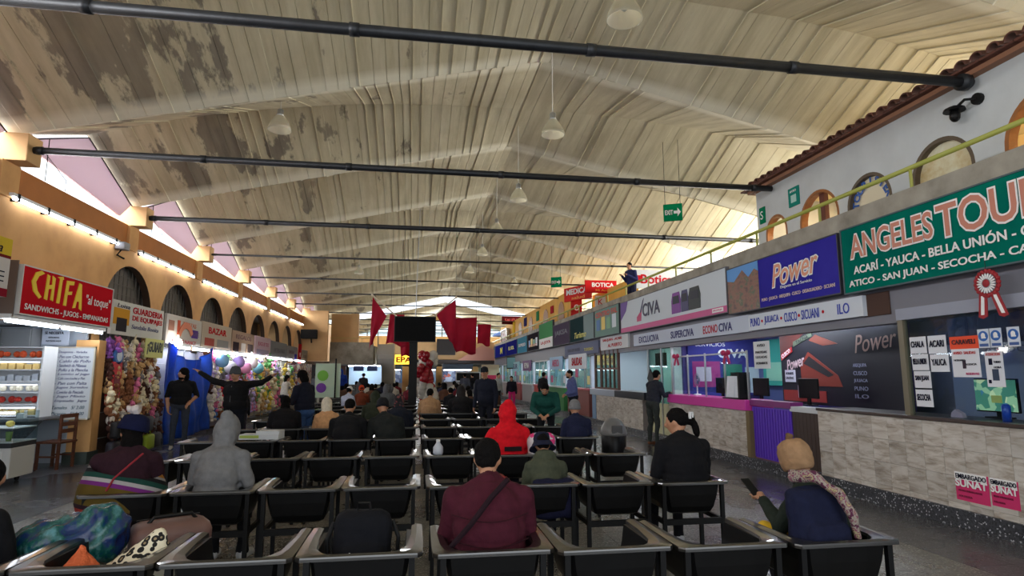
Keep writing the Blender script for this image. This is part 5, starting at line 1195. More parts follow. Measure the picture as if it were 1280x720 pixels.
# goods at the end of the row and the small white booth under the gallery
t = thing('market_stall', 'brightly lit stall of pale goods at the far end of the left row', 'stall', (-5.9, 32.8, 0))
part('table', MB().box(-.4, .3, -1.8, 1.8, 0, .8), C(190, 186, 180), t); part('goods', MB().box(-.35, .25, -1.7, 1.7, .8, 2.2), mk_cells('stall_goods', [(0, (206, 196, 196)), (.25, (170, 120, 130)), (.45, (226, 220, 206)), (.6, (130, 150, 180)), (.75, (206, 176, 120)), (.9, (120, 60, 70))], 9), t)
t = thing('display_board', 'green and violet printed board on a stand beside the man with a phone', 'board', (-3.6, 26, 0), R(8)); part('panel', MB().box(-.5, .5, 0, .05, .7, 2.1), C(190, 214, 190), t)
part('green_disc', MB().ell((-.2, -.01, 1.6), (.22, .01, .22)), C(120, 190, 70), t); part('violet_disc', MB().ell((-.25, -.01, 1.1), (.2, .01, .2)), C(120, 60, 170), t); part('post', MB().tube([(.3, -.05, 0), (.3, -.05, 2.3)], .03), FRAMEB, t)
t = thing('wooden_door', 'brown wooden door under the concrete gallery', 'door', (-4.5, 36.4, 0)); part('leaf', MB().box(-.5, .45, 0, .06, 0, 2.15), WOOD, t); part('handle', MB().ell((.35, -.03, 1.05), (.03, .03, .03)), METAL, t)
t = thing('white_booth', 'white food booth with blue pictures under the concrete gallery', 'booth', (-3.0, 37.2, 0))
part('counter', MB().box(-1.05, .9, -.2, .5, 0, 1.0), C(196, 206, 196), t); part('back', MB().box(-1.05, .9, 1.0, 1.05, 1.0, 2.2), C(190, 214, 230), t); part('top_light', MB().box(-1.0, .85, 0, .2, 2.12, 2.18), TUBE2, t)
for i in range(2): part('blue_picture', MB().box(-.7 + i * .8, -.1 + i * .8, -.03, 0, 1.85, 2.15), C(70, 90, 150), t)
part('counter_edge', MB().box(-1.1, .95, -.25, .55, 1.0, 1.05), C(60, 60, 70), t)
t = thing('yellow_sign', 'glowing yellow and red lightbox sign far down the middle', 'sign', (-.8, 40, 2.3)); part('lightbox', MB().box(-.7, .7, 0, .1, 0, .62), mat('yellow_lightbox', (250, 200, 60), .4, emit=2.2), t); lettering('EPA', C(200, 50, 30), t, 0, .3, 1.0, .35, -.01, .04)
fb = [(-1.9, 43.5, 1.8, C(80, 130, 180), 'blue'), (0.6, 43.8, 1.7, C(150, 180, 200), 'pale blue'), (3.0, 44.2, 2.2, C(120, 112, 104), 'stone-coloured')]
for x, y, w, m, nm in fb:
    t = thing('far_kiosk', '%s kiosk front beneath the far mezzanine' % nm, 'kiosk', (x, y, 0))
    part('counter', MB().box(-w / 2, w / 2, 0, .5, 0, 1.05), C(150, 146, 150), t); part('back', MB().box(-w / 2, w / 2, 1.4, 1.5, 0, 2.4), m, t); part('header', MB().box(-w / 2, w / 2, 0, .1, 2.0, 2.4), C(90, 110, 140), t)
    part('goods', MB().box(-w / 2 + .1, w / 2 - .1, 1.2, 1.39, 1.1, 1.9), mk_cells('kiosk_goods_' + nm.replace(' ', '_'), [(0, (80, 90, 120)), (.4, (170, 180, 196)), (.7, (120, 130, 150)), (.9, (190, 100, 80))], 5), t)
    part('light', MB().box(-w / 2 + .1, w / 2 - .1, .3, .4, 1.95, 1.99), TUBE2, t)
t = thing('flat_screen', 'black flat screen in a pale frame on the stone kiosk far down the hall', 'television', (3.4, 40, 1.25)); part('screen', MB().box(-.75, .75, 0, .05, 0, .5), BLACKP, t); part('frame', MB().box(-.82, .82, .01, .06, -.07, .57), OFFW, t); part('stand', MB().box(-.05, .05, .01, .06, -1.25, 0), METAL, t)
t = thing('pink_poster', 'pink poster on a cream stand behind the man in the cap', 'poster', (5.0, 41, 0)); part('board', MB().box(-.6, .6, 0, .05, .5, 2.3), C(226, 206, 176), t); part('pink_sheet', MB().box(-.2, .4, -.01, 0, .9, 1.6), C(236, 60, 110), t); part('leg', MB().box(-.55, -.5, 0, .05, 0, .5), METAL, t); part('leg', MB().box(.5, .55, 0, .05, 0, .5), METAL, t)
# speaker and camera on the far left
t = thing('loudspeaker', 'black loudspeaker bracketed on the wall past the last arch', 'speaker', (-5.8, 34.6, 3.6)); part('box', MB().box(-.5, .35, -.3, .1, 0, .5, .03), FRAMEB, t); part('bracket', MB().tube([(0, .1, .1), (0, .3, -.2)], .04), FRAMEB, t)
# ================================================================ CHAIRS
def chair_meshes():
    # rim: U-shaped flat lip seen from above, arms running forward (+y) from the back edge at y=0
    outer = [(-.325, .62), (-.33, .04), (-.30, .0), (.30, .0), (.33, .04), (.325, .62)]
    inner = [(.255, .62), (.25, .17), (.17, .055), (-.17, .055), (-.25, .17), (-.255, .62)]
    bm = bmesh.new()
    O = [(-.328, .62), (-.33, .4), (-.33, .15), (-.327, .03), (-.30, 0), (-.17, 0), (0, 0), (.17, 0), (.30, 0), (.327, .03), (.33, .15), (.33, .4), (.328, .62)]
    I = [(-.262, .62), (-.258, .4), (-.235, .17), (-.20, .10), (-.165, .065), (-.10, .055), (0, .055), (.10, .055), (.165, .065), (.20, .10), (.235, .17), (.258, .4), (.262, .62)]
    def row(P, z, k=1): return [bm.verts.new((x * k, y, z)) for x, y in P]
    Mid = [((a[0] + b[0]) / 2, (a[1] + b[1]) / 2) for a, b in zip(O, I)]
    loops = [row(O, .694), row(O, .708), row([(o[0] * .985 + m[0] * .015, o[1] * .9 + m[1] * .1) for o, m in zip(O, Mid)], .716), row(Mid, .722), row([(i[0] * .9 + m[0] * .1, i[1] * .9 + m[1] * .1) for i, m in zip(I, Mid)], .714), row(I, .70), row(I, .675)]
    for a, b in zip(loops, loops[1:] + loops[:1]):
        for i in range(len(a) - 1): bm.faces.new((a[i], a[i + 1], b[i + 1], b[i]))
    bm.faces.new([l[0] for l in loops]); bm.faces.new([l[-1] for l in reversed(loops)])
    mb = MB.__new__(MB); mb.bm = bm; rim = mb.mesh('rim', RIMP)
    # tub: U wall sloping in towards the seat, thin shell with seat pan
    bm = bmesh.new()
    levels = [(.70, .87, 0), (.60, .82, .012), (.50, .73, .03), (.45, .66, .06), (.432, .58, .1)]
    base = [(-.30, .60), (-.30, .3), (-.30, .08), (-.27, .035), (-.15, .03), (0, .03), (.15, .03), (.27, .035), (.30, .08), (.30, .3), (.30, .60)]
    def lev(z, k, dy, sh=0):
        return [bm.verts.new((x * k * (1 - sh * .1), dy + .03 + (y - .03) * (.6 + .4 * k) + sh * .012, z)) for x, y in base]
    outs = [lev(*l) for l in levels]
    ins = [lev(z + (.03 if i == len(levels) - 1 else 0), k, dy, 1) for i, (z, k, dy) in enumerate(levels)]
    for S in (outs, ins):
        for a, b in zip(S, S[1:]):
            for i in range(len(a) - 1): bm.faces.new((a[i], a[i + 1], b[i + 1], b[i]))
        bm.faces.new(S[-1])
    for a, b in zip(outs, ins):
        pass
    for i in range(len(base) - 1): bm.faces.new((outs[0][i], outs[0][i + 1], ins[0][i + 1], ins[0][i]))
    for e in (0, -1):
        for i in range(len(levels) - 1): bm.faces.new((outs[i][e], outs[i + 1][e], ins[i + 1][e], ins[i][e]))
    mb = MB.__new__(MB); mb.bm = bm; tub = mb.mesh('tub', BLACKP, False)
    leg = MB().box(-.016, .016, -.016, .016, 0, .69).mesh('leg', FRAMEB)
    bar = MB().box(-.28, .28, -.014, .014, .355, .405).mesh('cross_bar', FRAMEB)
    side = MB().box(-.012, .012, 0, .44, .36, .40).mesh('side_rail', FRAMEB)
    return rim, tub, leg, bar, side
RIM, TUB, LEG, BAR, SIDE = chair_meshes()
X_L = [.06 - .66 - .665 * i + .33 for i in range(5)]        # left block, counted from the aisle outwards
X_R = [.11 + .325 + .665 * i for i in range(4)]
rowY = lambda k: 3.37 + 1.925 * k
def chair(x, y, label, group, parts_full=True):
    t = thing('tub_chair', label, 'chair', (x, y, 0), 0, group)
    obj('rim', RIM, t); obj('tub', TUB, t)
    if parts_full:
        for sx in (-.27, .27):
            obj('leg', LEG, t, (sx, .05, 0)); obj('leg', LEG, t, (sx, .47, 0)); obj('side_rail', SIDE, t, (sx, .04, 0))
        obj('cross_bar', BAR, t, (0, .05, 0))
    return t
for k in range(16):
    nl = 4 if k in (0, 1) else 5
    for i in range(nl):
        chair(X_L[i], rowY(k), 'black tub chair, %s left of the middle gap in the %s row from the camera' % (ORD[i], ORD[k]), 'black tub chairs in rows')
    for i in range(4):
        yy = rowY(k) - .045 * (i + 1)
        chair(X_R[i], yy, 'black tub chair, %s right of the middle gap in the %s row from the camera' % (ORD[i], ORD[k]), 'black tub chairs in rows')

# ================================================================ OVERHEAD
t = thing('television', 'big black television on a tall black post between the seat blocks', 'television', (-.1, 19.7, 0))
part('post', MB().box(-.13, .13, -.1, .1, 0, 3.0, .01), FRAMEB, t)
part('shell', MB().box(-.62, .7, -.2, -.1, 2.68, 3.5, .012), BLACKP, t); part('screen', MB().box(-.59, .67, -.206, -.2, 2.71, 3.47), mat('dead_screen', (6, 6, 7), .5, spec=.08), t)
part('base_plate', MB().box(-.3, .3, -.3, .3, 0, .03), FRAMEB, t)
single('suspension_cable', MB().tube([(-.06, 19.7, 3.5), (.02, 19.7, 7.2)], .014, 5), METAL, 'thin pale cable dropping from the vault to the television', 'cable')
FLAG = mat('crimson_flag_cloth', (182, 16, 58), .8, nscale=4, namt=.1, bump=.1)
WOODP = mat('pale_flag_pole', (206, 190, 170), .5)
def flag(name_label, x, y, z, pts, loc_pole=None, folds=9, amp=.05):
    """pts: left and right edge outlines top to bottom as functions"""
    t = thing('flag', name_label, 'flag', (x, y, z))
    bm = bmesh.new(); g = []
    (tl, tr, bl, br) = pts; N, Mv = 24, 20
    for i in range(N + 1):
        u = i / N; col = []
        tp = Vector(tl).lerp(Vector(tr), u); bt = Vector(bl).lerp(Vector(br), u)
        for j in range(Mv + 1):
            v = j / Mv; p = tp.lerp(bt, v)
            f = amp * math.sin(u * folds + 2 * v) * (.3 + .7 * v)
            col.append(bm.verts.new((p.x, f, p.y + (.06 * math.sin(u * 6) if j == Mv else 0))))
        g.append(col)
    for a, b in zip(g, g[1:]):
        for j in range(Mv): bm.faces.new((a[j], b[j], b[j + 1], a[j + 1]))
    bmesh.ops.solidify(bm, geom=bm.faces[:], thickness=.006)
    mb = MB.__new__(MB); mb.bm = bm; part('cloth', mb, FLAG, t, True)
    else_cord = loc_pole is None
    if else_cord:
        for px_ in (tl[0] + .03, tr[0] - .03): part('cord', MB().tube([(px_, 0, tl[1]), (px_, 0, roof_z(x, y) - z + .08)], .005, 4), FRAMEB, t)
    if loc_pole:
        a, b = loc_pole; part('pole', MB().tube([(a[0], .0, a[1]), (b[0], .0, b[1])], .022, 7), WOODP, t); part('finial', MB().ell((a[0], 0, a[1]), (.035, .035, .05), 8), WOODP, t)
    return t
flag('crimson flag drooping from the left slanted pole above the television', -1.43, 19.6, 2.4, ((0, 1.72), (.46, 1.1), (-.06, 0), (.08, .35)), ((-.02, 1.78), (.8, 1.08)))
flag('crimson flag drooping from the right slanted pole above the television', .45, 19.6, 2.4, ((.15, 1.2), (.78, 1.68), (.62, .3), (.84, 0)), ((.8, 1.76), (.0, 1.05)))
flag('crimson pennant hung flat behind the television on the left', -1.05, 21.5, 2.4, ((.1, 1.35), (.6, 1.35), (-.02, .3), (.7, .25)))
flag('crimson pennant showing below the television', -.62, 22.5, 2.25, ((0, .85), (.62, .85), (.06, .0), (.5, .15)), amp=.07)
flag('large crimson banner right of the television', 1.3, 21, 2.4, ((.0, 1.2), (.78, 1.24), (.05, .0), (.74, -.02)))
flag('small crimson banner farthest right', 2.4, 24, 2.7, ((.0, .95), (.55, .95), (.0, .15), (.5, .1)), amp=.03)
# balloon column
cs = [C(196, 190, 180, .25), C(150, 20, 34, .25)]
t = thing('balloon_column', 'twisting column of red and white balloons right of the television post', 'balloons', (.35, 20.4, 0))
part('stand', MB().tube([(0, 0, 0), (0, 0, 2.2)], .02), METAL, t)
bm_ = {i: MB().ell((0, 0, 0), (.14, .14, .155), 12).mesh('balloon', cs[i], True) for i in (0, 1)}
rr = random.Random(3)
for k in range(17):
    z = .2 + k * .13
    for j in range(5):
        a = j * 1.2566 + k * .35; zz = z + .12 * (j - 2)
        ci = 1 if (1.3 < zz < 1.85 or zz < .75 or zz > 2.38) else 0
        bx = .14 * math.sin(z * 2.6) if z < 2 else .05
        o = obj('balloon', bm_[ci], t, (bx + .2 * math.cos(a), .2 * math.sin(a), z)); s = rr.uniform(.8, 1.1); o.scale = (s, s, s)
# pendant lamps
BELL = mk_glass('ribbed_lamp_glass', (240, 238, 228), .08, .25)
_n = BELL.node_tree; _d = _n.nodes.new('ShaderNodeBsdfTranslucent'); _d.inputs[0].default_value = (.9, .88, .8, 1); _m2 = _n.nodes.new('ShaderNodeMixShader'); _m2.inputs[0].default_value = .45
_o = _n.nodes['Material Output']; _n.links.new(_o.inputs[0].links[0].from_socket, _m2.inputs[1]); _n.links.new(_d.outputs[0], _m2.inputs[2]); _n.links.new(_m2.outputs[0], _o.inputs[0])
def pendant(x, y, z, label, drop=.5):
    t = thing('pendant_lamp', label, 'pendant lamp', (x, y, z))
    part('socket', MB().lathe([(.03, .2), (.055, .18), (.055, .1), (.07, .07)], 12), METAL, t, True)
    part('glass_bell', MB().lathe([(.06, .08), (.10, .03), (.15, -.05), (.19, -.14), (.2, -.2), (.19, -.2), (.14, -.05), (.05, .07)], 20, cap=False), BELL, t, True)
    part('bulb', MB().ell((0, 0, -.02), (.05, .05, .08), 10), WHITE, t, True)
    part('cord', MB().tube([(0, 0, .2), (0, 0, roof_z(x, y) - z + .05)], .008, 5), C(200, 196, 186), t)
for x, y, z, lab in [(-2.5, 10.7, 6.15, 'left of the middle, over the first tie rods'), (2.2, 5.9, 5.75, 'at the top edge of the view'), (2.2, 9.46, 5.86, 'in the middle, next beyond the thickest rod'), (2.2, 12.96, 5.74, 'third along the middle line'), (2.2, 16.69, 5.89, 'fourth along the middle line'), (2.2, 20.5, 5.98, 'fifth along the middle line'), (2.2, 25.5, 6.2, 'sixth along the middle line'), (-2.5, 26, 6.1, 'far left, beside the television cable'), (5, 30.7, 6.5, 'far right beside the green exit sign'), (2.2, 31, 6.3, 'seventh along the middle line')]:
    pendant(x, y, z, 'glass bell pendant lamp %s' % lab)

# ================================================================ LITTER BIN, BAGS
t = thing('litter_bin', 'black litter bin with a grey domed lid right of the seats', 'litter bin', (3.92, 11.8, 0))
part('body', MB().lathe([(.22, 0), (.24, .1), (.25, .46), (.24, .47)], 20), BLACKP, t, True); part('grey_base', MB().lathe([(.235, .0), (.25, .12)], 20), C(110, 112, 116), t, True)
part('domed_lid', MB().lathe([(.26, .45), (.262, .5), (.24, .6), (.17, .72), (.08, .78), (.01, .79)], 20), C(112, 112, 112, .4), t, True); part('opening_flap', MB().box(-.11, .11, -.255, -.2, .5, .66, .02), C(80, 80, 82), t)

def blob(parts, voxel=.015, smooth=3, amp=0.0, freq=20, seed=0):
    """parts: list of bmesh-building callables -> remeshed single surface"""
    mb = MB()
    for f in parts: f(mb)
    me = bpy.data.meshes.new('blob'); mb.bm.to_mesh(me); mb.bm.free()
    o = bpy.data.objects.new('blob', me)
    md = o.modifiers.new('r', 'REMESH'); md.mode = 'VOXEL'; md.voxel_size = voxel; md.use_smooth_shade = True
    if smooth:
        ms = o.modifiers.new('s', 'SMOOTH'); ms.iterations = smooth; ms.factor = .5
    out = evaluated(o); bpy.data.meshes.remove(me)
    if amp:
        n = len(out.vertices); co = np.empty(n * 3, np.float32); out.vertices.foreach_get('co', co); co = co.reshape(-1, 3)
        no = np.empty(n * 3, np.float32); out.vertices.foreach_get('normal', no); no = no.reshape(-1, 3)
        rs = np.random.RandomState(seed); d = np.zeros(n)
        for q in range(5):
            w = rs.normal(size=3) * freq; d += np.sin(co @ w + rs.uniform(0, 6) + 1.5 * np.sin(co @ (rs.normal(size=3) * freq * .6)))
        co = co + no * (amp * d / 2.2)[:, None]
        out.vertices.foreach_set('co', co.astype(np.float32).ravel())
    out.polygons.foreach_set('use_smooth', [True] * len(out.polygons)); out.update()
    return out
def setm(me, m): me.materials.clear(); me.materials.append(m); return me
# things on the front-left seats
GB = mk_blotch('green_blue_plastic', [(.3, (12, 26, 84)), (.46, (14, 50, 100)), (.54, (16, 80, 74)), (.7, (96, 150, 160))], 9, .25, bump=.5)
me = setm(blob([lambda b: b.ell((0, 0, .13), (.30, .17, .13), 16).ell((.15, .02, .18), (.16, .14, .13), 12).ell((-.24, .02, .1), (.14, .12, .08), 12)], .014, 3, .012, 26, 4), GB)
t = tag(obj('plastic_bundle', me, None, (-2.0, 4.1, .48)), 'shiny green and blue plastic bundle stuffed into a front left seat', 'bundle'); t.scale = (1.0, 1.1, 1.3)
me = setm(blob([lambda b: b.rings([[(r * math.cos(a * .5236) * (1 + .1 * math.sin(5 * a)), r * math.sin(a * .5236) * (1 + .1 * math.sin(5 * a)), z) for a in range(12)] for r, z in ((.11, 0), (.12, .05), (.07, .12), (.025, .17), (.012, .2))])], .008, 1, .004, 60, 2), mat('orange_mesh', (222, 106, 60), .7, bump=.8, bscale=60))
t = tag(obj('mesh_bag', me, None, (-1.72, 3.64, .56)), 'crumpled orange mesh bag gathered to a point, in front of the green bundle', 'bag')
LEO = mk_cells('leopard', [(0, (24, 22, 22)), (.36, (222, 212, 184))], 26, .9)
m_, nt_, b_, tc_ = new_mat('leopard_cloth', .9)
v_ = nt_.nodes.new('ShaderNodeTexVoronoi'); v_.feature = 'F1'; v_.inputs['Scale'].default_value = 30; nt_.links.new(tc_.outputs['Object'], v_.inputs['Vector'])
r_ = ramp(nt_, v_.outputs['Distance'], [(0, (150, 130, 100)), (.2, (24, 22, 22)), (.5, (226, 216, 190))], 'CONSTANT'); nt_.links.new(r_.outputs[0], b_.inputs['Base Color'])
me = setm(blob([lambda b: b.rings([[(x0 + r * math.cos(a * .5236), r * .8 * math.sin(a * .5236), z) for a in range(12)] for r, z, x0 in ((.19, 0, 0), (.17, .07, .02), (.11, .15, .06), (.04, .22, .09), (.01, .25, .1))])], .012, 2, .006, 26, 5), m_)
t = tag(obj('leopard_cloth', me, None, (-1.50, 3.74, .52)), 'black and cream leopard-print cloth bunched on a front left seat', 'cloth'); t.scale = (1.2, 1.1, 1.15)
t = thing('travel_bag', 'brown rounded travel bag lying beyond the leopard-print cloth', 'bag', (-1.50, 4.3, .46), R(-60))
part('body', MB().box(-.15, .15, -.24, .2, 0, .27, .06), mat('brown_leatherette', (112, 82, 76), .5, nscale=6), t, True)
part('handle', MB().tube([(0, -.15, .265), (0, -.12, .3), (0, .09, .3), (0, .12, .265)], .012), FRAMEB, t); part('zip', MB().box(-.1, -.085, -.2, .16, .266, .276), FRAMEB, t)
# backpack on the seat left of the gap
me = setm(blob([lambda b: b.box(-.165, .165, -.09, .1, 0, .40, .07).box(-.12, .12, -.14, -.05, .04, .24, .05)], .012, 3, .004, 18, 8), CL(17, 18, 24))
t = tag(obj('backpack', me, None, (-.28, 3.72, .47)), 'black backpack standing on the front seat left of the middle gap', 'backpack')
part('carry_loop', MB().tube([(-.04, 0, .39), (-.03, 0, .44), (.03, 0, .44), (.04, 0, .39)], .01), FRAMEB, t); part('badge', MB().ell((-.06, -.142, .2), (.006, .004, .006), 6), CWHITE, t)
part('strap', MB().tube([(.165, .0, .34), (.2, -.02, .25), (.19, -.02, .08), (.16, 0, .02)], .012), FRAMEB, t); part('strap', MB().tube([(-.165, .0, .34), (-.2, -.02, .25), (-.19, -.02, .08), (-.16, 0, .02)], .012), FRAMEB, t)
FLO = mk_cells('floral_cloth', [(0, (206, 202, 206)), (.45, (176, 176, 186)), (.62, (222, 60, 130)), (.78, (206, 204, 210)), (.92, (110, 120, 150))], 16, .8)
me = setm(blob([lambda b: b.box(-.17, .17, -.1, .1, 0, .46, .08)], .015, 3, .005, 18, 9), FLO)
t = tag(obj('backpack', me, None, (1.52, 7.3, .5)), 'pale grey backpack with pink flowers beside the person in red', 'backpack'); part('strap', MB().tube([(0, -.105, .44), (0, -.12, .3), (0, -.11, .05)], .01), C(90, 70, 80), t)
t = thing('plastic_bottle', 'small clear plastic jug with a white cap standing on a third-row seat', 'bottle', (.28, 7.4, .7))
part('body', MB().lathe([(.05, 0), (.06, .03), (.06, .09), (.025, .14), (.02, .16)], 12), mat('cloudy_plastic', (190, 196, 206), .3), t, True); part('cap', MB().lathe([(.025, .155), (.025, .18)], 10), CWHITE, t)
t = thing('cardboard_box', 'white and lime box resting on a seat behind the row with the hooded woman', 'box', (-2.2, 9.42, .722), R(-6)); part('box', MB().box(-.28, .28, -.12, .14, 0, .07).box(-.05, .28, -.1, .14, .07, .12), OFFW, t); part('lime_band', MB().box(-.27, 0, -.124, -.118, .02, .06), C(170, 190, 90), t)
me = setm(blob([lambda b: b.ell((0, 0, .12), (.2, .13, .12), 10).ell((-.1, 0, .2), (.1, .1, .08), 8)], .02, 2, .01, 18, 3), CL(120, 92, 72)); tag(obj('cloth_bag', me, None, (1.72, 11.25, .5)), 'brown cloth bundle the bearded man in green is handling', 'bag')
me = setm(blob([lambda b: b.ell((0, 0, .1), (.16, .13, .12), 10)], .02, 2, .01, 18, 6), CL(40, 100, 100)); tag(obj('cloth_bag', me, None, (1.55, 11.2, .5)), 'teal cloth bag beside the brown bundle', 'bag')
# ================================================================ PEOPLE
V = Vector
class Fig:
    def __init__(s): s.mb = MB(); s.p = []
    def cap(s, a, b, ra, rb, m, n=10):
        a = V(a); b = V(b)
        s.mb.ell(a, (ra,) * 3, n); s.mb.ell(b, (rb,) * 3, n); s.mb.tube([a, b], ra, n, rb)
        s.p.append(('c', a, b, ra, rb, m)); return s
    def ell(s, c, r, m, rot=None, n=14):
        s.mb.ell(c, r, n, rot); s.p.append(('e', V(c), V(r), rot, 0, m)); return s
    def build(s, name, voxel, smooth=2, wrinkle=.003, seed=1, mats=()):
        p = s.p; mb = s.mb
        me = blob([lambda b: None], 1) if False else None
        raw = bpy.data.meshes.new('raw'); mb.bm.to_mesh(raw); mb.bm.free()
        o = bpy.data.objects.new('raw', raw)
        md = o.modifiers.new('r', 'REMESH'); md.mode = 'VOXEL'; md.voxel_size = voxel
        ms = o.modifiers.new('s', 'SMOOTH'); ms.iterations = smooth; ms.factor = .5
        me = evaluated(o); bpy.data.meshes.remove(raw)
        me.name = name
        n = len(me.vertices); co = np.empty(n * 3, np.float32); me.vertices.foreach_get('co', co); co = co.reshape(-1, 3).astype(float)
        no = np.empty(n * 3, np.float32); me.vertices.foreach_get('normal', no); no = no.reshape(-1, 3)
        best = np.full(n, 1e9); idx = np.zeros(n, int)
        for q in p:
            if q[0] == 'c':
                a = np.array(q[1]); b = np.array(q[2]); d = b - a; L = max(d @ d, 1e-9)
                t = np.clip((co - a) @ d / L, 0, 1); dist = np.linalg.norm(co - a - t[:, None] * d, axis=1) - (q[3] + (q[4] - q[3]) * t)
            else:
                l = co - np.array(q[1])
                if q[3]: l = l @ np.array(q[3])
                r = np.array(q[2]); dist = (np.linalg.norm(l / r, axis=1) - 1) * r.min()
            w = dist < best; best[w] = dist[w]; idx[w] = mats.index(q[5])
        cloth = np.array([m.name.startswith('fabric') for m in mats])[idx]
        rs = np.random.RandomState(seed); d = np.zeros(n)
        for q in range(5):
            w = rs.normal(size=3) * 16; d += np.sin(co @ w + rs.uniform(0, 6) + 2 * np.sin(co @ (rs.normal(size=3) * 9)))
        co = co + no * (wrinkle * cloth * d / 2)[:, None]
        me.vertices.foreach_set('co', co.astype(np.float32).ravel())
        for m in mats: me.materials.append(m)
        npoly = len(me.polygons); ls = np.empty(npoly, np.int32); me.polygons.foreach_get('loop_start', ls)
        lv = np.empty(len(me.loops), np.int32); me.loops.foreach_get('vertex_index', lv)
        me.polygons.foreach_set('material_index', idx[lv[ls]].astype(np.int32))
        me.polygons.foreach_set('use_smooth', [True] * npoly); me.update()
        return me
def hand(F, w, d, up, m, k=1.0, curl=.4, s=1):
    """palm and five separate fingers; d: pointing direction, up: back of the hand"""
    d = V(d).normalized(); up = (V(up) - d * V(up).dot(d)).normalized(); sd = d.cross(up)
    F.cap(w, V(w) + d * .05 * k, .028 * k, .026 * k, m, 8)
    for i, L in enumerate((.066, .078, .073, .056)):
        off = (i - 1.5) * .019 * k * s
        b = V(w) + d * .075 * k + sd * off
        F.cap(V(w) + d * .03 * k + sd * off * .8, b, .014 * k, .011 * k, m, 6)
        c = b + (d * math.cos(curl) - up * math.sin(curl)) * L * .55 * k
        e = c + (d * math.cos(2 * curl) - up * math.sin(2 * curl)) * L * .5 * k
        F.cap(b, c, .0095 * k, .009 * k, m, 6); F.cap(c, e, .009 * k, .0075 * k, m, 6)
    tb = V(w) + d * .02 * k - sd * .028 * k * s
    tm = tb + (d * .6 - sd * s * .8).normalized() * .035 * k; te = tm + (d * .9 - sd * .3 * s - up * curl * .3).normalized() * .03 * k
    F.cap(tb, tm, .013 * k, .011 * k, m, 6); F.cap(tm, te, .011 * k, .009 * k, m, 6)
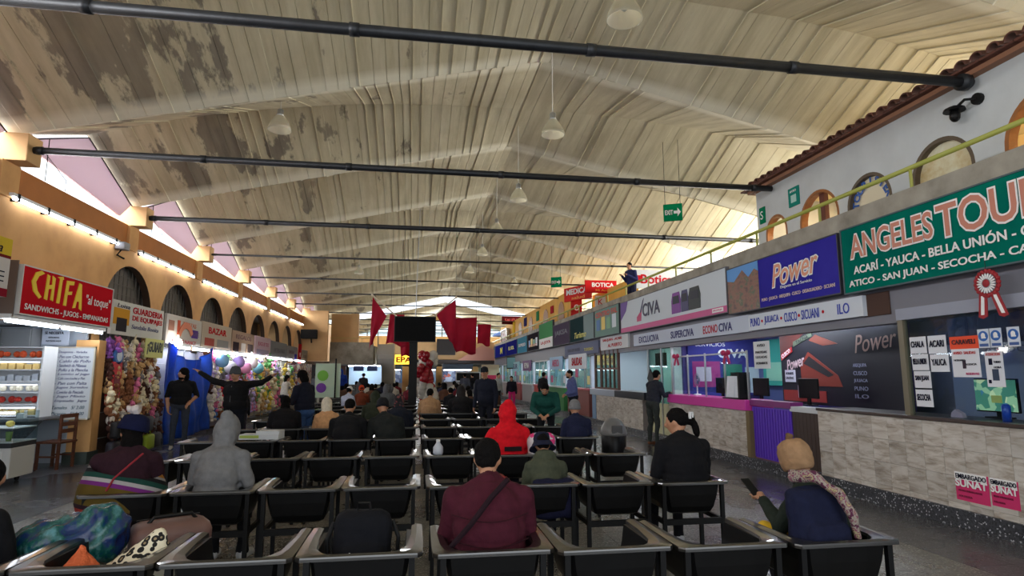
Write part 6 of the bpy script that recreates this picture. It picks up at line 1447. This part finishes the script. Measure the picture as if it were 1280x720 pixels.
def person(label, x, y, rz=0, sit=True, top=None, legs=None, shoes=None, skin=SKIN, lean=.2, side=0, b=1.0, sc=1.0, hood=None, hoodm=None, hair='short', hairm=HAIR,
           hat=None, hatm=None, yaw=0, pitch=0, face=False, J=None, voxel=.016, z=0, group=None, seed=1, fore=None, curl=.5, hands=True, cat='person', skirt=None, wr=.004):
    top = top or CL(30, 30, 36); legs = legs or CL(34, 36, 48); shoes = shoes or CL(30, 28, 28)
    F = Fig(); j = {}
    if sit:
        j['P'] = V((0, 0, .57)); j['C'] = V((side * .3, .03 + lean * .35, .87)); j['N'] = V((side * .42, .06 + lean * .62, 1.05)); j['H'] = V((side * .5, .10 + lean * .8, 1.155))
        for s, n in ((-1, 'l'), (1, 'r')):
            j['S' + n] = j['C'] + V((s * (.175 * b - .01), .01, .065)); j['E' + n] = j['S' + n] + V((s * .05, .06, -.25)); j['W' + n] = j['E' + n] + V((-s * .11, .2, -.01))
            j['h' + n] = V((s * .09, .02, .55)); j['K' + n] = V((s * .13, .43, .51)); j['A' + n] = V((s * .13, .42, .09)); j['T' + n] = V((s * .15, .57, .05))
    else:
        j['P'] = V((0, 0, .95)); j['C'] = V((side * .2, lean * .2, 1.27)); j['N'] = V((side * .3, .0 + lean * .35, 1.46)); j['H'] = V((side * .35, .03 + lean * .42, 1.60))
        for s, n in ((-1, 'l'), (1, 'r')):
            j['S' + n] = j['C'] + V((s * (.175 * b - .005), 0, .115)); j['E' + n] = j['S' + n] + V((s * .06, -.02, -.28)); j['W' + n] = j['E' + n] + V((-s * .0, .08, -.24))
            j['h' + n] = V((s * .09, 0, .92)); j['K' + n] = V((s * .11, .02, .50)); j['A' + n] = V((s * .12, -.02, .09)); j['T' + n] = V((s * .14, .12, .04))
    if J:
        for k, v in J.items(): j[k] = V(v)
    P, Ch, N, H = j['P'], j['C'], j['N'], j['H']
    F.ell(P, (.175 * b, .135 * b, .13), legs); mid = (P + Ch) / 2
    F.ell(mid - V((0, 0, .07)), (.182 * b, .145 * b, .16), top); F.ell(mid + V((0, 0, .05)), (.175 * b, .135 * b, .16), top)
    F.ell(Ch, (.185 * b, .13 * b, .17), top)
    F.cap(j['Sl'] * .93 + Ch * .07, j['Sr'] * .93 + Ch * .07, .072, .072, top)
    for n in 'lr': F.cap(N.lerp(Ch, .15), j['S' + n].lerp(Ch, .08), .066, .07, top)
    up = (N - Ch).normalized()
    F.cap(Ch + up * .1, N - up * .01, .085, .06, top)
    F.cap(N - up * .03, N.lerp(H, .7), .052, .05, skin)
    hr = Matrix.Rotation(R(yaw), 3, 'Z') @ Matrix.Rotation(R(pitch), 3, 'X')
    hp = lambda q: H + hr @ V(q)
    F.ell(H, (.076, .094, .108), skin, hr); F.ell(hp((0, .032, -.055)), (.054, .056, .062), skin, hr)
    F.cap(hp((0, .088, .012)), hp((0, .106, -.02)), .011, .017, skin, 8)
    for s in (-1, 1): F.ell(hp((s * .077, .0, -.01)), (.014, .022, .032), skin, hr, 8)
    F.ell(hp((0, .085, -.052)), (.022, .012, .009), skin, hr, 8)
    if skirt is not None:
        for i in range(5): F.ell(V((0, .10 * i, .56 - .03 * i)), (.2 * b, .12, .12 - .01 * i), skirt)
    for n in 'lr':
        lm = legs if skirt is None else skirt
        F.cap(j['h' + n], j['K' + n], .09 * b ** .5, .065, lm); F.cap(j['K' + n], j['A' + n], .062, .048, legs)
        F.cap(j['A' + n] + V((0, -.02, -.035)), j['T' + n], .045, .036, shoes)
        F.cap(j['S' + n], j['E' + n], .072, .056, top); F.cap(j['E' + n], j['W' + n], .056 if not fore else .046, .042 if not fore else .034, fore or top)
        d = (j['W' + n] - j['E' + n]).normalized()
        if hands: hand(F, j['W' + n] + d * .02, d, V((0, 0, 1)) if abs(d.z) < .8 else V((-1 if n == 'l' else 1, 0, 0)), skin, 1.0, curl, 1 if n == 'l' else -1)
    if hood == 'up':
        F.ell(hp((0, -.015, .01)), (.112, .122, .138), hoodm or top, hr); F.cap(N, hp((0, -.05, -.04)), .10, .11, hoodm or top); F.ell(hp((0, -.07, .10)), (.06, .06, .06), hoodm or top)
    elif hood == 'down':
        F.ell(N + V((0, -.05, -.01)), (.13, .075, .075), hoodm or top); F.ell(N + V((0, -.08, -.06)), (.10, .05, .08), hoodm or top)
    elif hood == 'collar':
        F.ell(N + V((0, -.01, -.01)), (.085, .085, .05), hoodm or top)
    mats = []
    for q in F.p:
        if q[5] not in mats: mats.append(q[5])
    me = F.build('person', voxel, 2, wr, seed, mats)
    o = obj('person', me, None, (x, y, z), rz); o.scale = (sc, sc, sc); tag(o, label, cat, group)
    rot4 = Matrix.Translation(H) @ hr.to_4x4()
    def head_piece(name, fn, m, smooth=True, vox=.011, amp=.002):
        me2 = blob([fn], vox, 2, amp, 60, seed); setm(me2, m)
        c = obj(name, me2, o); c.matrix_local = rot4; return c
    if hood != 'up':
        if hair == 'short': head_piece('hair', lambda q: q.ell((0, -.016, .026), (.085, .098, .098), 16).ell((0, -.045, -.02), (.072, .06, .06), 12), hairm)
        if hair == 'long': head_piece('hair', lambda q: q.ell((0, -.018, .024), (.089, .10, .10), 16).ell((0, -.07, -.09), (.085, .05, .14), 12).ell((0, -.085, -.2), (.07, .035, .12), 10), hairm)
        if hair == 'ponytail': head_piece('hair', lambda q: q.ell((0, -.016, .026), (.087, .10, .10), 16).ell((.03, -.12, -.0), (.05, .05, .06), 12).ell((.04, -.15, -.09), (.04, .035, .09), 10), hairm)
        if hair == 'volume': head_piece('hair', lambda q: q.ell((0, -.02, .03), (.1, .105, .11), 16).ell((0, -.06, -.06), (.10, .07, .11), 12), hairm)
    if hat == 'beanie':
        head_piece('beanie', lambda q: q.lathe([(.088, -.005), (.095, .03), (.09, .08), (.066, .125), (.02, .145)], 20).move(Matrix.Diagonal((1, 1.14, 1, 1))), hatm)
        c = head_piece('beanie_cuff', lambda q: q.lathe([(.085, -.02), (.1, -.015), (.1, .03), (.09, .035)], 20).move(Matrix.Diagonal((1, 1.13, 1, 1))), hatm)
    if hat == 'pompom':
        head_piece('beanie', lambda q: q.lathe([(.09, -.06), (.104, -.02), (.108, .04), (.106, .07), (.1, .1), (.087, .125), (.07, .145), (.045, .157), (.02, .16)], 40).move(Matrix.Diagonal((1, 1.12, 1, 1))), hatm)
        head_piece('pompom', lambda q: q.ell((0, 0, .175), (.035, .035, .028), 10), CL(110, 84, 58), amp=.006)
    if hat == 'bucket':
        head_piece('bucket_hat', lambda q: q.lathe([(.098, .0), (.094, .06), (.085, .11), (.06, .13), (.01, .134)], 20).lathe([(.095, .03), (.12, -.01), (.155, -.055), (.15, -.06), (.11, -.02), (.09, .0)], 24), hatm, vox=.009)
    if hat == 'brim':
        head_piece('felt_hat', lambda q: q.lathe([(.095, .0), (.09, .06), (.08, .10), (.05, .115)], 20).lathe([(.09, .02), (.15, .012), (.15, .0), (.09, .0)], 24), hatm, vox=.009)
    if hat == 'cap':
        head_piece('cap', lambda q: q.lathe([(.085, .015), (.088, .05), (.075, .10), (.04, .125), (.01, .13)], 18).move(Matrix.Diagonal((1, 1.15, 1, 1))).box(-.06, .06, .07, .165, .022, .036, .008), hatm)
    if face:
        for s in (-1, 1):
            c = obj('eye', MB().ell((s * .03, .0855, .012), (.0125, .006, .008), 10).mesh('eye', C(230, 226, 220, .3), True), o); c.matrix_local = rot4
            c = obj('iris', MB().ell((s * .03, .0905, .012), (.006, .003, .006), 8).mesh('iris', C(26, 18, 16, .3), True), o); c.matrix_local = rot4
            c = obj('eyebrow', MB().ell((s * .031, .092, .033), (.019, .005, .005), 8).mesh('eyebrow', HAIR, True), o); c.matrix_local = rot4
        c = obj('lips', MB().ell((0, .0935, -.053), (.024, .006, .0075), 10).mesh('lips', C(150, 84, 76), True), o); c.matrix_local = rot4
        if face == 'beard':
            head_piece('beard', lambda q: q.ell((0, .036, -.092), (.055, .056, .036), 12).ell((0, .095, -.037), (.022, .006, .005), 8), HAIR, amp=.001)
    o['_H'] = list(H)
    return o
def on_head_loc(o): return o.matrix_basis @ V(o['_H'])

SITZ = 0
# --- front row
p = person('heavy-set man in a maroon quilted jacket seated in the front row', .44, 3.37 + .235, R(-3), top=CL(70, 24, 38), legs=CL(60, 72, 98), b=1.26, lean=.14, sc=.985, yaw=-14, pitch=-16, hair='short', voxel=.011, hood='collar', seed=3, wr=.005)
part('shoulder_strap', MB().tube([(.10, -.075, 1.07), (.0, -.125, .98), (-.12, -.165, .84), (-.24, -.12, .70)], .016, 6), CL(34, 18, 26), p)
for zz in (.72, .86): part('quilt_seam', MB().tube([(.235 * math.cos(a), .03 - .185 * math.sin(a), zz + .01 * math.sin(3 * a)) for a in [math.pi * (.1 + .8 * i / 14) for i in range(15)]], .004, 5), CL(48, 16, 26), p)
p = person('person in a tan pompom beanie and dark green jacket looking at a phone', 2.60, 3.30 + .26, R(10), top=CL(36, 44, 38), legs=CL(34, 34, 40), skirt=mat('fabric_mustard', (222, 178, 40), .9, nscale=20, namt=.1), lean=.2, side=-.06, sc=.93, hat='pompom', hatm=CL(150, 118, 88), hair=None, yaw=14, pitch=-16, voxel=.009, seed=5,
           J=dict(Kl=(-.25, .36, .68), Al=(-.1, .40, .2), El=(-.26, .2, .74), Wl=(-.2, .42, .86), Er=(.24, .12, .74), Wr=(.02, .36, .78)), curl=.9)
part('collar_hair', MB().ell((.0, -.045, -.11), (.09, .06, .07), 12), CL(24, 24, 26), p, True, loc=V(p['_H']))
q = thing('smartphone', 'dark smartphone held in the hand of the person in the pompom beanie', 'phone', (2.33, 3.96, .83), R(14))
qb = MB().box(-.036, .036, -.004, .004, -.0, .145, .003); qb.move(Matrix.Rotation(R(-50), 4, 'X')); part('body', qb, FRAMEB, q)
me = setm(blob([lambda b: b.box(-.2, .2, -.12, .04, 0, .43, .09).box(-.15, .15, -.17, -.08, .03, .22, .05)], .012, 3, .005, 18, 12), CL(22, 26, 50))
t = tag(obj('backpack', me, None, (2.38, 3.42, .56), R(8)), 'navy backpack worn by the person in the pompom beanie', 'backpack')
t.rotation_euler = (R(-8), 0, R(8))
me = setm(blob([lambda b: b.tube([(-.07, .10, .47), (-.03, -.03, .49), (.06, -.13, .40), (.12, -.16, .28), (.16, -.15, .14)], .042, 10, .026)], .012, 3, .006, 26, 6), mk_blotch('scarf_print', [(.35, (80, 28, 58)), (.44, (150, 140, 128)), (.52, (120, 56, 86)), (.58, (160, 150, 110)), (.64, (84, 40, 66))], 24, .9, interp='CONSTANT'))
tag(obj('scarf', me, None, (2.38, 3.42, .56), R(8)), 'purple and cream printed scarf laid over the navy backpack', 'scarf')
person('person in black cut off by the left edge, seated in the front row', -2.38, 3.37 + .28, R(6), top=CL(22, 22, 26), lean=.35, hair='short', yaw=20, pitch=-20, sc=.92, seed=6, face=False, voxel=.013)
# --- second row
KN = mk_stripes('fabric_woven_stripes', [(0, (126, 104, 44)), (.30, (150, 60, 160)), (.36, (220, 216, 220)), (.42, (40, 96, 88)), (.50, (40, 36, 44)), (.56, (190, 186, 190)), (.6, (206, 140, 50)), (.66, (60, 30, 44)), (.74, (176, 50, 70)), (.8, (30, 28, 34)), (.88, (190, 70, 60)), (.94, (60, 34, 50))], .62, (R(12), R(-14), 0), .95, 1.2)
def shawl_person():
    p = person('woman in a striped woven shawl and blue-banded hat, second row', -2.36, 5.295 + .26, R(14), top=CL(48, 26, 36), lean=.14, b=1.15, sc=1.0, hair='long', hat=None, yaw=10, pitch=-14, seed=8, voxel=.013)
    rings = []
    for zz, rx, ry, yy in ((.52, .31, .27, .02), (.60, .335, .28, .02), (.70, .325, .26, .03), (.80, .29, .23, .05), (.86, .26, .20, .06)):
        rings.append([((rx + .012 * math.sin(5 * a)) * math.cos(a) + (.0), yy + ry * math.sin(a), zz - .13 * math.cos(a + .4) * (zz - .45) * 1.2) for a in [2 * math.pi * i / 36 for i in range(36)]])
    mb = MB().rings(rings, cap=False); bmesh.ops.solidify(mb.bm, geom=mb.bm.faces[:], thickness=.012)
    part('woven_shawl', mb, KN, p, True, label='striped olive, purple and red woven shawl')
    part('shoulder_cord', MB().tube([(.13, -.05, 1.0), (.06, -.15, .93), (-.04, -.17, .83), (-.08, -.2, .74)], .008, 6), CL(150, 50, 60), p)
    H = V(p['_H'])
    mb = MB().lathe([(.12, .015), (.125, .02), (.118, .07), (.10, .13), (.05, .155), (.01, .16)], 22)
    c = part('felt_hat', mb, CL(20, 24, 56), p, True); c.location = H + V((0, -.01, .0)); c.rotation_euler = (R(-8), R(12), 0)
    mb = MB()
    for i in range(22):
        a = 2 * math.pi * i / 22
        if i % 2: mb.box(-.006, .006, -.004, .004, .03, .09); mb.bm.verts.ensure_lookup_table(); vs_ = mb.bm.verts[-8:]; bmesh.ops.transform(mb.bm, matrix=Matrix.Rotation(a, 4, 'Z') @ Matrix.Translation((0, .123, 0)), verts=vs_)
    c = part('hat_stripes', mb, CL(150, 170, 206), p); c.location = H + V((0, -.01, 0)); c.rotation_euler = (R(-8), R(12), 0)
    me = setm(blob([lambda b: b.ell((.01, -.02, .19), (.05, .05, .04), 10).ell((-.03, 0, .2), (.03, .03, .03), 8)], .01, 1, .006, 60, 3), CL(206, 196, 196))
    c = obj('hat_tassels', me, p, H)
    return p
shawl_person()
p = person('person with a grey sweatshirt hood up seated in the second row', -1.66, 5.295 + .26, R(-4), top=CL(116, 116, 118), legs=CL(28, 28, 32), shoes=CL(196, 196, 196), lean=.2, b=1.08, sc=1.0, hood='up', yaw=-6, pitch=-12, seed=9, voxel=.011, J=dict(Er=(.25, .1, .72), Wr=(.12, .34, .72)), wr=.006)
OL = CL(70, 74, 60)
p = person('person in a navy bucket hat and olive hooded coat seated in the second row', 1.2, 5.25 + .25, R(0), top=OL, lean=.22, sc=.86, hat='bucket', hatm=CL(26, 30, 52), hair='short', hood='down', pitch=-26, seed=10, voxel=.012)
me = setm(blob([lambda b: b.box(-.2, .2, -.08, .08, 0, .34, .06)], .014, 3, .006, 18, 14), CL(22, 24, 50)); tag(obj('backpack', me, None, (1.22, 5.36, .40), 0), 'dark navy backpack on the back of the person in the bucket hat', 'backpack')
p = person('woman in black with a white hair clip and ponytail, second row right end', 2.5, 5.13 + .28, R(6), top=CL(20, 20, 24), legs=CL(20, 20, 24), shoes=CL(190, 190, 196), b=1.2, lean=.1, side=.02, sc=1.04, hair='ponytail', yaw=48, pitch=-12, seed=11, voxel=.012)
H = V(p['_H']); part('hair_clip', MB().box(-.008, .008, -.012, .012, -.03, .03).box(-.008, .03, -.012, .012, .02, .03).box(.02, .03, -.012, .012, -.02, .03), CWHITE, p, loc=H + V((.085, -.10, .06)))
# --- third row and beyond
RD = CL(206, 20, 34)
p = person('person in a bright red hooded coat with the hood up, seated in the third row', 1.13, 7.1 + .24, R(0), top=RD, lean=.05, b=1.12, sc=1.02, hood='up', pitch=-4, seed=13, voxel=.013, wr=.008, J=dict(El=(-.27, .05, .72), Er=(.27, .05, .72)))
part('reflective_label', MB().box(-.1, .1, -.012, 0, 0, .05), CL(34, 22, 26), p, loc=V((.02, -.15, .74)))
person('broad person in black bowed forward, fourth row left', -1.0, 9.145 + .26, R(0), top=CL(24, 24, 27), b=1.25, lean=.3, hair='short', pitch=-40, sc=1.0, seed=15)
p = person('person in a charcoal jacket and beanie leaning left, fourth row', -.33, 9.145 + .26, R(4), top=CL(34, 37, 36), b=1.2, lean=.3, side=-.3, hat='beanie', hatm=CL(28, 28, 32), hair=None, pitch=-20, sc=1.0, seed=16)
person('person with a bright cream hood and peach coat, left of the bowed figures', -1.55, 11.07 + .26, R(12), top=CL(206, 158, 114), lean=.25, hood='up', hoodm=CL(220, 210, 190), sc=.95, seed=17)
person('woman with long black hair and dark coat seated past the boxes, fifth row left', -2.27, 11.07 + .26, R(14), top=CL(26, 24, 27), b=1.2, lean=.12, hair='long', sc=1.0, seed=18)
person('person in a dark speckled headscarf seated in the fifth row', -.3, 11.07 + .25, R(0), top=CL(26, 30, 42), b=1.15, hair='volume', hairm=mk_cells('headscarf', [(0, (30, 26, 30)), (.6, (120, 60, 60)), (.8, (60, 50, 54))], 30, .9), sc=1.0, seed=19)
person('grey-capped person in a navy coat seated at the right of the fourth row', 2.5, 9.0 + .25, R(0), top=CL(32, 36, 62), b=1.05, lean=.1, hat='beanie', hatm=CL(120, 120, 122), hair=None, sc=.97, seed=20)
person('person in an olive hooded jacket seated in the sixth row', -.86, 13.0 + .25, R(0), top=CL(48, 54, 42), b=1.15, hood='up', sc=1.0, seed=21)
person('dark-haired person in a tan jacket beside the balloons, seventh row', .34, 14.92 + .25, R(-6), top=CL(168, 132, 98), b=1.15, hair='short', yaw=-20, sc=1.02, seed=22)
person('person in a black coat with a fur-trimmed hood, seventh row', 1.13, 14.9 + .25, R(0), top=CL(26, 26, 29), b=1.35, hood='up', hoodm=CL(44, 40, 40), sc=1.05, seed=23, wr=.01)
person('person in a white and blue jacket leaning sideways, far left rows', -2.0, 18.9, R(-30), top=CL(176, 184, 206), lean=.3, side=-.4, hat='cap', hatm=CL(220, 220, 220), sc=1.0, seed=24)
person('person with an orange-red hat in the far left rows', -1.75, 20.7, R(10), top=CL(120, 60, 40), lean=.2, hat='beanie', hatm=CL(190, 70, 40), sc=1.0, seed=25)
# --- standing
BLK = CL(22, 22, 24)
p = person('man in a black jacket and grey beanie standing with both arms stretched wide', -3.42, 12.5, R(168), sit=False, top=BLK, legs=CL(24, 26, 34), b=1.32, sc=1.04, hat='beanie', hatm=CL(74, 76, 80), hair='short', face=True, yaw=6, pitch=4, seed=30, voxel=.012,
           J=dict(Sl=(-.22, 0, 1.40), El=(-.46, .02, 1.43), Wl=(-.66, .05, 1.55), Sr=(.22, 0, 1.40), Er=(.47, .02, 1.47), Wr=(.70, .05, 1.62)), curl=.25)
for zz in range(1): part('zip', MB().tube([(0.02, .175, 1.38), (0.03, .19, 1.1), (.03, .17, .88)], .005, 5), C(90, 92, 96), p)
p = person('bearded man in a black short-sleeved top and vest standing by the blue tarpaulin', -5.2, 14.7, R(200), sit=False, top=BLK, legs=CL(56, 60, 70), shoes=CL(186, 180, 172), b=1.15, sc=1.04, hair='volume', face='beard', yaw=-60, seed=31, fore=SKIN, voxel=.013,
           J=dict(El=(-.3, -.05, 1.12), Wl=(-.16, .14, .98), Er=(.27, -.02, 1.12), Wr=(.24, .05, .88)))
p = person('young man in a navy jacket and blue jeans standing with a phone', -2.07, 12.1, R(60), sit=False, top=CL(26, 28, 42), legs=CL(56, 84, 130), b=1.2, sc=1.0, hair='volume', face=True, pitch=-14, seed=32, voxel=.012, hood='down',
           J=dict(El=(-.26, .08, 1.12), Wl=(-.1, .32, 1.16), Er=(.26, .06, 1.12), Wr=(.10, .30, 1.16)), curl=.8)
q = thing('smartphone', 'pale phone in the hands of the young man in the navy jacket', 'phone', (-2.38, 12.28, 1.17), R(60)); part('body', MB().box(-.036, .036, -.07, .07, 0, .008), C(190, 196, 206), q)
person('officer in a dark cap and dark uniform standing in the middle of the seats', 1.63, 14.1, R(150), sit=False, top=CL(28, 31, 44), legs=CL(24, 26, 36), b=1.1, sc=1.06, hat='cap', hatm=CL(26, 28, 36), face=True, yaw=10, pitch=-8, seed=33, voxel=.014)
person('man in a dark green jacket bending over a seat on the right', 2.6, 12.05, R(165), sit=False, top=CL(26, 74, 66), legs=CL(24, 26, 30), b=1.2, sc=1.0, face='beard', hair='short', pitch=-40, lean=.6, seed=34, voxel=.013,
       J=dict(C=(0, .18, 1.13), N=(0, .30, 1.28), H=(0, .40, 1.37), Sl=(-.2, .2, 1.24), Sr=(.2, .2, 1.24), El=(-.26, .28, .98), Wl=(-.08, .48, .88), Er=(.26, .28, .98), Wr=(.1, .5, .88)))
person('man in a blue-grey hooded sweatshirt standing with hands in front, right aisle', 4.68, 17.8, R(95), sit=False, top=CL(84, 92, 140), legs=CL(26, 28, 36), b=1.1, sc=1.04, hair='short', face='beard', hood='down', seed=35, voxel=.014, J=dict(Wl=(-.1, .2, 1.02), Wr=(.12, .2, 1.02)))
person('customer in a dark quilted jacket leaning on the magenta counter', 5.55, 13.75, R(-70), sit=False, top=CL(42, 44, 54), legs=CL(50, 54, 52), shoes=CL(110, 70, 50), b=1.05, sc=1.02, hair='short', hood='collar', lean=.3, seed=36, voxel=.014, wr=.008, J=dict(Wl=(-.18, .36, 1.18), El=(-.24, .14, 1.13), Wr=(.18, .36, 1.18), Er=(.24, .14, 1.13)))
person('man in dark blue upstairs behind the gallery rail holding a phone', 6.85, 18.4, R(120), sit=False, top=CL(40, 44, 90), legs=CL(30, 34, 60), sc=.95, hair='short', z=3.62, seed=37, J=dict(Wl=(-.1, .34, 1.25), Wr=(.15, .34, 1.25)))
t = person('seller in a white top inside the farther stall', -4.6, 22.5, R(-60), sit=False, top=CL(196, 190, 180), legs=CL(30, 32, 44), sc=.95, hair='long', seed=38, voxel=.02)
person('small child in black in front of the bright toy stall', -4.4, 16.6, R(10), sit=False, top=CL(24, 24, 28), legs=CL(40, 30, 50), sc=.72, hair='long', seed=39, voxel=.02)
person('walker in a bright blue padded top with a blue backpack, far left aisle', -4.3, 31, 0, sit=False, top=CL(50, 120, 190), legs=CL(30, 30, 40), sc=1.0, hair='short', hat='cap', hatm=CL(196, 206, 220), seed=40, voxel=.02)
person('walker in a grey coat beside the bright blue one, far left aisle', -4.75, 30.5, R(20), sit=False, top=CL(90, 92, 100), legs=CL(190, 186, 176), sc=1.0, hair='short', seed=41, voxel=.02)
person('tall figure in a royal blue long coat near the white booth', -3.9, 33, R(180), sit=False, top=CL(30, 56, 150), legs=CL(22, 24, 36), b=1.2, sc=1.12, hair='short', hood='up', seed=42, voxel=.02)
person('figure in a dark brimmed hat at the white booth', -2.9, 34.8, 0, sit=False, top=CL(40, 40, 46), sc=1.0, hat='brim', hatm=CL(26, 26, 30), seed=43, voxel=.02)
person('figure in pink trousers walking in the far right aisle', 4.35, 27.5, R(160), sit=False, top=CL(30, 28, 40), legs=CL(220, 50, 130), sc=.92, hair='long', seed=44, voxel=.02)
person('figure in a pale jacket walking in the far right aisle', 3.6, 27, R(-150), sit=False, top=CL(176, 176, 176), legs=CL(30, 30, 36), sc=1.0, hair='short', seed=45, voxel=.02)
person('figure in black waiting at a far right booth', 5.35, 25.5, R(-60), sit=False, top=CL(22, 22, 26), legs=CL(22, 22, 26), b=1.1, sc=1.02, hair='short', seed=46, voxel=.02)
person('figure in a white shirt sitting far down behind the officer', 1.9, 24.6, R(150), top=CL(196, 196, 200), hair='short', sc=1.0, seed=47, voxel=.02)
person('figure in a grey top standing far down behind the officer', 2.4, 30, 0, sit=False, top=CL(76, 80, 96), sc=1.0, seed=48, voxel=.02)
person('figure in black standing among the far middle rows', 3.1, 33, R(30), sit=False, top=CL(28, 28, 34), sc=1.0, seed=49, voxel=.02)
# --- distant seated travellers share a few bodies
VAR = [('black coat', (24, 24, 28), 'short', None), ('navy coat', (34, 38, 60), 'long', None), ('brown coat', (84, 58, 46), 'volume', None), ('grey coat', (90, 92, 96), 'short', 'up'), ('dark red coat', (96, 30, 40), 'long', None), ('pale coat', (176, 170, 160), 'short', None)]
protos = {}
seats = [(l, k) for k in range(8, 15) for l in range(-5, 4)]
rnd = random.Random(21); rnd.shuffle(seats)
for n_, (l, k) in enumerate(seats[:34]):
    v = VAR[n_ % len(VAR)]
    x = X_L[-l - 1] if l < 0 else X_R[l]
    if k == 8 and (abs(x - .35) < .4 or x < -1.5) or k == 9 and abs(x + 1.75) < .4: continue
    lab = 'distant seated traveller in a %s among the far rows' % v[0]
    if v[0] not in protos:
        protos[v[0]] = register(person(lab, x, rowY(k) + .24, 0, top=CL(*v[1]), hair=v[2], hood=v[3], sc=1.0, seed=60 + n_, voxel=.024, lean=.15, hands=False, group='distant travellers in %ss' % v[0]))
        protos[v[0]]['_c'] = 1
    else:
        c = copy_tree(protos[v[0]]); c.location = (x, rowY(k) + .24, 0); c.rotation_euler = (0, 0, rnd.uniform(-.5, .5)); s = rnd.uniform(.92, 1.06); c.scale = (s, s, s)
# the litter left on seats
# ---- tidy up
bpy.data.scenes.remove(WORK)
# pieces that belong to a part go one level down
NEST = {'screen': ('shell',), 'pane': ('frame', 'window_frame'), 'bulb': ('socket',), 'iris': ('eye',), 'hat_stripes': ('felt_hat',), 'hat_tassels': ('felt_hat',), 'tail_stripe': ('tail',), 'coach_windscreen': ('coach_picture',), 'pompom': ('beanie',), 'finial': ('pole',), 'photo_sky': ('photo_panel',), 'face': ('disc',), 'caption': ('card',), 'rim_light': ('rim',), 'carry_loop': ('body',), 'coach_windows': ('coach_picture',)}
kids = {}
for o in bpy.data.objects:
    if o.parent: kids.setdefault(o.parent, []).append(o)
base = lambda o: o.name.split('.')[0]
for root in [o for o in bpy.data.objects if o.parent is None and o.get('category')]:
    ch = kids.get(root, []); used = set()
    for c in ch:
        tg = NEST.get(base(c))
        if not tg: continue
        cand = [q for q in ch if base(q) in tg and q not in used] or [q for q in ch if base(q) in tg]
        if not cand: continue
        q = cand[0]; used.add(q)
        m1 = q.matrix_basis.inverted() @ c.matrix_basis; c.parent = q; c.matrix_basis = m1
for o in bpy.data.objects:
    for k in ('_H', '_c'):
        if k in o.keys(): del o[k]
seen = {}
for o in bpy.data.objects:
    if o.parent is None and o.get('label') and not o.get('group'):
        seen.setdefault(o['label'], []).append(o.name)
for k, v in seen.items():
    if len(v) > 1: print('DUPLICATE LABEL', k, v)
for o in bpy.data.objects:
    if o.get('label') and o.parent is None and not 4 <= len(o['label'].replace('-', ' ').split()) <= 16: print('LABEL LEN', o.name, o['label'])
print('OBJECTS', len(bpy.data.objects), 'TRIS~', sum(len(m.polygons) for m in bpy.data.meshes) * 2)
